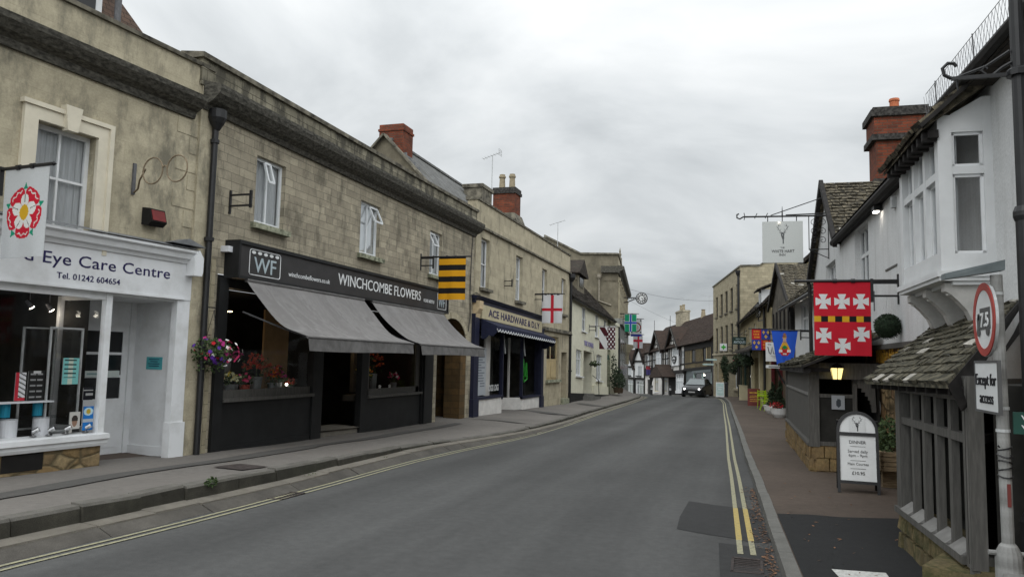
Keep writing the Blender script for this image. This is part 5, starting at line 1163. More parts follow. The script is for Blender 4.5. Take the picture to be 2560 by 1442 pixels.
# ================================================================== left side: tall corniced building with the clock
FE = Fr(-8.6, 52.3, -7, 'L')
E_ = thing('corniced_building', 'tall weathered stone building with a heavy dark cornice and a projecting clock', 'building', FE(8, 0, -.8))
m = MB(FE); m.prism([(.02, -1), (.02, 9.18), (-2.6, 9.25), (-4.2, 10.05), (-5.2, 10.5), (-9, 8.6), (-9, -1)], 'u', 0, .4); m.build('side_wall', 'render_grey', E_)
m = MB(FE); hs = [(1.5+2.6*k, 2.9+2.6*k, 5.0, 7.2, .3) for k in range(7)]; m.wall(.4, 22, 4.75, 7.9, .0, hs); m.box(.4, 22, -.4, .0, 8.3, 9.16)
for k in range(9): m.box(.3+2.6*k, .95+2.6*k, -.02, .12, 4.75, 7.65); m.box(.2+2.6*k, 1.05+2.6*k, -.02, .17, 7.4, 7.6)
m.box(-.0, .9, -1.1, .06, 7.25, 7.4); m.build('wall', 'stone_warm', E_)
for k in range(7): window(E_, FE, 1.5+2.6*k, 2.9+2.6*k, 5.0, 7.2, -.2, 2, 2, .06, .04, 'timber_black', False)
m = MB(FE); pr = [(-.02, 7.86), (.10, 7.86), (.16, 8.0), (.34, 8.08), (.42, 8.22), (.44, 8.34), (-.02, 8.42)]
m.prism(pr, 'u', -.36, 22.2)
m.hexa([(-.36, -1.15, 7.9), (.02, -1.15, 7.9), (.02, .0, 7.9), (-.36, 0, 7.9), (-.36, -1.15, 8.36), (.02, -1.15, 8.36), (.02, 0, 8.36), (-.36, 0, 8.36)]); m.build('cornice', 'weathered_cornice', E_)
m = MB(FE); m.box(-.06, 22, -.45, .08, 9.16, 9.28); m.beam((-.06, -2.65, 9.28), (-.06, 0, 9.24), .14, .12); m.beam((-.06, -2.65, 9.3), (-.06, -5.2, 10.58), .14, .12); m.build('coping', 'coping', E_)
m = MB(FE); m.prism([(-.45, 8.6), (-4.5, 9.15), (-8.5, 8.6)], 'u', .45, 21); m.build('roof', 'lead', E_)
m = MB(FE); m.tube([(-.06, -1.28, 7.5), (-.06, -1.28, 5.95), (-.06, -.45, 5.65)], .06, 8); m.lathe([(.06, 0), (.17, .15), (.17, .35)], (-.1, -1.28, 7.45), 10); m.build('downpipe', 'pale_pipe', E_)
m = MB(FE); m.box(.0, 22, -.2, .18, -1.2, 4.35); m.box(-.1, 22, -.2, .34, 4.35, 4.75); m.build('shopfront', 'grey_render', E_)
m = MB(FE); m.box(-.06, .0, -.6, .20, -1.2, 4.5)
for k in range(4): m.box(1.2+4.6*k, 4.6+4.6*k, .17, .19, .2, 3.4)
m.build('shopfront_windows', 'side_glass', E_)
m = MB(FE); m.prism([(4.72, 7.9), (5.08, 7.9), (5.05, 9.5), (4.75, 9.5)], 'o', -.2, .1); m.lathe([(.12, 0), (.16, .08), (.07, .2), (.12, .38), (.05, .55), (.07, .62), (.0, .95)], (4.9, -.05, 9.5), 8); m.build('pinnacle', 'render_grey', E_)
t = thing('street_clock', 'round black street clock with white Roman numeral dial on a bracket', 'clock', FE(9, 1.56, 6.45), None)
m = MB(FE); m.tube([(9, .1, 6.95), (9, 1.1, 6.95)], .045, 8); m.tube([(9, .1, 6.55), (9, .5, 6.62), (9, .9, 6.8), (9, 1.12, 6.85)], .04, 8)
for k in range(4): m.tube([(9, .45+.14*k, 6.95), (9, .5+.14*k, 6.8)], .02, 5)
m.build('bracket', 'black_iron', t)
m = MB(FE); m.disc((8.86, 1.56, 6.9), (0, .47, 0), (0, 0, .47), .28, 36, (1, 0, 0)); m.build('case', 'black_iron', t)
m = MB(FE); m.disc((8.855, 1.56, 6.9), (0, .42, 0), (0, 0, .42), .004, 36, (-1, 0, 0), ring=.0); fc = m.build('dial', 'black_iron', t)
m = MB(FE); m.disc((8.85, 1.56, 6.9), (0, .40, 0), (0, 0, .40), .004, 36, (-1, 0, 0), ring=.93); m.disc((8.85, 1.56, 6.9), (0, .20, 0), (0, 0, .20), .004, 30, (-1, 0, 0))
for k in range(12):
    a = k*math.pi/6; r0, r1 = .24, .37; n_ = (1, 2, 3, 2, 1, 2, 3, 3, 2, 1, 2, 3)[k]
    for j in range(n_):
        da = (j-(n_-1)/2)*.13
        p0, p1 = (8.846, 1.56+r0*math.sin(a+da*.8), 6.9+r0*math.cos(a+da*.8)), (8.846, 1.56+r1*math.sin(a+da), 6.9+r1*math.cos(a+da)); m.beam(p0, p1, .006, .034)
m.build('numerals', 'ink_white', fc)
m = MB(FE); m.beam((8.84, 1.56, 6.9), (8.84, 1.56+.30, 6.92), .006, .03); m.beam((8.84, 1.56, 6.9), (8.84, 1.56+.13, 6.9-.2), .006, .035); m.disc((8.842, 1.56, 6.9), (0, .03, 0), (0, 0, .03), .008, 10, (-1, 0, 0)); m.build('hands', 'black_iron', fc)
def green_cross(x, y):
    if y > .96: return (.5, .5, .5)
    X, Y = abs(x-.5)*.82, abs(y-.5)*1.2
    if X < .055 or Y < .055: return (.02, .06, .33)
    if X < .10 or Y < .10: return (.42, .46, .5)
    return (.012, .24, .12) if X < .39 else (.42, .46, .5)
banner('green banner with a blue and white cross below the street clock', FE, 2.0, .43, 1.28, 5.2, 3.92, green_cross, 60, 84, 1.42, seed=6, amp=.025)
def garter(x, y):
    X, Y = (x-.5)*.8, (y-.52)*1.25; r = math.hypot(X, Y)
    if y < .13: return (.02, .03, .20)
    if .27 < r < .36: return (.26, .02, .02) if (math.atan2(Y, X)*5/math.pi) % 1 < .5 else (.03, .035, .025)
    if r < .2 and math.sin(X*60+3)*math.cos(Y*50) > .1: return (.3, .05, .05)
    for cx_ in (.1, .9):
        for cy_ in (.24, .9):
            if ell(x, y, cx_, cy_, .06, .045): return (.01, .01, .02)
    return (.42, .43, .43)
banner('pale banner with a red ring emblem and blue foot behind the green banner', FE, 6.5, .75, 1.60, 5.1, 3.75, garter, 54, 78, 1.75, seed=7, amp=.02)
def eng2(x, y): return (.38, .03, .05) if abs(x-.55) < .1 or abs(y-.55) < .09 else (.46, .46, .47)
banner('faded white banner with a red cross hanging below the ring emblem banner', FE, 9.5, .9, 1.65, 4.0, 2.9, eng2, 40, 56, 1.75, seed=8, amp=.02)
m = MB(FE); m.prism([(0, 2.6), (.5, 2.6), (.6, 2.9), (.8, 3.0), (.8, 3.3), (0, 3.4)], 'u', 15.5, 16.2); m.prism([(0, 1.6), (.4, 1.6), (.4, 2.6), (0, 2.6)], 'u', 15.6, 16.1); m.build('stone_hood', 'stone_pale', E_)

# ================================================================== half-timbered inn at the bend
FG = Fr(-3.36, 79, -22, 'R', shear=-.045)
G = thing('half_timbered_inn', 'long half-timbered inn with two gables and a brown tiled roof at the bend', 'inn', FG(13, 0, -2))
m = MB(FG); m.wall(9.0, 26.6, 1.4, 4.3, .0, [(23.9, 25.7, 2.2, 3.9, .1), (18.1, 20.4, 2.2, 4.25, .06), (11.0, 13.4, 3.15, 4.15, .06), (15.6, 16.6, 2.2, 3.6, .06), (9.4, 10.3, 2.2, 3.7, .06), (21.4, 22.4, 2.2, 3.8, .06)])
m.wall(15.5, 26.6, -2.6, 1.4, -.1, [(20.1, 22.0, -.9, .95, .12), (16.3, 18.1, -.9, .95, .12), (24.3, 25.5, -2.6, .7, .2)]); m.poly([(26.6, 0, -2.6), (26.6, -6, -2.6), (26.6, -6, 6), (26.6, 0, 4.3)]); m.build('wall', 'white_panel', G)
m = MB(FG); m.wall(0, 9.0, 1.55, 4.2, .0, [(2.0, 3.3, 2.2, 3.55, .1), (5.5, 6.9, 2.2, 3.55, .1)]); m.build('timbered_wall', 'fawn_panel', G)
m = MB(FG)
for k in range(25): 
    u = .1+k*.37
    if 1.9 < u < 3.35 or 5.4 < u < 6.95: m.box(u-.055, u+.055, -.02, .04, 1.6, 2.15)
    else: m.box(u-.075, u+.075, -.02, .04, 1.6, 3.95)
m.box(0, 9, -.02, .06, 2.08, 2.2); m.box(0, 9, -.02, .07, 3.55, 4.2); m.box(-.3, .15, -.1, .1, -2.4, 4.2); m.box(0, 9.2, -.1, .12, 1.35, 1.62)  # tall band below the near eave is the eave's shadow, built as black timber
m.box(9, 26.6, -.05, .12, 1.25, 1.52); m.box(9, 26.6, -.02, .05, 2.02, 2.22); m.box(9, 26.6, -.02, .05, 4.1, 4.32); m.box(14.9, 18, -.02, .05, 3.0, 3.12); m.box(20.5, 26.6, -.02, .05, 3.05, 3.17)
for u in (9.1, 10.4, 10.9, 13.5, 14.2, 14.9, 15.5, 16.7, 17.4, 18.0, 20.5, 21.3, 22.5, 23.1, 23.8, 25.8, 26.5): m.box(u-.13, u+.13, -.02, .055, 1.45, 4.2)
for k in range(18): m.box(14.55+k*.68, 14.78+k*.68, -.02, .05, 1.45, 2.1)
m.build('timber_frame', 'timber_black', G)
for a, b in ((2.0, 3.3), (5.5, 6.9)): window(G, FG, a, b, 2.22, 3.55, -.06, 3, 1, .08, .05, 'timber_black', False, glassm='side_glass')
window(G, FG, 23.9, 25.7, 2.2, 3.9, -.05, 3, 2, .08, .06); window(G, FG, 15.6, 16.6, 2.2, 3.6, -.04, 2, 2, .07, .05); window(G, FG, 9.4, 10.3, 2.2, 3.7, -.04, 2, 2, .07, .05); window(G, FG, 21.4, 22.4, 2.2, 3.8, -.04, 2, 2, .07, .05)
window(G, FG, 18.1, 20.4, 2.2, 4.25, .16, 3, 2, .12, .09, split=[3.35], name='bay_window'); window(G, FG, 11.0, 13.4, 3.15, 4.15, .16, 3, 1, .12, .09, split=[], name='bay_window')
m = MB(FG); m.box(10.95, 13.45, -.1, .22, 2.05, 3.13); m.box(18.0, 20.5, -.1, .10, 2.05, 2.2); m.build('bay_panel', 'white_paint', G)
for a, b in ((20.1, 22.0), (16.3, 18.1)): window(G, FG, a, b, -.9, .95, -.16, 2, 2, .09, .07, 'sign_cream', split=[.35], sill=(.02, .1, 'white_paint'))
m = MB(FG); m.box(24.3, 25.5, -.25, -.2, -2.6, .7); m.build('door', 'timber_black', G)
# gables with barge boards
for uc, ua, ub, za, nm in ((13.3, 10.7, 15.5, 6.46, 'a'), (20.2, 17.7, 22.6, 6.56, 'b')):
    m = MB(FG); m.prism([(ua+.2, 4.2), (ub-.2, 4.2), (uc, za-.15)], 'o', -.25, .02); gb = m.build('gable', 'white_panel', G)
    m = MB(FG); m.beam((ua-.25, .42, 3.85), (uc, .42, za+.1), .26, .1); m.beam((ub+.25, .42, 3.85), (uc, .42, za+.1), .26, .1); m.box(uc-.08, uc+.08, .0, .08, 4.3, za-.1); m.box(ua+.8, ub-.8, .0, .08, 5.0, 5.12)
    m.beam((ua+.9, .04, 4.3), (uc-.3, .04, 5.6), .1, .08); m.beam((ub-.9, .04, 4.3), (uc+.3, .04, 5.6), .1, .08); m.build('barge_board', 'timber_black', gb)
    m = MB(FG); m.poly([(ua-.35, .5, 3.8), (uc, .5, za+.25), (uc, -3.2, za+.25), (ua-.35, -1.0, 3.8)]); m.poly([(ub+.35, .5, 3.8), (uc, .5, za+.25), (uc, -3.2, za+.25), (ub+.35, -1.0, 3.8)]); m.build('gable_roof', 'roof_inn', gb)
    m = MB(FG); m.tube([(uc, .42, za+.1), (uc, .42, za+1.5)], .03, 5); m.tube([(uc-.2, .42, za+1.0), (uc+.2, .42, za+1.0)], .02, 4); m.build('finial', 'black_iron', gb)
m = MB(FG); m.beam((10.6, .45, 3.9), (13.25, .45, 6.5), .09, .05); m.beam((17.6, .45, 3.9), (20.15, .45, 6.6), .09, .05); m.build('pale_barge_edge', 'grey_render', G)
m = MB(FG); m.tiles((-.2, .45, 4.15), (26.8, .45, 4.15), (-.2, -3.0, 7.8), (26.8, -3.0, 7.8), 26, .35, rg, .03)
m.poly([(-.2, .4, 4.1), (26.8, .4, 4.1), (26.8, -3, 7.76), (-.2, -3, 7.76)]); m.poly([(-.2, -6.4, 4.1), (26.8, -6.4, 4.1), (26.8, -3, 7.76), (-.2, -3, 7.76)]); m.prism([(-6.4, 4.1), (.4, 4.1), (-3, 7.76)], 'u', -.1, 0); m.build('roof', 'roof_inn', G)
def stack(fr, parent, u0, u1, o0, o1, z0, z1, mat, pots, pz):
    m = MB(fr); m.box(u0, u1, o0, o1, z0, z1); m.box(u0-.08, u1+.08, o0-.08, o1+.08, z1-.25, z1-.08); c = m.build('chimney', mat, parent)
    m = MB(fr)
    for u, o in pots: m.lathe([(.19, 0), (.14, pz*.8), (.19, pz*.82), (.17, pz)], (u, o, z1), 10)
    m.build('chimney_pot', 'pot_buff', c, each=True)
stack(FG, G, 18.4, 20.7, -3.6, -2.5, 7.0, 9.3, 'stone_grey', ((19.0, -3), (20.1, -3)), .75)
m = MB(FG); m.lathe([(.3, 0), (.2, .9), (.26, 1.0)], (11.6, -3, 7.6), 10); m.build('lone_chimney_pot', 'pot_buff', G)
# porch, ground floor bay and shop
m = MB(FG); m.prism([(11.9, .75), (18.2, .75), (15.0, 2.3)], 'o', .0, 1.7); pr_ = m.build('porch_roof', 'roof_inn', G)
m = MB(FG); 
for u in (12.3, 17.7): m.box(u-.12, u+.12, 1.4, 1.65, -2.4, .85); m.beam((u, 1.5, .1), (u+(.9 if u < 15 else -.9), 1.5, .8), .14, .14)
m.box(12.2, 15.6, -.2, -.05, -2.4, 1.35); m.box(9.0, 12.1, -.15, -.02, -2.4, 1.4); m.box(9.0, 12, .0, .3, 1.1, 1.4); m.build('porch_timber', 'timber_black', G)
window(G, FG, 9.15, 11.9, -.79, 1.1, .15, 3, 2, .12, .1, split=[.3], name='ground_bay_window', sill=(.2, .3, 'white_paint'))
m = MB(FG); m.wall(0, 8.9, -2.4, 1.4, -.1, [(.6, 6.2, -1.0, 1.1, .2)]); m.box(.5, 6.4, -.1, .06, 1.0, 1.3); sh_ = m.build('corner_shop_front', 'lamp_grey', G)
m = MB(FG); m.shell(.4, 8, -3, -.3, -1.6, 1.3); m.build('shop_room', 'interior_mid', sh_)
m = MB(FG); m.poly([(.6, -.2, -1), (6.2, -.2, -1), (6.2, -.2, 1.1), (.6, -.2, 1.1)]); m.build('shop_window', 'shop_glass', sh_)
m = MB(FG)
for u in (.6, 3.4, 6.2): m.box(u-.08, u+.08, -.22, -.05, -1.0, 1.1)
m.build('window_bars', 'pale_board', sh_)
for u, lab in ((4.45, 'bright round lamp at the left of the corner shop window behind the car'), (1.35, 'bright round lamp at the right of the corner shop window behind the car')):
    m = MB(FG); m.lathe([(0, -.12), (.09, -.08), (.12, 0), (.08, .09), (0, .11)], (u, -.6, .80), 12); m.tube([(u, -.6, .9), (u, -.6, 1.3)], .015); tag(m.build('globe_lamp', 'lamp_white'), lab, 'lamp', 'lamps in the corner shop window')
t = thing('shield_sign', 'dark shield sign with a white cross on the right gable of the inn', 'sign', FG(12.2, .3, 2.2))
def shp(c, w_, h): return [(c-w_, h[1]), (c, h[1]+.12), (c+w_, h[1]), (c+w_*1.05, h[0]+.5), (c+w_*.6, h[0]+.15), (c, h[0]), (c-w_*.6, h[0]+.15), (c-w_*1.05, h[0]+.5)]
m = MB(FG); m.prism(shp(12.2, .78, (2.25, 3.1)), 'o', .24, .32); m.build('board', 'black_iron', t); m = MB(FG); m.prism(shp(12.2, .4, (2.42, 2.9)), 'o', .32, .335); m.build('shield', 'ink_white', t)
m = MB(FG); m.box(12.12, 12.28, .335, .35, 2.5, 2.9); m.box(11.85, 12.55, .335, .35, 2.66, 2.78); m.build('cross', 'ink_black', t)
banner('small red and blue pole banner on the white timbered front of the inn', FG, 22.9, .2, .75, 2.4, 1.25, lambda x, y: (.3, .05, .06) if y > .6 else (.06, .05, .16), 20, 30, .8, seed=3, bracket=True)
aerial(FG, 9.6, -3.0, 7.6, 9.9, 2.2, 'television aerial on the right of the inn roof', 5, False); aerial(FG, 19.3, -3.0, 9.0, 10.9, 1.6, 'television aerial on the stone chimney of the inn', 6, False)
# small white gabled cottages beyond
FK = Fr(-13.47, 104.0, -35, 'R', z0=-.1)
rgk = random.Random(4)
for u0, u1, za, zw, nm, lab in ((-.3, 2.75, 4.5, 2.3, 'a', 'white gabled cottage with black timbers right beside the long inn'), (2.75, 6.0, 3.6, 1.5, 'b', 'smaller white gabled cottage left of its taller neighbour past the inn')):
    K = thing('gabled_cottage', lab, 'cottage', FK((u0+u1)/2, 0, -3), 'white gabled cottages beyond the inn'); uc = (u0+u1)/2+.1
    m = MB(FK); m.wall(u0, u1, -.2, zw, .0, [(uc-.75, uc+.55, .05, 1.5 if nm == 'a' else 1.2, .1)]); m.poly([(u0, .02, zw), (u1, .02, zw), (uc, .02, za-.9)]); m.wall(u0, u1, -3.5, -.3, -.2, [(uc-1.2, uc+1.1, -2.4, -.6, .1)]); m.build('wall', 'white_wall', K)
    m = MB(FK); m.box(u0, u1, -.2, .12, -.42, -.15); m.box(u0-.08, u0+.12, -.2, .1, -3.4, zw); m.box(uc-1.3, uc-1.15, -.2, -.1, -3.2, -.4); m.box(u0+.2, u1-.2, -.05, .16, zw-.35, zw-.12); m.build('timber_frame', 'timber_black', K)
    m = MB(FK); m.beam((u0-.15, .3, zw-.6), (uc, .3, za), .32, .1); m.beam((u1+.15, .3, zw-.6), (uc, .3, za), .32, .1); m.build('barge_board', 'timber_black', K)
    m = MB(FK); m.poly([(u0-.25, .4, zw-.6), (uc, .4, za+.1), (uc, -6, za+.1), (u0-.25, -6, zw-.6)]); m.poly([(u1+.25, .4, zw-.6), (uc, .4, za+.1), (uc, -6, za+.1), (u1+.25, -6, zw-.6)]); m.build('roof', 'roof_inn', K)
    window(K, FK, uc-.75, uc+.55, .05, 1.5 if nm == 'a' else 1.2, -.05, 3, 1, .1, .06, 'white_paint', True, split=[]); window(K, FK, uc-1.2, uc+1.1, -2.4, -.6, -.25, 3, 2, .1, .07, 'white_paint', True, split=[-1.1])
    m = MB(FK); m.box(uc-.75, uc+.6, .0, .28, -.02, .12); m.build('window_box', 'timber_black', K)
m = MB(FK); m.box(-1.2, .1, -3.5, -2.6, 2.5, 5.6); tag(m.build('brick_chimney', 'brick'), 'small red brick chimney rising left of the long inn roof', 'chimney')

# ================================================================== car and bollards
CA = thing('car', 'black hatchback with headlights on driving towards the camera', 'car', (-3.95, 64.0, gz(64)))
fc_ = Loc(-3.95, 64.0, gz(64), R(180-9)); 
st = [  # x forward, half width low, half width belt, z bottom, z belt
 (2.02, .55, .60, .30, .62), (1.95, .74, .76, .22, .74), (1.7, .84, .84, .18, .84), (1.15, .88, .87, .2, .93), (.75, .89, .88, .2, .98), (-.2, .89, .88, .2, 1.0), (-1.2, .89, .88, .2, 1.02), (-1.75, .86, .86, .24, 1.02), (-2.0, .74, .76, .34, .95)]
m = MB(fc_); rings = []
for x, wl, wb, zb, zt in st: rings.append([m.P(-p[0], x, p[1]) for p in ((-wl, zb), (-wl-.015, zb+.22), (-wb, zt-.10), (-wb*.93, zt), (wb*.93, zt), (wb, zt-.10), (wl+.015, zb+.22), (wl, zb))])
for a, b in zip(rings, rings[1:]):
    for k in range(8): m.F([a[k], a[(k+1) % 8], b[(k+1) % 8], b[k]])
m.F(rings[0]); m.F(rings[-1][::-1]); m.build('body', 'car_paint', CA, smooth=False)
m = MB(fc_); rings = []
for x, wb, zb, zt, wt in ((.82, .84, .97, .985, .80), (.12, .85, .98, 1.44, .62), (-.3, .85, .98, 1.49, .64), (-1.2, .84, 1.0, 1.46, .62), (-1.72, .80, 1.0, 1.30, .60), (-1.92, .74, .98, 1.0, .7)): rings.append([m.P(*p) for p in ((-wb, x, zb), (-wt, x, zt), (wt, x, zt), (wb, x, zb))])
for a, b in zip(rings, rings[1:]):
    for k in range(3): m.F([a[k], a[k+1], b[k+1], b[k]])
m.build('cabin', 'car_paint', CA, smooth=False)
m = MB(fc_); m.poly([(-.76, .80, 1.0), (.76, .80, 1.0), (.585, .16, 1.425), (-.585, .16, 1.425)]); 
for i in range(len(m.v)): m.v[i] += Vector((0, .02, .012))
m.build('windscreen', 'screen_glass', CA)
m = MB(fc_)
for s_ in (-1, 1):
    m.poly([(s_*.845, .62, 1.02), (s_*.66, .12, 1.40), (s_*.665, -.3, 1.45), (s_*.85, -.35, 1.03)]); m.poly([(s_*.85, -.42, 1.03), (s_*.665, -.38, 1.45), (s_*.645, -1.2, 1.41), (s_*.845, -1.3, 1.04)])
m.build('side_windows', 'side_glass', CA)
def wheel(x, y, lab=None):
    m = MB(fc_); pr = [(.17, -.1), (.29, -.11), (.315, -.08), (.315, .08), (.29, .11), (.17, .1)]; n_ = 20; rr = []
    for r_, t_ in pr: rr.append([m.P(x+t_, y+r_*math.cos(6.2832*k/n_), .315+r_*math.sin(6.2832*k/n_)) for k in range(n_)])
    for a, b in zip(rr, rr[1:]):
        for k in range(n_): m.F([a[k], a[(k+1) % n_], b[(k+1) % n_], b[k]])
    w_ = m.build('wheel', 'tyre', CA); m = MB(fc_); m.disc((x-.085, y, .315), (0, .19, 0), (0, 0, .19), .17, 16, (1, 0, 0)); m.build('rim', 'rim', w_)
for x in (-.80, .80):
    for y in (1.30, -1.28): wheel(x, y)
for s_ in (-1, 1):
    m = MB(fc_); m.prism([(s_*.46, 1.99), (s_*.76, 1.93), (s_*.80, 1.74), (s_*.56, 1.90)], 'z', .62, .76); hl = m.build('headlight', 'chrome', CA)
    m = MB(fc_); m.disc((s_*.58, 1.99, .68), (.072, 0, 0), (0, 0, .072), .03, 14, (0, 1, 0)); m.build('lamp', 'headlight_glow', hl)
    m = MB(fc_); m.prism([(s_*.86, .62), (s_*1.02, .58), (s_*1.02, .44), (s_*.86, .5)], 'z', .98, 1.12); m.build('mirror', 'car_trim', CA)
m = MB(fc_); m.box(-.45, .45, 1.98, 2.035, .36, .50); m.box(-.62, .62, 1.9, 2.03, .22, .30); m.build('grille', 'car_trim', CA)
m = MB(fc_); m.box(-.26, .26, 2.03, 2.05, .40, .51); pl_ = m.build('number_plate', 'number_plate', CA)
m = MB(fc_); m.disc((0, 2.02, .68), (.05, 0, 0), (0, 0, .05), .02, 12, (0, 1, 0)); m.build('badge', 'chrome', CA)
bo = thing('bollard', 'black bollard with pale bands by the kerb at the left end of the inn', 'bollard', (-9.3, 78, -1.5), 'bollards by the inn')
m = MB(Loc(-9.3, 78, -1.5)); m.lathe([(.15, 0), (.15, .08), (.10, .12), (.10, .82), (.13, .86), (.13, .92), (.08, 1.0), (.0, 1.05)], (0, 0, 0), 12); m.build('post', 'black_iron', bo)
m = MB(Loc(-9.3, 78, -1.5)); m.lathe([(.105, .6), (.105, .7)], (0, 0, 0), 12); m.lathe([(.105, .76), (.105, .8)], (0, 0, 0), 12); m.build('band', 'ink_white', bo)
dup(bo, (-7.6, 79.5, -1.55), 'black bollard with pale bands standing before the inn porch')

# ================================================================== right side, far: three storey stone building
F3 = Fr(-.55, 62.2, -9.5, 'R')
T = thing('three_storey_building', 'plain three storey stone building with tall narrow dark windows', 'building', F3(8, 0, -1))
W3 = [(.85, 1.95), (3.75, 5.2), (6.75, 8.3), (9.85, 11.4), (13.2, 14.65)]
m = MB(F3); m.wall(0, 16.6, 2.75, 9.42, 0, [(a, b, 6.3, 8.2, .3) for a, b in W3]+[(a, b, 3.02, 5.2, .3) for a, b in W3]); m.wall(0, 16.6, -2, 2.75, 0, [(.75, 3.2, -.15, 2.0, .2), (9.4, 12.6, -1.4, 1.9, .3), (13.6, 15.6, -1.3, 1.9, .2)])
m.prism([(0, -2), (0, 9.5), (-1.5, 9.52), (-1.9, 9.85), (-10, 9.9), (-10, -2)], 'u', -.0, .01); m.poly([(16.6, 0, -2), (16.6, -10, -2), (16.6, -10, 9.4), (16.6, 0, 9.4)]); m.build('wall', 'stone_pale', T)
for a, b in W3:
    for c, d in ((6.3, 8.2), (3.02, 5.2)): window(T, F3, a, b, c, d, -.10, 2, 2, .05, .03, 'timber_black', False, glassm='vent_dark', sill=(.12, .12, 'coping'))
m = MB(F3); m.box(0, 16.7, -.05, .10, 2.62, 2.78); m.build('string_course', 'stone_warm', T)
m = MB(F3); m.box(-.06, 16.7, -.4, .08, 9.42, 9.54); m.beam((-.05, -1.5, 9.58), (-.05, 0, 9.54), .1, .1); m.beam((-.05, -1.5, 9.58), (-.05, -1.95, 9.92), .1, .1); m.beam((-.05, -1.95, 9.92), (-.05, -10, 9.96), .1, .1); m.build('coping', 'coping', T)
m = MB(F3); m.tube([(.12, .12, -1), (.12, .12, 8.75)], .085, 8); m.lathe([(.08, 0), (.2, .3), (.22, .45)], (.12, .14, 8.7), 10); m.tube([(.25, .12, 4.9), (.6, .14, 4.75), (.75, .12, 5.1)], .06, 6); m.build('downpipe', 'black_iron', T)
window(T, F3, .75, 3.2, -.15, 2.0, -.12, 2, 1, .12, .1, 'white_paint', False, split=[], back='interior_mid', sill=(.1, .15, 'stone_warm')); window(T, F3, 13.6, 15.6, -1.3, 1.9, -.12, 2, 1, .12, .08, 'sign_cream', False, split=[])
m = MB(F3); m.box(9.4, 12.6, -.35, -.3, -1.6, 1.9); m.build('door', 'door_panel', T)
m = MB(F3); m.box(1.0, 3.6, .0, .04, 2.05, 2.22); m.build('red_sign_strip', 'sign_red', T)
t = thing('climbing_plant', 'dark climbing plant on the front of the three storey building', 'climbing plant', F3(7.6, .1, -.8))
rg = random.Random(31)
m = MB(F3); m.leaves((7.6, .15, 1.7), (1.7, .3, .8), 420, .22, rg, hollow=0); m.leaves((7.0, .15, .9), (1.0, .25, .9), 260, .2, rg, hollow=0); m.build('foliage', 'leaf_dark', t); m = MB(F3); m.tube([(7.2, .08, -1.2), (7.1, .1, 0), (7.4, .1, 1.6)], .07, 6); m.build('stem', 'timber_brown', t)
def basket(fr, u, o, z, r_, lab, zb=None):
    t = thing('hanging_basket', lab, 'hanging basket', fr(u, o, z-.3), 'dark hanging baskets on the right'); m = MB(fr); m.leaves((u, o, z), (r_, r_*.8, r_*.75), 300, r_*.35, rg, hollow=.1); m.build('foliage', 'leaf_dark', t)
    m = MB(fr); m.lathe([(.03, -.3), (.2, -.1), (.22, 0)], (u, o, z-.1), 10); m.tube([(u, o, z), (u, o, z+.75), (u, 0, z+.85)], .015, 4); m.build('basket', 'black_iron', t)
basket(F3, .9, .45, 1.45, .62, 'dark green hanging basket at the corner of the three storey building')
t = thing('pharmacy_sign', 'square white sign with a green cross on the three storey building', 'shop sign', F3(4.2, .7, 2.9))
m = MB(F3); m.box(4.15, 4.35, .45, 1.0, 2.9, 3.5); m.build('box', 'plastic_white', t); m = MB(F3); m.box(4.13, 4.15, .68, .77, 3.0, 3.4); m.box(4.13, 4.15, .53, .92, 3.15, 3.25); m.box(4.125, 4.15, .6, .85, 3.12, 3.28); m.build('cross', 'neon_green', t); m = MB(F3); m.tube([(4.25, 0, 3.2), (4.25, .45, 3.2)], .025); m.build('arm', 'black_iron', t)

# ================================================================== right side: low house with dormer, gabled stone-tiled house, white house
F2 = Fr(2.1, 27.0, -4.3, 'R')
Y2 = thing('low_yellow_house', 'low ochre rendered house with a steep dark roof, dormer and shopfronts', 'house', F2(24, 0, -.8))
m = MB(F2); m.wall(13.2, 35.0, 2.85, 4.95, 0, [(22.0, 23.3, 3.25, 4.3, .12), (26.0, 27.3, 3.25, 4.3, .12), (30.2, 31.5, 3.25, 4.3, .12), (15.6, 16.4, 3.5, 4.3, .1)]); m.poly([(13.2, 0, -1), (13.2, -6, -1), (13.2, -6, 7.5), (13.2, -3, 8.2), (13.2, 0, 4.95)])
m.wall(13.2, 35.0, -1.2, 2.85, -.02, [(24.6, 29.8, .1, 2.3, .2), (30.3, 34.4, .1, 2.3, .2), (18.9, 23.0, -.3, 2.2, .3)]); m.build('wall', 'yellow_wall', Y2)
for a, b in ((22.0, 23.3), (26.0, 27.3), (30.2, 31.5)): window(Y2, F2, a, b, 3.27, 4.3, -.08, 2, 2, .07, .05, sill=(.08, .06))
window(Y2, F2, 15.6, 16.4, 3.5, 4.3, -.06, 1, 2, .06, .04, 'timber_brown', False)
m = MB(F2); m.tiles((13.0, .4, 4.75), (35.2, .4, 4.75), (13.0, -2.9, 8.3), (35.2, -2.9, 8.3), 24, .33, rg, .03); m.poly([(13.0, .36, 4.7), (35.2, .36, 4.7), (35.2, -2.9, 8.25), (13.0, -2.9, 8.25)]); m.poly([(13.0, -6, 4.7), (35.2, -6, 4.7), (35.2, -2.9, 8.25), (13.0, -2.9, 8.25)]); m.build('roof', 'roof_dark', Y2)
m = MB(F2); m.box(18.6, 20.2, -2.0, -.05, 5.0, 6.05); dm = m.build('dormer', 'bay_paint', Y2); m = MB(F2); m.box(18.75, 20.05, -.05, -.03, 5.2, 5.95); m.build('pane', 'side_glass', dm); m = MB(F2); m.box(19.36, 19.44, -.03, -.01, 5.2, 5.95); m.build('bar', 'white_paint', dm)
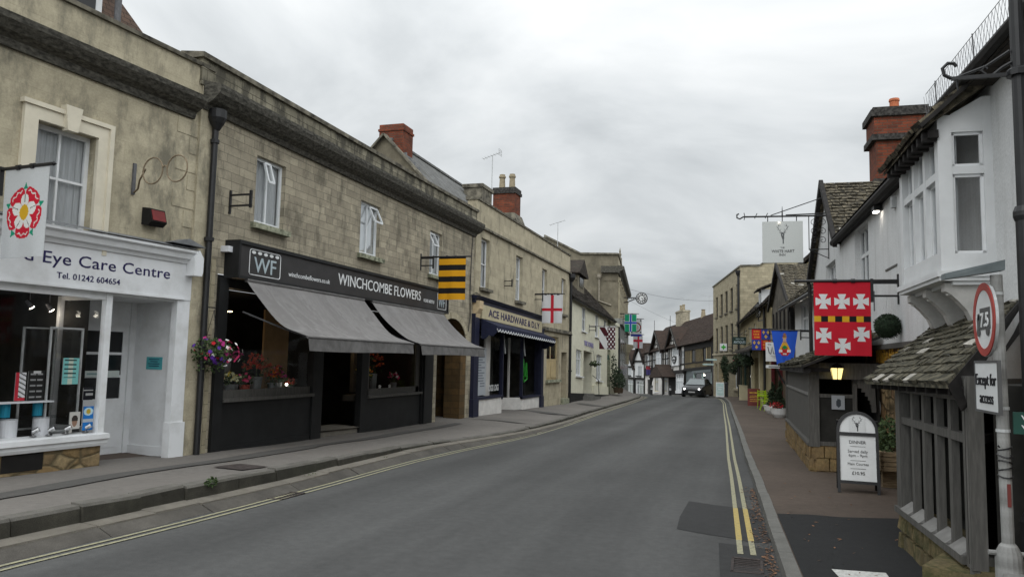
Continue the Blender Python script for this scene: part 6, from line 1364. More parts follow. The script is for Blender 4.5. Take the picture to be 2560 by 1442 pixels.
m = MB(F2); m.hexa([(18.3, .2, 5.98), (20.5, .2, 5.98), (20.5, -2.4, 7.1), (18.3, -2.4, 7.1), (18.3, .2, 6.06), (20.5, .2, 6.06), (20.5, -2.4, 7.18), (18.3, -2.4, 7.18)]); m.build('dormer_roof', 'roof_dark', dm)
m = MB(F2); m.tube([(15.3, .12, -.6), (15.3, .12, 4.8)], .07, 8); m.build('downpipe', 'black_iron', Y2)
for a, b in ((24.6, 29.8), (30.3, 34.4)):
    m = MB(F2); m.box(a, b, -.2, .05, -1, .12); m.box(a-.1, a, -.2, .08, -1, 2.4); m.box(b, b+.1, -.2, .08, -1, 2.4); m.box(a-.1, b+.1, -.1, .15, 2.3, 2.75); sf = m.build('shopfront', 'shop_green', Y2)
    m = MB(F2); m.poly([(a, -.1, .12), (b, -.1, .12), (b, -.1, 2.3), (a, -.1, 2.3)]); m.build('shop_window', 'shop_glass', sf); m = MB(F2); m.shell(a, b, -2, -.2, 0, 2.3); m.build('shop_room', 'interior_mid', sf)
m = MB(F2); m.box(18.9, 23, -.35, -.3, -.5, 2.2); m.build('dark_entrance', 'interior_mid', Y2)
m = MB(F2)
for u in (18.4, 23.6): m.box(u-.35, u+.35, -.05, .12, -1, 2.5)
m.build('pilaster', 'sign_cream', Y2, each=True)
m = MB(F2); m.hexa([(14, 1.0, 2.45), (24.4, 1.0, 2.45), (24.4, 0, 3.0), (14, 0, 3.0), (14, 1.0, 2.55), (24.4, 1.0, 2.55), (24.4, 0, 3.1), (14, 0, 3.1)]); m.hexa([(24.5, .7, 2.6), (34.8, .7, 2.6), (34.8, 0, 2.9), (24.5, 0, 2.9), (24.5, .7, 2.68), (34.8, .7, 2.68), (34.8, 0, 2.98), (24.5, 0, 2.98)]); m.build('shop_canopy', 'roof_dark', Y2)
basket(F2, 25.5, .75, 2.05, .55, 'dark green hanging basket under the shop canopy of the ochre house'); basket(F2, 19.5, .7, 1.95, .5, 'dark green hanging basket nearest the quartered banner')
t = thing('wall_lantern', 'old style glass street lantern on a wall bracket beside the dormer', 'lantern', F2(16.4, .35, 4.4))
m = MB(F2); m.tube([(15.3, .1, 4.12), (16.4, .32, 4.12), (16.4, .32, 4.35)], .03, 6); m.build('bracket', 'black_iron', t)
m = MB(F2); m.lathe([(.10, 4.35), (.20, 4.88)], (16.4, .32, 0), 4); m.build('glass', 'case_glass', t); m = MB(F2); m.lathe([(.24, 4.88), (.12, 5.0), (.05, 5.05), (.05, 5.12), (0, 5.14)], (16.4, .32, 0), 4)
for k in range(4): m.tube([(16.4+.10*math.cos(k*1.5708), .32+.1*math.sin(k*1.5708), 4.35), (16.4+.2*math.cos(k*1.5708), .32+.2*math.sin(k*1.5708), 4.88)], .014, 4)
m.lathe([(.12, 4.32), (.12, 4.36)], (16.4, .32, 0), 4); m.build('frame', 'black_iron', t)
t = thing('antiques_sign', 'dark green hanging sign reading Antiques on an iron bracket', 'shop sign', F2(28, .55, 3.1))
m = MB(F2); m.box(27.97, 28.03, .10, 1.0, 3.14, 3.66); m.build('board', 'shop_green', t); m = MB(F2); text(m, 'ANTIQUES', (27.965, .94, 3.22), (0, -1, 0), (0, 0, 1), .78, .17, .004, .01); text(m, 'WINCHCOMBE', (27.965, .82, 3.47), (0, -1, 0), (0, 0, 1), .55, .10, .004); m.build('lettering', 'ink_pale', t)
m = MB(F2); m.tube([(28, 0, 3.82), (28, 1.15, 3.82)], .025); m.tube([(28, .1, 3.66), (28, .1, 3.82)], .012); m.tube([(28, 1, 3.66), (28, 1, 3.82)], .012); m.tube([(28, .05, 4.1), (28, .3, 3.95), (28, .5, 3.83)], .02); m.tube([(28, .95+.12*math.cos(k*.7), 3.94+.12*math.sin(k*.7)) for k in range(9)], .012, 5); m.build('bracket', 'black_iron', t)
def quarters(x, y):
    q = (x < .5) == (y > .5); fx, fy = (x*2) % 1, (y*2) % 1
    if q:
        for cy in (.22, .5, .78):
            if abs(fy-cy) < .085 and .18 < fx < .82 and math.sin(fx*40+cy*9) > -.55: return (.62, .3, .03)
        return (.42, .015, .025)
    for cx_, cy in ((.27, .7), (.73, .7), (.5, .28)):
        if (abs(fx-cx_) < .05 and abs(fy-cy) < .16) or (abs(fy-cy) < .05 and abs(fx-cx_) < .15): return (.6, .36, .05)
    return (.03, .05, .27)
banner('red and blue quartered banner with gold charges behind the blue banner', F2, 10.2, .33, 1.16, 3.40, 2.43, quarters, 64, 72, 1.3, seed=9, amp=.015)
t = thing('hanging_sign', 'white hanging sign with a black script capital W above a narrow strip', 'shop sign', F2(7.0, .55, 1.6))
m = MB(F2); m.box(6.97, 7.03, .12, .86, 1.90, 2.70); m.box(6.98, 7.02, .06, .86, 1.62, 1.75); m.build('board', 'sign_white', t)
m = MB(F2)
m.tube([(6.965, .80, 2.48), (6.965, .77, 2.50), (6.965, .72, 2.25), (6.965, .66, 2.20), (6.965, .60, 2.50), (6.965, .55, 2.22), (6.965, .49, 2.22), (6.965, .43, 2.52)], .016, 5); m.tube([(6.965, .36, 2.42), (6.965, .35, 2.25)], .013, 5); m.tube([(6.965, .3, 2.25), (6.965, .3, 2.36), (6.965, .25, 2.38), (6.965, .23, 2.25)], .011, 5)
for k in range(3): m.box(6.962, 6.968, .2, .66-.06*k, 2.12-.05*k, 2.128-.05*k)
text(m, 'the', (6.966, .78, 2.58), (0, -1, 0), (0, 0, 1), .14, .08, .003); m.box(6.975, 6.98, .15, .75, 1.66, 1.70); m.build('lettering', 'ink_black', t)
m = MB(F2); m.tube([(7, 0, 2.8), (7, 1.1, 2.8)], .02); m.tube([(7, .2, 2.7), (7, .2, 2.8)], .01); m.tube([(7, .75, 2.7), (7, .75, 2.8)], .01); m.tube([(7, .2, 1.75), (7, .2, 1.9)], .01); m.tube([(7, .75, 1.75), (7, .75, 1.9)], .01); m.build('bracket', 'black_iron', t)
S1 = thing('stone_tiled_house', 'old timber jettied house under a steep lichened stone tile roof', 'house', F2(9, 0, -.6))
rgs = random.Random(41)
m = MB(F2); m.tiles((5.0, .12, 4.15), (5.0, -7, 4.15), (9.4, .12, 6.3), (9.4, -7, 6.3), 24, .22, rgs, .035, .02, .03); m.poly([(5.0, .1, 4.1), (5.0, -7, 4.1), (9.4, -7, 6.25), (9.4, .1, 6.25)]); m.tiles((12.9, -7, 4.6), (12.9, .12, 4.6), (9.4, -7, 6.3), (9.4, .12, 6.3), 12, .34, rgs, .06, .02); m.build('roof', ['stone_tile', 'stone_tile_pale'], S1)
m = MB(F2); m.prism([(4.9, 2.6), (12.6, 2.6), (12.6, 4.5), (9.4, 6.15), (5.3, 4.1), (4.9, 4.1)], 'o', -.3, .0); m.build('gable_wall', 'interior_mid', S1)
m = MB(F2); m.beam((4.8, .16, 3.95), (9.4, .16, 6.28), .2, .08); m.beam((13.0, .16, 4.45), (9.4, .16, 6.28), .2, .08); m.box(4.7, 12.6, -.2, .16, 2.45, 2.75); m.box(4.8, 5.0, .0, .14, 2.6, 4.0)
for u in (6.2, 7.6, 9.0, 10.4, 11.8): m.box(u-.1, u+.1, -.02, .07, 2.6, 4.2)
m.beam((5.0, .12, 2.0), (5.0, .02, 2.5), .16, .16); m.build('timber_frame', 'timber_black', S1)
m = MB(F2); m.wall(4.6, 13.2, -1, 2.6, -.1, [(9.6, 12.9, -.5, 2.2, .3)]); m.poly([(5.0, .1, 2.6), (5.0, -6, 2.6), (5.0, -6, 4.2), (5.0, .1, 4.1)]); m.build('wall', 'timber_brown', S1)
m = MB(F2); m.box(9.6, 12.9, -.4, -.36, -.6, 2.2); m.box(9.5, 9.75, -.1, .05, -.8, 2.5); m.box(12.7, 12.95, -.1, .05, -.8, 2.5); m.box(11.2, 11.35, -.36, -.3, -.6, 2.2); m.build('red_door', 'red_paint', S1)
m = MB(F2); m.box(10.2, 12.2, -4.2, -2.8, 6, 7.6); m.box(10.1, 12.3, -4.3, -2.7, 7.4, 7.55); m.build('chimney', 'brick', S1)
WH_ = thing('white_cottage', 'narrow white rendered cottage with a sash window beside the inn gable', 'cottage', F2(2, 0, -.5))
m = MB(F2); m.wall(-4.5, 4.5, -1, 4.1, 0, [(1.3, 2.9, 2.9, 3.98, .12), (1.0, 3.0, .6, 2.0, .12)]); m.poly([(4.5, 0, -1), (4.5, -5, -1), (4.5, -5, 4.6), (4.5, 0, 4.1)]); m.build('wall', 'white_wall', WH_)
window(WH_, F2, 1.3, 2.9, 2.92, 3.98, -.06, 2, 2, .08, .06, 'bay_paint', True); window(WH_, F2, 1.0, 3.0, .6, 2.0, -.06, 2, 2, .08, .06, 'bay_paint', False)
m = MB(F2); m.tiles((-4.5, .5, 3.95), (4.9, .5, 3.95), (-4.5, -3, 7.2), (4.9, -3, 7.2), 16, .34, rgs, .05, .02); m.poly([(-4.5, .45, 3.9), (4.9, .45, 3.9), (4.9, -3, 7.1), (-4.5, -3, 7.1)]); m.build('roof', 'stone_tile', WH_)
m = MB(F2); m.tube([(-4.5, .52, 3.9), (4.9, .52, 3.9)], .06, 8); m.build('gutter', 'black_iron', WH_)
BLU = (.022, .085, .46)
def king(x, y):
    # crowned figure in an orange cloak over a red robe with white trim
    if .80 < y < .93 and abs(x-.5) < .02+.075*(1-(y-.80)/.16): return (.13, .03, .06) if math.sin(x*120) > -.2 else (.45, .25, .05)
    if .775 < y < .805 and abs(x-.5) < .085: return (.5, .3, .06)
    if ell(x, y, .5, .71, .075, .075): return (.45, .3, .22) if y > .68 else (.36, .2, .15)
    if ell(x, y, .5, .505, .105, .055): return (.015, .20, .055)
    if .43 < y < .67 and abs(x-.5) < .075+(.67-y)*.85 and y > .44-.0*x:
        if y < .52 and abs(x-.5) < .14: return (.4, .03, .025)
        return (.60, .33, .03)
    if .34 < y < .44 and abs(x-.5) < .30-.2*abs(y-.39) :
        if abs(x-.5) > .12 and y > .36: return (.60, .58, .55)
        return (.42, .025, .025)
    if .26 < y <= .36 and abs(x-.5) < .26-(.36-y)*1.0: return (.55, .5, .48) if abs(x-.5) < .09 and y > .29 else (.42, .02, .03)
    return BLU
banner('blue banner with a crowned figure in an orange cloak', F2, .3, .47, 1.32, 2.90, 1.76, king, 84, 110, 1.9 if False else 1.42, seed=10, amp=.02, taper=.34)

# things on the right pavement, far
def aboard(x, y, w_, h, rz_, label, mat, frame, lines=None):
    z = rz(x, y, 0); fr = Loc(x, y, z, rz_); t = thing('pavement_sign', label, 'A-board', (x, y, z))
    m = MB(fr); lean = .16*h; 
    for s_ in (-1, 1): m.hexa([(-w_/2, s_*lean-.012, 0), (w_/2, s_*lean-.012, 0), (w_/2, s_*lean+.012, 0), (-w_/2, s_*lean+.012, 0), (-w_/2, -.012, h), (w_/2, -.012, h), (w_/2, .012, h), (-w_/2, .012, h)])
    m.build('frame', frame, t); m = MB(fr); m.hexa([(-w_/2+.04, -lean-.004, .12), (w_/2-.04, -lean-.004, .12), (w_/2-.04, -lean+.01, .12), (-w_/2+.04, -lean+.01, .12), (-w_/2+.04, -.022, h-.06), (w_/2-.04, -.022, h-.06), (w_/2-.04, -.01, h-.06), (-w_/2+.04, -.01, h-.06)])
    for v in m.v: v.y -= .012 if v.z < .2 else 0
    m.build('panel', mat, t)
    if lines:
        m = MB(fr)
        for (a, b, zc, hh) in lines:
            o = -lean*(1-zc/h)-.03; m.box(a*w_, b*w_, o-.006, o, zc-hh/2, zc+hh/2)
        m.build('lettering', 'ink_gold' if mat == 'burgundy' else 'ink_white', t)
    return t
aboard(.30, 45.0, .66, .95, R(-2), 'burgundy pavement sign with gold lettering beside the lime green chairs', 'burgundy', 'burgundy', [(-.35, .35, .72, .07), (-.3, .3, .55, .03), (-.34, .34, .47, .03), (-.3, .32, .35, .03), (-.34, .3, .25, .03)])
aboard(-2.1, 61.9, .62, 1.12, R(2), 'pale aqua pavement sign on the corner behind the car', 'pale_board', 'sign_white', [(-.3, .3, .75, .05), (-.25, .25, .6, .04), (-.28, .28, .35, .03)])
m = MB(Loc(-1.62, 62.0, rz(-1.6, 61.9, 0))); m.box(-.13, .13, -.13, .13, 0, 1.0); m.lathe([(.17, 1.0), (.17, 1.06), (.1, 1.12)], (0, 0, 0), 12); tag(m.build('litter_bin', 'black_iron'), 'slim black litter bin right of the pale aqua pavement sign', 'litter bin')
m = MB(Loc(-.32, 55.0, rz(-.32, 55, 0))); m.box(-.28, .28, -.2, .2, 0, .95); m.prism([(-.3, .95), (.3, .95), (.3, 1.0), (-.3, 1.02)], 'o', -.22, .22); tag(m.build('utility_cabinet', 'sign_cream'), 'pale cream utility cabinet behind the burgundy pavement sign', 'cabinet')
def chair(x, y, a, label):
    z = rz(x, y, 0); fr = Loc(x, y, z, a); t = thing('cafe_chair', label, 'chair', (x, y, z), 'lime green cafe furniture')
    m = MB(fr); m.box(-.22, .22, -.22, .22, .44, .465); m.build('seat', 'lime_paint', t)
    m = MB(fr); 
    for k in range(4): m.box(-.21, .21, .205, .225, .58+k*.09, .63+k*.09)
    m.tube([(-.21, .21, .46), (-.21, .235, .95)], .014); m.tube([(.21, .21, .46), (.21, .235, .95)], .014); m.build('backrest', 'lime_paint', t)
    for sx in (-1, 1):
        for sy in (-1, 1): m = MB(fr); m.tube([(sx*.2, sy*.2, .45), (sx*.23, sy*.23, 0)], .014); m.build('leg', 'lime_paint', t)
chair(.74, 41.2, R(20), 'lime green slatted cafe chair nearest the burgundy pavement sign'); chair(.86, 38.6, R(200), 'lime green slatted cafe chair nearest the conifers')
z = rz(.78, 39.9, 0); t = thing('cafe_table', 'lime green folding cafe table between the two lime chairs', 'table', (.78, 39.9, z), 'lime green cafe furniture'); fr = Loc(.78, 39.9, z); m = MB(fr); m.lathe([(.36, .70), (.36, .73)], (0, 0, 0), 20); m.build('tabletop', 'lime_paint', t)
for sx in (-1, 1): m = MB(fr); m.tube([(sx*.26, -.2, 0), (-sx*.2, .15, .7)], .014); m.tube([(sx*.26, .2, 0), (-sx*.2, -.15, .7)], .014); m.build('leg', 'lime_paint', t)
def planter(x, y, label, red, h):
    z = rz(x, y, 0); t = thing('tub_planter', label, 'planter', (x, y, z), 'white tub planters by the cottage'); fr = Loc(x, y, z)
    m = MB(fr); m.lathe([(.20, 0), (.31, .14), (.38, .36), (.40, .38), (.36, .36)], (0, 0, 0), 20); m.build('tub', 'planter_white', t)
    m = MB(fr)
    for k in range(10): zz = .38+k*h/10; r_ = .30*(1-k/10.5); m.leaves((.05*math.sin(k), 0, zz), (r_, r_, .12), 110, .09, rg, hollow=.1)
    m.tube([(0, 0, .3), (0, 0, h)], .03); m.build('conifer', 'leaf_dark', t)
    if red: 
        m = MB(fr); m.leaves((-.15, -.2, .5), (.3, .25, .14), 120, .06, rg, hollow=0); m.build('bloom', 'bloom_red', t)
planter(1.00, 35.6, 'white tub planter with a dark conifer, farther of the two', False, 1.0); planter(1.20, 32.6, 'white tub planter with a dark conifer and red flowers, nearer of the two', True, 1.1)
# finger post by the three storey building
t = thing('finger_post', 'slim finger post with white direction arms by the corner shop', 'signpost', (-2.85, 66.5, gz(66.5)+.1)); fr = Loc(-2.85, 66.5, gz(66.5)+.1)
m = MB(fr); m.tube([(0, 0, 0), (0, 0, 3.2)], .05, 8); m.build('post', 'grey_iron', t)
for k, (a, b) in enumerate(((-.5, .35), (-.75, .1))): m = MB(fr); m.prism([(a, 2.98-k*.4), (a-.1, 3.05-k*.4), (a, 3.12-k*.4), (b, 3.12-k*.4), (b, 2.98-k*.4)], 'o', -.06, -.03); m.build('arm', 'pale_board', t)
# overhead wires
def cable(a, b, sag_, lab, r_=.012):
    a, b = Vector(a), Vector(b); m = MB(); m.tube([a.lerp(b, k/16)-Vector((0, 0, sag_*4*(k/16)*(1-k/16))) for k in range(17)], r_, 4); tag(m.build('overhead_wire', 'grey_iron'), lab, 'wire')
cable(FE(14, .2, 8.2), F3(14, .1, 7.9), .35, 'upper thin wire strung across the street behind the clock'); cable(FE(10, .2, 7.0), F3(16, .1, 4.6), .3, 'lower thin wire strung across the street under the clock', .008)
# ================================================================== right side, near: the white inn
FWh = Fr(2.446, 7.33, -2.5, 'R')
I = thing('white_inn', 'white rendered inn with a projecting bay window, gable and lean-to bays of grey timber', 'inn', FWh(5, 0, -.3))
m = MB(FWh)
m.wall(-6, 10.73, 2.08, 4.72, 0, [(7.69, 9.05, 3.26, 4.42, .16)]); m.wall(10.73, 15.2, 2.08, 4.3, 0, [(11.5, 13.0, 3.2, 4.2, .16)])
m.prism([(10.73, 4.3), (15.2, 4.3), (12.6, 6.15)], 'o', -.2, 0); m.build('wall', 'white_wall', I)
m = MB(FWh); m.wall(-6, 15.2, -1, 2.08, -.06, [(9.2, 10.4, -1, 1.7, .3)]); m.build('ground_floor_wall', 'brown_wall', I)
m = MB(FWh); m.box(-6, 15.2, -.1, .03, 2.02, 2.10); m.box(3.2, 4.1, -.01, .012, 3.30, 3.33); m.box(4.2, 5.0, -.01, .012, 3.30, 3.33); m.box(5.5, 6.3, -.01, .012, 3.28, 3.31); m.build('timber_strip', 'timber_grey', I)
window(I, FWh, 7.69, 9.05, 3.28, 4.42, -.10, 3, 2, .07, .06, 'bay_paint', False, split=[3.88]); window(I, FWh, 11.5, 13.0, 3.2, 4.2, -.10, 3, 2, .07, .06, 'bay_paint', False, split=[3.75])
m = MB(FWh); m.poly([(-6, .2, 4.66), (10.7, .2, 4.54), (10.7, -4, 8.4), (-6, -4, 8.4)]); m.poly([(-6, -8, 4.6), (10.7, -8, 4.6), (10.7, -4, 8.4), (-6, -4, 8.4)]); m.box(-6, 1.25, .0, .26, 4.58, 4.70); m.build('roof', 'roof_dark', I)
m = MB(FWh); m.tube([(10.85, .14, 4.46), (2.9, .14, 4.50)], .075, 8); m.box(2.9, 10.8, -.05, .1, 4.44, 4.54); m.tube([(2.9, .28, 4.64), (-6, .28, 4.66)], .06, 8); m.box(2.9, 10.8, .0, .17, 4.50, 4.58); m.tube([(3.1, .1, 4.5), (3.15, .12, 4.3), (3.12, .05, 4.1)], .04, 8); m.build('gutter', 'timber_black', I)
rgi = random.Random(51)
m = MB(FWh); m.tiles((10.62, -7, 4.45), (10.62, .12, 4.45), (12.6, -7, 6.22), (12.6, .12, 6.22), 19, .2, rgi, .034, .018, .02); m.poly([(10.62, -7, 4.4), (10.62, .1, 4.4), (12.6, .1, 6.18), (12.6, -7, 6.18)]); m.poly([(15.4, -7, 4.1), (15.4, .1, 4.1), (12.6, .1, 6.18), (12.6, -7, 6.18)]); m.build('gable_roof', ['stone_tile', 'stone_tile_pale'], I)
m = MB(FWh); m.beam((15.45, .14, 4.05), (12.58, .14, 6.26), .16, .09); m.beam((10.55, .14, 4.38), (12.62, .14, 6.26), .13, .09); m.tube([(15.3, .12, 4.0), (15.3, .10, 2.0)], .05, 8); m.build('barge_board', 'timber_black', I)
m = MB(FWh); m.box(13.0, 13.9, -2.35, -1.22, 5.4, 7.35); m.box(12.95, 13.95, -2.40, -1.17, 7.5, 7.95); m.box(12.97, 13.93, -2.38, -1.19, 6.35, 6.5); c_ = m.build('chimney', 'brick', I)
m = MB(FWh); m.box(12.9, 14.0, -2.46, -1.11, 7.35, 7.5); m.box(12.88, 14.02, -2.48, -1.09, 7.95, 8.12); m.box(12.95, 13.95, -2.42, -1.15, 8.12, 8.2); m.box(12.93, 13.97, -2.42, -1.15, 6.28, 6.38); m.build('chimney_band', 'cap_dark', c_, each=True)
m = MB(FWh); m.lathe([(.12, 0), (.13, .05), (.11, .06), (.11, .26), (.13, .28), (.12, .34)], (13.45, -1.75, 8.2), 14); m.build('chimney_pot', 'pot_red', c_)
# bay window
b0, b1, bo_ = 1.32, 2.99, .50
m = MB(FWh)
for u in (b0, b1-.13): m.box(u, u+.13, bo_-.13, bo_, 2.70, 4.32)
for u in (b0, b1-.13): m.box(u, u+.1, .0, .08, 2.70, 4.5)
for k in (1, 2): u = b0+.13+(b1-b0-.26)*k/3; m.box(u-.045, u+.045, bo_-.12, bo_-.01, 2.88, 4.18)
m.box(b0+.13, b1-.13, bo_-.12, bo_-.015, 3.68, 3.76); m.box(b0+.13, b1-.13, bo_-.13, bo_-.005, 2.70, 2.90); m.box(b0+.13, b1-.13, bo_-.13, bo_-.005, 4.16, 4.32)
for u in (b0, b1-.1):
    m.box(u+.006, u+.1, .08, bo_-.13, 3.70, 3.78); m.box(u+.004, u+.1, .08, bo_-.13, 2.70, 2.88)
    m.hexa([(u+.004, .08, 4.14), (u+.1, .08, 4.14), (u+.1, bo_-.13, 4.14), (u+.004, bo_-.13, 4.14), (u+.004, .08, 4.5), (u+.1, .08, 4.5), (u+.1, bo_-.13, 4.33), (u+.004, bo_-.13, 4.33)])
m.box(b0-.05, b1+.05, -.05, bo_+.05, 2.64, 2.70); m.box(b0-.03, b1+.03, -.05, bo_+.03, 2.60, 2.64); m.box(b0, b1, 0, bo_-.1, 2.56, 2.60)
bw = m.build('bay_window', 'bay_paint', I)
m = MB(FWh)
n_ = 3
for k in range(n_): 
    ua = b0+.13+(b1-b0-.26)*k/3+.045; ub = b0+.13+(b1-b0-.26)*(k+1)/3-.045
    for za, zb in ((2.90, 3.68), (3.76, 4.16)): m.box(ua, ua+.03, bo_-.09, bo_-.06, za, zb); m.box(ub-.03, ub, bo_-.09, bo_-.06, za, zb); m.box(ua, ub, bo_-.09, bo_-.06, za, za+.03); m.box(ua, ub, bo_-.09, bo_-.06, zb-.03, zb)
for za, zb in ((2.88, 3.70), (3.78, 4.14)): m.box(b0+.03, b0+.06, .08, bo_-.13, za, za+.03); m.box(b0+.03, b0+.06, .08, bo_-.13, zb-.03, zb); m.box(b0+.03, b0+.06, .08, .11, za, zb); m.box(b0+.03, b0+.06, bo_-.16, bo_-.13, za, zb)
m.build('casement', 'white_paint', bw)
m = MB(FWh); m.poly([(b0+.1, bo_-.075, 2.88), (b1-.1, bo_-.075, 2.88), (b1-.1, bo_-.075, 4.18), (b0+.1, bo_-.075, 4.18)]); m.poly([(b0+.045, .05, 2.88), (b0+.045, bo_-.1, 2.88), (b0+.045, bo_-.1, 4.18), (b0+.045, .05, 4.18)]); m.build('pane', 'pane_glass', bw)
m = MB(FWh); m.shell(b0+.05, b1-.05, -1.8, .06, 2.72, 4.4); m.build('room_behind', 'interior_dark', bw)
m = MB(FWh)
for ua, ub in ((2.5, 2.86), (1.42, 1.6)): 
    for k in range(14): a, b = ua+(ub-ua)*k/14, ua+(ub-ua)*(k+1)/14; m.poly([(a, bo_-.2+.015*(k % 2), 2.75), (b, bo_-.2+.015*((k+1) % 2), 2.75), (b, bo_-.2+.015*((k+1) % 2), 4.2), (a, bo_-.2+.015*(k % 2), 4.2)])
m.build('curtain', 'curtain_net', bw)
m = MB(FWh)
for u in (b0+.05, (b0+b1)/2-.06, b1-.2):
    pts = [(0, 2.58), (bo_-.04, 2.58), (bo_-.04, 2.50), (bo_-.09, 2.47), (bo_-.16, 2.40), (bo_-.24, 2.30), (bo_-.28, 2.20), (bo_-.34, 2.14), (.06, 2.10), (0, 2.02)]
    m.prism(pts, 'u', u, u+.13)
    m.lathe([(.0, -.03), (.035, -.02), (.04, 0)], (u+.065, bo_-.1, 2.48), 8)
m.box(b0+.02, b1-.02, -.02, .06, 2.08, 2.58); m.build('bay_bracket', 'bay_under', I)
m = MB(FWh); m.tiles((b0-.12, .68, 4.20), (b1+.12, .68, 4.16), (b0-.12, -.05, 4.86), (b1+.12, -.05, 4.82), 5, .26, rgi, .035, .012); m.hexa([(b0-.1, .66, 4.16), (b1+.1, .66, 4.12), (b1+.1, 0, 4.6), (b0-.1, 0, 4.64), (b0-.1, .66, 4.20), (b1+.1, .66, 4.16), (b1+.1, 0, 4.8), (b0-.1, 0, 4.84)]); br_ = m.build('bay_roof', 'stone_tile', I)
m = MB(FWh); m.box(b0-.05, b1+.05, bo_, .6, 4.08, 4.16)
for k in range(9): m.box(b0+k*.2, b0+k*.2+.06, bo_-.02, .64, 4.06, 4.15)
m.beam((b0-.13, .70, 4.17), (b0-.13, -.02, 4.83), .10, .04); m.build('rafter_ends', 'timber_black', br_)
# netting above the eaves
t = thing('bird_netting', 'thin wire netting standing along the roof edge above the bay window', 'netting', FWh(1, .25, 4.68))
m = MB(FWh)
for k in range(60):
    u = 2.6-k*.09; m.tube([(u, .26, 4.68), (u+.14, .26, 5.0)], .0022, 3, False); m.tube([(u, .26, 4.68), (u-.14, .26, 5.0)], .0022, 3, False)
for z in (4.68, 5.0): m.tube([(2.65, .26, z), (-2.8, .26, z)], .004, 4)
m.build('mesh', 'grey_iron', t); m = MB(FWh)
for u in (2.2, .9, -.3, -1.5): m.tube([(u, .26, 4.62), (u+.05, .26, 5.02)], .007, 4)
m.build('stake', 'grey_iron', t, each=True)
t = thing('wall_floodlight', 'small lit floodlight under the gutter of the white inn', 'floodlight', FWh(6.5, .16, 4.34)); m = MB(FWh); m.box(6.4, 6.6, .02, .14, 4.32, 4.42); m.build('case', 'black_iron', t); m = MB(FWh); m.box(6.43, 6.57, .05, .13, 4.305, 4.318); m.build('lens', 'lamp_white', t)
m = MB(FWh); m.box(5.45, 5.56, 0, .07, 4.18, 4.36); tag(m.build('sensor_box', 'galvanised'), 'small grey sensor box on the white wall below the gutter', 'sensor')
# gold script over the doorway wall
m = MB(FWh); text(m, 'White Hart', (7.55, -.052, 1.80), (-1, 0, 0), (0, 0, 1), 1.75, .27, .012, .01, italic=.25); tag(m.build('wall_lettering', 'ink_gold'), 'faded gold script letters reading White Hart on the brown wall', 'lettering')
m = MB(FWh); m.disc((7.3, -.05, 1.02), (.09, 0, 0), (0, 0, .13), .02, 20, (0, 1, 0)); tag(m.build('oval_plate', 'sign_white'), 'small white oval plate on the brown wall of the inn', 'plate')
# near lean-to bay: grey timber lights on a low stone wall, splayed at its near end
FN = Fr(1.50, 6.1, -2.5, 'R'); FS = Fr(1.50, 6.1, 26, 'L')
rq = random.Random(77); m = MB(FN); m.box(-.02, 2.25, -.35, -.02, -.4, .33); m.stones(-.03, 2.25, -.25, .33, .02, 3, .34, rq); m.build('low_wall', 'block_stone_mossy', I); m = MB(FS); m.box(0, 2.3, -.35, -.02, -.4, .30); m.stones(0, 2.3, -.25, .30, .02, 3, .34, rq); m.build('low_wall', 'block_stone_mossy', I)
m = MB(FN)
m.box(-.0, .13, -.07, .03, .33, 1.66); m.box(.17, 2.25, -.16, .05, .33, .385); m.box(2.08, 2.25, -.16, .02, .385, 1.6); m.box(.13, 2.08, -.08, .015, 1.48, 1.62); m.box(.13, 2.08, -.06, .004, 1.18, 1.245)
for k in range(1, 5): u = .17+1.91*k/5; m.box(u-.04, u+.04, -.055, .0, .385, 1.5)
nf = m.build('timber_lights', 'timber_grey', I)
m = MB(FN)
for k in range(5): u = .17+1.91*k/5; m.hexa([(u+.04, -.058, .386), (u+.34, -.058, .386), (u+.34, .048, .386), (u+.04, .048, .386), (u+.04, -.058, .46), (u+.34, -.058, .46), (u+.34, .04, .388), (u+.04, .04, .388)])
m.build('sloping_sill', 'timber_grey_sill', nf)
m = MB(FN); m.poly([(.13, -.06, .4), (2.08, -.06, .4), (2.08, -.06, 1.5), (.13, -.06, 1.5)]); m.build('pane', 'shop_glass', nf); m = MB(FN); m.shell(.1, 2.2, -.8, -.16, .3, 1.6); m.build('room_behind', 'interior_dark', nf)
m = MB(FS); m.box(.01, .04, -.05, .012, .30, 1.64); m.box(.04, 2.2, -.05, .02, .30, .36); m.box(.04, 1.9, -.05, .0, 1.17, 1.23); m.box(.04, 2.2, -.05, .01, 1.50, 1.64); m.box(1.72, 1.92, -.05, .005, .36, 1.5); m.build('end_frame', 'timber_grey', I)
m = MB(FS); m.box(.04, 1.72, -.06, -.045, .36, 1.5); m.build('end_panel', 'vent_dark', I)
m = MB(FS); m.box(2.0, 2.24, -.1, .06, -.3, 2.1); m.build('end_post', 'orange_post', I)
m = MB(FS); m.poly([(.1, -.02, 1.64), (2.25, -.02, 1.64), (2.25, -.02, 2.36), (.3, -.02, 1.68)]); m.build('end_infill', 'white_wall', I)
E0, E1, R0_, R1_ = Vector((1.34, 6.02, 1.60)), Vector((1.215, 9.15, 1.56)), Vector((2.47, 8.25, 2.40)), Vector((2.30, 11.0, 2.26))
m = MB(); m.tiles(E0, E1, R0_, R1_, 11, .22, rgi, .018, .012, .05); m.hexa([E0-Vector((0, 0, .03)), E1-Vector((0, 0, .03)), R1_-Vector((0, 0, .03)), R0_-Vector((0, 0, .03)), E0, E1, R1_, R0_]); lr = m.build('lean_to_roof', ['stone_tile_mossy', 'stone_tile_pale'], I)
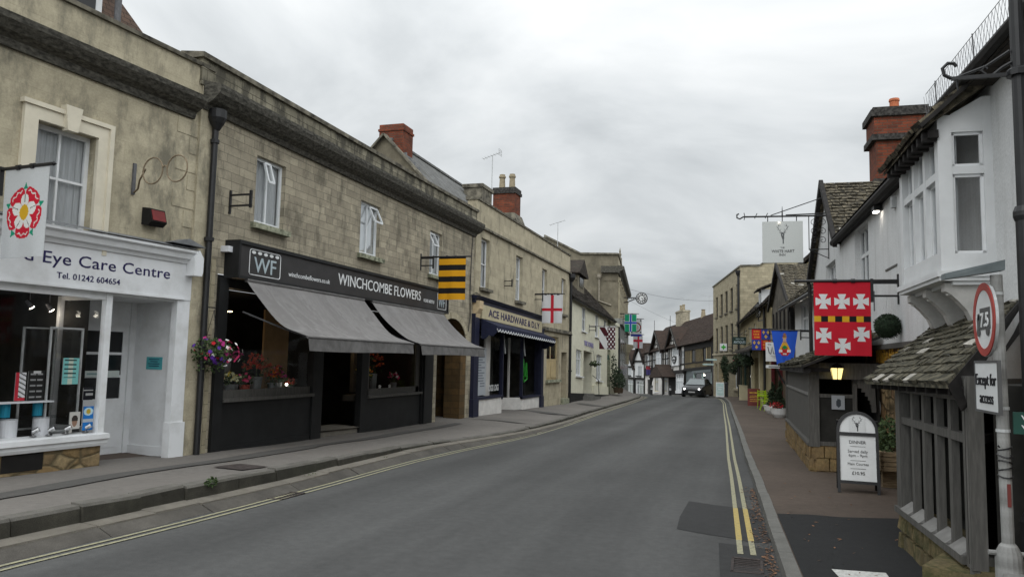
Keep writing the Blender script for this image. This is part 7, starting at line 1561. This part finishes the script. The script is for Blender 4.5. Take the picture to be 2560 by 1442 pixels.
m = MB(); m.hexa([E0+Vector((.06, -.05, -.18)), E0+Vector((.10, .04, -.18)), R0_+Vector((.06, .04, -.2)), R0_+Vector((.06, -.06, -.2)), E0+Vector((-.02, -.06, -.01)), E0+Vector((0, .03, -.01)), R0_+Vector((0, .03, .0)), R0_+Vector((0, -.07, .0))])
for k in range(10): p = E0.lerp(E1, (k+.5)/10); m.box(p.x+.04, p.x+.3, p.y-.03, p.y+.03, p.z-.075, p.z-.01)
m.build('barge_board', 'timber_black', lr)
m = MB(); m.lathe([(.03, 0), (.05, .03), (.02, .06), (.035, .09), (0, .14)], (2.26, 9.55, 2.30), 8); m.build('roof_finial', 'lead', lr)
# far lean-to porch
FP_ = Fr(1.04, 14.36, -.8, 'R')
m = MB(FP_); m.box(0.02, 6.7, -.4, .0, -.6, .33); m.box(.02, .3, -.72, .0, -.5, .35); m.stones(-.02, 6.7, -.35, .33, .035, 3, .36, rq)
for z0_, z1_ in ((-.3, -.08), (-.08, .14), (.14, .34)):
    o_ = -.72
    while o_ < .02: o2 = min(.03, o_+rq.uniform(.18, .34)); m.hexa([(-.02+rq.uniform(-.01, .012), o_+.006, z0_+.005), (.1, o_+.006, z0_+.005), (.1, o2-.006, z0_+.005), (-.02+rq.uniform(-.01, .012), o2-.006, z0_+.005), (-.02+rq.uniform(-.01, .012), o_+.012, z1_-.008), (.1, o_+.006, z1_-.005), (.1, o2-.006, z1_-.005), (-.02+rq.uniform(-.01, .012), o2-.012, z1_-.008)]); o_ = o2
m.build('porch_low_wall', 'block_stone', I)
m = MB(FP_); m.box(-.03, .13, -.14, .03, .33, 1.76); m.box(.13, 6.7, -.12, .05, .33, .38); m.box(.13, 6.6, -.1, .02, 1.62, 1.76); m.box(6.55, 6.7, -.12, .02, .33, 1.75)
m.box(-.05, .10, -1.1, -.14, 1.50, 1.78); m.box(.0, .08, -.75, -.68, .35, 1.5); m.box(.0, .08, -.68, -.14, .35, .42); m.box(.0, .08, -.68, -.14, 1.18, 1.24)
for k in range(8): a = k/7; m.box(.0, .09, -1.05+.02*a, -.98+.30*a*a, .95+.09*k*.75, 1.02+.09*k*.75)
pf = m.build('porch_frame', 'timber_grey', I)
m = MB(FP_)
for k in range(26): u = .15+k*.247; m.box(u, u+.225, -.09, -.02, .38, 1.62)
m.build('porch_boards', 'timber_grey', I)
m = MB(FP_); m.box(.13, 6.6, -.03, .005, 1.19, 1.24); m.build('porch_rail', 'timber_grey_sill', I)
m = MB(FP_); m.box(2.2, 2.25, -1.1, -.12, -.5, 1.9); m.box(.02, .06, -.68, -.14, .42, 1.18); m.box(.1, 2.2, -1.12, -1.08, -.4, 1.8); m.build('porch_interior', 'interior_dark', I)
m = MB(FP_); m.tiles((7.1, .17, 1.72), (-.4, .17, 1.76), (7.1, -1.05, 2.22), (-.4, -1.05, 2.30), 7, .26, rgi, .03, .015, .02); m.hexa([(-.4, .15, 1.70), (7.1, .15, 1.66), (7.1, -1.05, 2.16), (-.4, -1.05, 2.24), (-.4, .15, 1.74), (7.1, .15, 1.70), (7.1, -1.05, 2.2), (-.4, -1.05, 2.28)]); pr_ = m.build('porch_roof', ['stone_tile_mossy', 'stone_tile'], I)
m = MB(FP_); m.box(-.38, 7.0, .02, .14, 1.60, 1.68)
for k in range(20): m.box(-.3+k*.37, -.24+k*.37, -.3, .15, 1.62, 1.69)
m.beam((-.41, .17, 1.70), (-.41, -1.06, 2.22), .10, .04); m.tube([(7.1, .2, 1.62), (7.2, .1, 1.4), (7.0, -.1, 1.1), (7.0, -.2, .2)], .03, 6); m.build('rafter_ends', 'timber_black', pr_)
board('window_notice', 'white paper notice in the dark porch window of the inn', 'notice', FP_, .0, .001, -.5, 0, .01, lambda a, b: (.5, .5, .5), 1, 1) if False else None
m = MB(FP_); m.grid(lambda a, b: (-.01, -.34-.21*a, .98+.24*b), 14, 16, lambda a, b: (.06, .07, .08) if ell(a, b, .55, .45, .2, .3) else (.36, .38, .4)); tag(m.build('window_notice', 'printed_board'), 'white paper notice with a dark print in the porch window of the inn', 'notice')
t = thing('lantern', 'lit yellow glass lantern hanging under the porch beam of the inn', 'lantern', FP_(-.12, -.42, 1.45)); 
m = MB(FP_); m.lathe([(.075, 0), (.115, .19)], (-.12, -.42, 1.50), 6); m.build('glass', 'lantern_glow', t); m = MB(FP_); m.lathe([(.125, .19), (.07, .25), (.02, .27), (.02, .3)], (-.12, -.42, 1.50), 6); m.lathe([(.085, -.015), (.085, 0.002)], (-.12, -.42, 1.50), 6)
for k in range(6): a = k*1.0472; m.tube([(-.12+.077*math.cos(a), -.42+.077*math.sin(a), 1.50), (-.12+.117*math.cos(a), -.42+.117*math.sin(a), 1.69)], .006, 4)
m.build('frame', 'black_iron', t)
# trough with plants
t = thing('wall_trough', 'rough wooden trough of green plants against the brown inn wall', 'planter', FWh(6.3, .2, .2))
m = MB(FWh)
for k in range(4): m.box(5.2, 7.3, .32-.006*(k % 2), .36, .20+k*.07, .262+k*.07); m.box(5.2, 5.24, .0, .36, .20+k*.07, .262+k*.07); m.box(7.26, 7.3, .0, .36, .20+k*.07, .262+k*.07)
m.box(5.24, 7.26, .02, .32, .2, .44); m.box(5.4, 5.5, .02, .3, -.2, .2); m.box(7.0, 7.1, .02, .3, -.2, .2); m.build('trough', 'planter_wood', t)
rg = random.Random(61); m = MB(FWh); m.leaves((6.3, .18, .56), (1.0, .2, .18), 330, .10, rg, hollow=0); m.leaves((5.7, .15, .72), (.4, .15, .28), 140, .09, rg, hollow=0); m.build('foliage', 'leaf_green', t)
# topiary balls
def ball(u, o, z, r_, lab, zt):
    t = thing('topiary_ball', lab, 'topiary', FWh(u, o, z-r_), 'hanging topiary balls on the white inn')
    m = MB(FWh); bm = bmesh.new(); bmesh.ops.create_icosphere(bm, subdivisions=4, radius=r_*.93); vs = [m.P(u+v.co.x, o+v.co.y, z+v.co.z) for v in bm.verts]
    for f in bm.faces: m.F([vs[v.index] for v in f.verts])
    bm.free()
    for _ in range(2200):
        d = Vector((rg.gauss(0, 1), rg.gauss(0, 1), rg.gauss(0, 1))).normalized(); p = Vector((u, o, z))+d*r_*rg.uniform(.90, 1.0+.07*math.sin(d.x*7+d.z*5)+.03); a = (d+Vector((rg.uniform(-1, 1), rg.uniform(-1, 1), rg.uniform(-1, 1)))*.8).normalized(); b = a.orthogonal().normalized()
        m.poly([p-a*.012, p+b*.007, p+a*.016, p-b*.007])
    m.build('foliage', 'leaf_yew', t)
    m = MB(FWh)
    for a in (0, 2.1, 4.2): m.tube([(u+r_*.6*math.cos(a), o+r_*.6*math.sin(a), z+r_*.7), (u, o, zt)], .003, 3)
    m.build('wires', 'galvanised', t); return t
ball(5.36, .19, 2.34, .185, 'clipped dark green ball hanging right of the red banner', 2.78)
t = ball(7.25, .22, 2.26, .17, 'clipped dark green ball mostly hidden behind the red banner', 2.85)
m = MB(FWh); m.tube([(7.25, 0, 2.86), (7.25, .3, 2.86)], .01); m.tube([(7.25, 0, 3.0), (7.25, .25, 2.86)], .008); m.box(7.23, 7.27, 0, .015, 2.7, 3.05); m.build('bracket', 'grey_iron', t)
CR = (.46, .014, .028)
def crosses(x, y):
    for cx_, cy in ((.17, .73), (.5, .73), (.83, .73), (.17, .27), (.83, .29), (.5, .13)):
        X, Y = (x-cx_)*.82, (y-cy)*1.14; a, b = abs(X), abs(Y)
        if max(a, b) < .112 and ((a < .016+b*.42 and b >= a) or (b < .016+a*.42 and a >= b)): return (.60, .61, .61)
    if .455 < y < .53: return (.58, .32, .02) if int(x*8) % 2 == 0 else (.012, .012, .012)
    return CR
banner('red banner with white crosses and an orange and black chequered band', FWh, 5.45, .40, 1.22, 3.03, 1.885, crosses, 96, 130, 1.48, seed=11, amp=.012)
# stag emblem (drawn as strokes)
STAG = [((.50, .30), (.47, .40), .030), ((.47, .40), (.44, .52), .050), ((.44, .52), (.50, .56), .045), ((.50, .30), (.55, .34), .028), ((.50, .56), (.57, .50), .05), ((.55, .50), (.56, .38), .045), ((.53, .42), (.53, .22), .05), ((.55, .36), (.53, .12), .04), ((.44, .56), (.33, .60), .020), ((.57, .56), (.67, .60), .020),
        ((.46, .58), (.33, .68), .017), ((.33, .68), (.25, .82), .016), ((.25, .82), (.33, .97), .014), ((.27, .76), (.18, .86), .012), ((.30, .71), (.22, .72), .012), ((.26, .86), (.40, .90), .011), ((.36, .66), (.42, .74), .011),
        ((.55, .58), (.68, .68), .017), ((.68, .68), (.76, .82), .016), ((.76, .82), (.68, .97), .014), ((.74, .76), (.83, .86), .012), ((.71, .71), (.79, .72), .012), ((.75, .86), (.61, .90), .011), ((.65, .66), (.59, .74), .011)]
def stag(x, y):
    for (a, b), (c, d), w_ in STAG:
        w_ *= .78
        vx, vy = c-a, d-b; t_ = max(0, min(1, ((x-a)*vx+(y-b)*vy)/(vx*vx+vy*vy)))
        if (x-a-vx*t_)**2+(y-b-vy*t_)**2 < w_*w_: return True
    return False
def signface(x, y):
    X, Y = (x-.27)/.46, (y-.40)/.56
    return (.10, .104, .106) if 0 < X < 1 and 0 < Y < 1 and stag(X, Y) else (.47, .485, .47)
us = 12.3
t = thing('inn_sign', 'square pale hanging inn sign with a stag head and the words The White Hart Inn', 'inn sign', FWh(us, 1.07, 4.2))
m = MB(FWh); m.grid(lambda a, b: (us-.031, 1.55-.94*a, 4.22+1.02*b), 100, 108, signface); m.build('face', 'printed_board', t); m = MB(FWh); m.box(us-.03, us+.03, .61, 1.55, 4.22, 5.24); m.build('board', 'inn_sign', t)
m = MB(FWh); text(m, 'WHITE HART', (us-.034, 1.34, 4.47), (0, -1, 0), (0, 0, 1), .53, .07, .003, .008); text(m, 'INN', (us-.034, 1.16, 4.385), (0, -1, 0), (0, 0, 1), .14, .06, .003, .006); text(m, 'THE', (us-.034, 1.13, 4.575), (0, -1, 0), (0, 0, 1), .09, .035, .003); text(m, 'HOTEL', (us-.034, 1.17, 4.34), (0, -1, 0), (0, 0, 1), .16, .028, .003) if False else None; m.build('lettering', 'ink_grey', t)
m = MB(FWh); m.tube([(us, 0, 5.36), (us, 2.0, 5.38)], .022, 6); m.tube([(us, 0, 5.42), (us, 1.0, 5.40)], .016, 6)
for o in (.75, 1.08, 1.42): m.tube([(us, o, 5.24), (us, o, 5.38)], .012, 5)
m.tube([(us, .0, 5.86), (us, 1.35, 5.40)], .012, 5); m.tube([(us, 1.08, 5.38), (us, 1.08, 5.62)], [.02, .004], 6)
m.tube([(us, 2.0, 5.38), (us, 2.08, 5.33), (us, 2.15, 5.36), (us, 2.15, 5.44), (us, 2.10, 5.46)], .02, 6); m.tube([(us, 1.98, 5.3), (us, 1.96, 5.38), (us, 1.98, 5.48)], .01, 5)
for o in (1.45, 1.7): m.tube([(us, o-.03, 5.46), (us, o, 5.40), (us, o+.03, 5.33)], .01, 5)
for k in range(13): pass
m.box(us-.01, us+.01, .02, .04, 4.3, 5.4); m.box(us-.01, us+.01, .46, .48, 4.55, 5.38); m.box(us-.01, us+.01, .02, .48, 4.53, 4.55); m.tube([(us, .48, 4.54), (us, .2, 4.4), (us, .03, 4.32)], .01, 5)
def scroll(co, cz, r0, d, n=2): m.tube([(us, co+d*(r0*(1-k/22))*math.cos(k*.45), cz+(r0*(1-k/22))*math.sin(k*.45)) for k in range(20)], .007, 4)
for z in (5.2, 4.98, 4.76): scroll(.16, z, .10, 1); scroll(.35, z, .10, -1)
m.build('bracket', 'black_iron', t)
m = MB(FWh); m.lathe([(0, -.012), (.014, -.006), (.016, .006), (0, .016)], (us-.05, 1.16, 5.21), 8); tag(m.build('sign_lamp', 'spot_glow'), 'tiny lit lamp at the top of the square inn sign', 'lamp')
# menu board
Z = rz(1.45, 11.9, 0); t = thing('menu_board', 'arched black pavement menu board with a stag emblem and white dinner menu', 'A-board', (1.48, 12.1, Z)); fm = Loc(1.48, 11.88, Z, R(-4))
def lean(z): return z*.2
def arch_o(hw, z0, zs, n=14): return [(-hw, z0), (hw, z0)]+[(hw*math.cos(math.pi*k/n), zs+hw*math.sin(math.pi*k/n)) for k in range(n+1)]
m = MB(fm); oo = arch_o(.275, .13, .86); ii = arch_o(.235, .17, .86); n_ = len(oo)
for y0, s_ in ((0, 1),):
    A = [m.P(p[0], lean(p[1])-.02, p[1]) for p in oo]; B = [m.P(p[0], lean(p[1])-.02, p[1]) for p in ii]; A2 = [m.P(p[0], lean(p[1])+.02, p[1]) for p in oo]; B2 = [m.P(p[0], lean(p[1])+.02, p[1]) for p in ii]
    for k in range(n_):
        j = (k+1) % n_; m.F([A[k], A[j], B[j], B[k]]); m.F([A2[k], A2[j], B2[j], B2[k]]); m.F([A[k], A[j], A2[j], A2[k]]); m.F([B[k], B[j], B2[j], B2[k]])
m.hexa([(-.24, lean(.8)-.021, .79), (.24, lean(.8)-.021, .79), (.24, lean(.8)+.015, .79), (-.24, lean(.8)+.015, .79), (-.24, lean(.84)-.021, .835), (.24, lean(.84)-.021, .835), (.24, lean(.84)+.015, .835), (-.24, lean(.84)+.015, .835)])
for s_ in (-1, 1): m.beam((s_*.255, -.0, 0), (s_*.255, lean(.2), .2), .04, .04); m.beam((s_*.255, .46, 0), (s_*.255, lean(1.0)+.03, 1.0), .04, .035)
m.beam((-.255, .40, .2), (.255, .40, .2), .03, .03); m.build('frame', 'black_iron', t)
m = MB(fm); m.F([m.P(p[0], lean(p[1])+.40*(1-p[1]/1.1)+.0, p[1]) for p in oo]); m.build('back_panel', 'black_iron', t)
m = MB(fm); m.F([m.P(p[0], lean(p[1]), p[1]) for p in ii]); m.build('panel', 'sign_white', t)
m = MB(fm)
def pl(a, b): return (-.11+.22*a, lean(.83+.23*b)-.006, .83+.23*b)
m.grid(pl, 44, 46, lambda a, b: (.05, .052, .055) if stag(a, b*.98) else (.60, .61, .61)); m.build('emblem', 'printed_board', t)
m = MB(fm)
ezl = Vector((0, .2, 1)).normalized()
def mt(s_, w_, z, h, bold=0): text(m, s_, (-w_/2, lean(z)-.004, z), (1, 0, 0), ezl, w_, h, .002, bold)
mt('DINNER', .22, .68, .045, .006); mt('Served daily', .26, .555, .04); mt('6pm - 9pm', .24, .50, .038); mt('Main Courses', .27, .385, .036); mt('\u00a310.95', .17, .255, .045, .012)
for z in (.64, .445, .335): m.box(-.1, .1, lean(z)-.006, lean(z)-.002, z, z+.004)
m.build('lettering', 'ink_grey', t)
# sign post with weight limit sign
PX, PY = 1.49, 5.38; Zp = rz(PX, PY, 0)
t = thing('sign_post', 'pale grey post carrying a round weight limit sign and a plate reading Except for access', 'sign post', (PX, PY, Zp)); fp = Loc(PX, PY, 0, 0, .9)
m = MB(fp); m.tube([(0, 0, .45), (-.012, 0, 2.36)], .039, 12); m.lathe([(.082, Zp), (.082, .45), (.075, .50), (.055, .54), (.038, .56)], (0, 0, 0), 16); m.tube([(-.12, .0, .49), (.12, .0, .49)], .017, 8); m.box(-.06, .06, -.088, -.08, .05, .38); m.build('post', 'post_grey', t)
m = MB(fp); m.lathe([(.044, 1.44), (.044, 1.46)], (-.006, 0, 0), 12); m.lathe([(.044, 1.29), (.044, 1.31)], (-.006, 0, 0), 12); m.lathe([(.043, 2.22), (.043, 2.24)], (-.012, 0, 0), 12); m.build('clamp', 'galvanised', t)
m = MB(fp)
for k in range(5): z = 1.0+.045*k; m.tube([(.043*math.cos(a*.7), .043*math.sin(a*.7), z+.012*math.sin(a*.7+k*2)) for a in range(10)], .006, 4)
m.tube([(-.045, -.02, 1.2), (.045, -.02, 1.12)], .006, 4); m.build('cable_tie', 'black_iron', t)
m = MB(fp); m.box(-.006, .016, -.043, -.036, .80, .95); m.build('sticker', 'burgundy', t)
sx = -.06
m = MB(fp); m.disc((sx, .12, 2.06), (0, .262, 0), (0, 0, .262), .018, 40, (1, 0, 0)); sg = m.build('round_sign', 'galvanised', t)
m = MB(fp); m.disc((sx-.002, .12, 2.06), (0, .258, 0), (0, 0, .258), .006, 40, (-1, 0, 0), ring=.80); m.build('red_ring', 'sign_red', sg)
m = MB(fp); m.disc((sx-.001, .12, 2.06), (0, .21, 0), (0, 0, .21), .003, 40, (-1, 0, 0)); m.build('sign_face', 'sign_white', sg)
m = MB(fp)
def Q(a, b): return (sx-.009, .12-a, 2.06+b)     # a runs to the right as read
def flat(pts): 
    A = [m.P(*Q(*p)) for p in pts]; B = [m.P(Q(*p)[0]+.004, Q(*p)[1], Q(*p)[2]) for p in pts]; m.F(A); m.F(B)
    for k in range(len(pts)): j = (k+1) % len(pts); m.F([A[k], A[j], B[j], B[k]])
flat([(-.155, -.07), (-.155, .0), (-.135, .045), (-.09, .045), (-.09, -.07)]); flat([(-.08, -.07), (-.08, .08), (.15, .08), (.15, -.07)])
for a in (-.115, .10): m.disc((sx-.010, .12-a, 2.06-.085), (0, .032, 0), (0, 0, .032), .004, 16, (-1, 0, 0))
m.build('lorry_symbol', 'ink_grey', sg)
m = MB(fp); text(m, '7.5', (sx-.012, .12+.06, 2.06-.05), (0, -1, 0), (0, 0, 1), .19, .10, .002, .02); flat([(-.148, .0), (-.13, .035), (-.1, .035), (-.1, .0)]); m.build('lettering', 'ink_white', sg)
m = MB(fp); m.box(sx-.005, sx+.012, -.15, .38, 1.42, 1.76); pt_ = m.build('plate', 'sign_white', t)
m = MB(fp); m.box(sx-.009, sx+.014, -.16, .39, 1.755, 1.772); m.box(sx-.009, sx+.014, -.16, .39, 1.408, 1.425); m.box(sx-.009, sx+.014, -.16, -.145, 1.425, 1.755); m.box(sx-.009, sx+.014, .375, .39, 1.425, 1.755); m.build('border', 'ink_grey', pt_)
m = MB(fp); text(m, 'Except for', (sx-.008, .355, 1.60), (0, -1, 0), (0, 0, 1), .47, .085, .003, 0); text(m, 'access', (sx-.008, .27, 1.475), (0, -1, 0), (0, 0, 1), .31, .085, .003, 0); m.build('lettering', 'ink_black', pt_)
m = MB(fp); m.hexa([(-.34, -.05, 2.33), (.03, -.05, 2.39), (.03, .05, 2.39), (-.34, .05, 2.33), (-.34, -.05, 2.37), (.03, -.06, 2.46), (.03, .06, 2.46), (-.34, .05, 2.37)]); lh = m.build('sign_light', 'lamp_grey', t)
t = thing('footpath_sign', 'dark green trail sign with white lettering fixed beside the sign post', 'sign', (PX+.3, PY-.05, 1.3)); m = MB(fp); m.box(.04, .75, -.06, -.045, 1.285, 1.43); m.build('plate', 'sign_green', t)
m = MB(fp); text(m, 'Winchcombe Way', (.085, -.062, 1.37), (1, 0, 0), (0, 0, 1), .62, .042, .002, .006); text(m, 'Windrush Way', (.085, -.062, 1.305), (1, 0, 0), (0, 0, 1), .54, .042, .002, .006); m.build('lettering', 'ink_white', t)
# lamp post with scroll bracket
LX, LY = 1.835, 6.0; t = thing('lamp_post', 'tall black lamp post with a scrolled iron bracket at the right edge', 'lamp post', (LX, LY, rz(LX, LY, 0))); fl = Loc(LX, LY, 0, 0)
m = MB(fl); m.tube([(0, 0, 0), (0, 0, 2.78)], .056, 12); m.tube([(0, 0, 2.78), (0, 0, 4.9)], .044, 12); m.lathe([(.06, 2.74), (.07, 2.77), (.07, 2.8), (.055, 2.84)], (0, 0, 0), 12); m.lathe([(.1, 0), (.1, .7), (.06, .8)], (0, 0, 0), 12); m.build('column', 'black_iron', t)
m = MB(fl); m.box(-.42, .45, -.012, .012, 3.775, 3.80); m.tube([(-.42, 0, 3.79), (-.465, 0, 3.82), (-.475, 0, 3.87), (-.44, 0, 3.905), (-.40, 0, 3.90), (-.385, 0, 3.875)], .013, 6); m.tube([(-.40, 0, 3.79), (-.2, 0, 3.86), (-.05, 0, 3.96)], .010, 6); m.tube([(-.2, 0, 3.80), (-.23, 0, 3.83), (-.21, 0, 3.86), (-.19, 0, 3.84)], .010, 5)
m.tube([(-.39, 0, 3.79), (-.38, 0, 3.7)], .008, 5); m.tube([(-.16, 0, 3.79), (-.10, 0, 3.84), (-.03, 0, 3.88)], .012, 6); m.lathe([(.075, -.01), (.075, .03), (.05, .05)], (0, 0, 3.78), 10); m.tube([(.40, 0, 3.79), (.2, 0, 3.86), (.05, 0, 3.96)], .010, 6); m.build('scroll_bracket', 'black_iron', t)
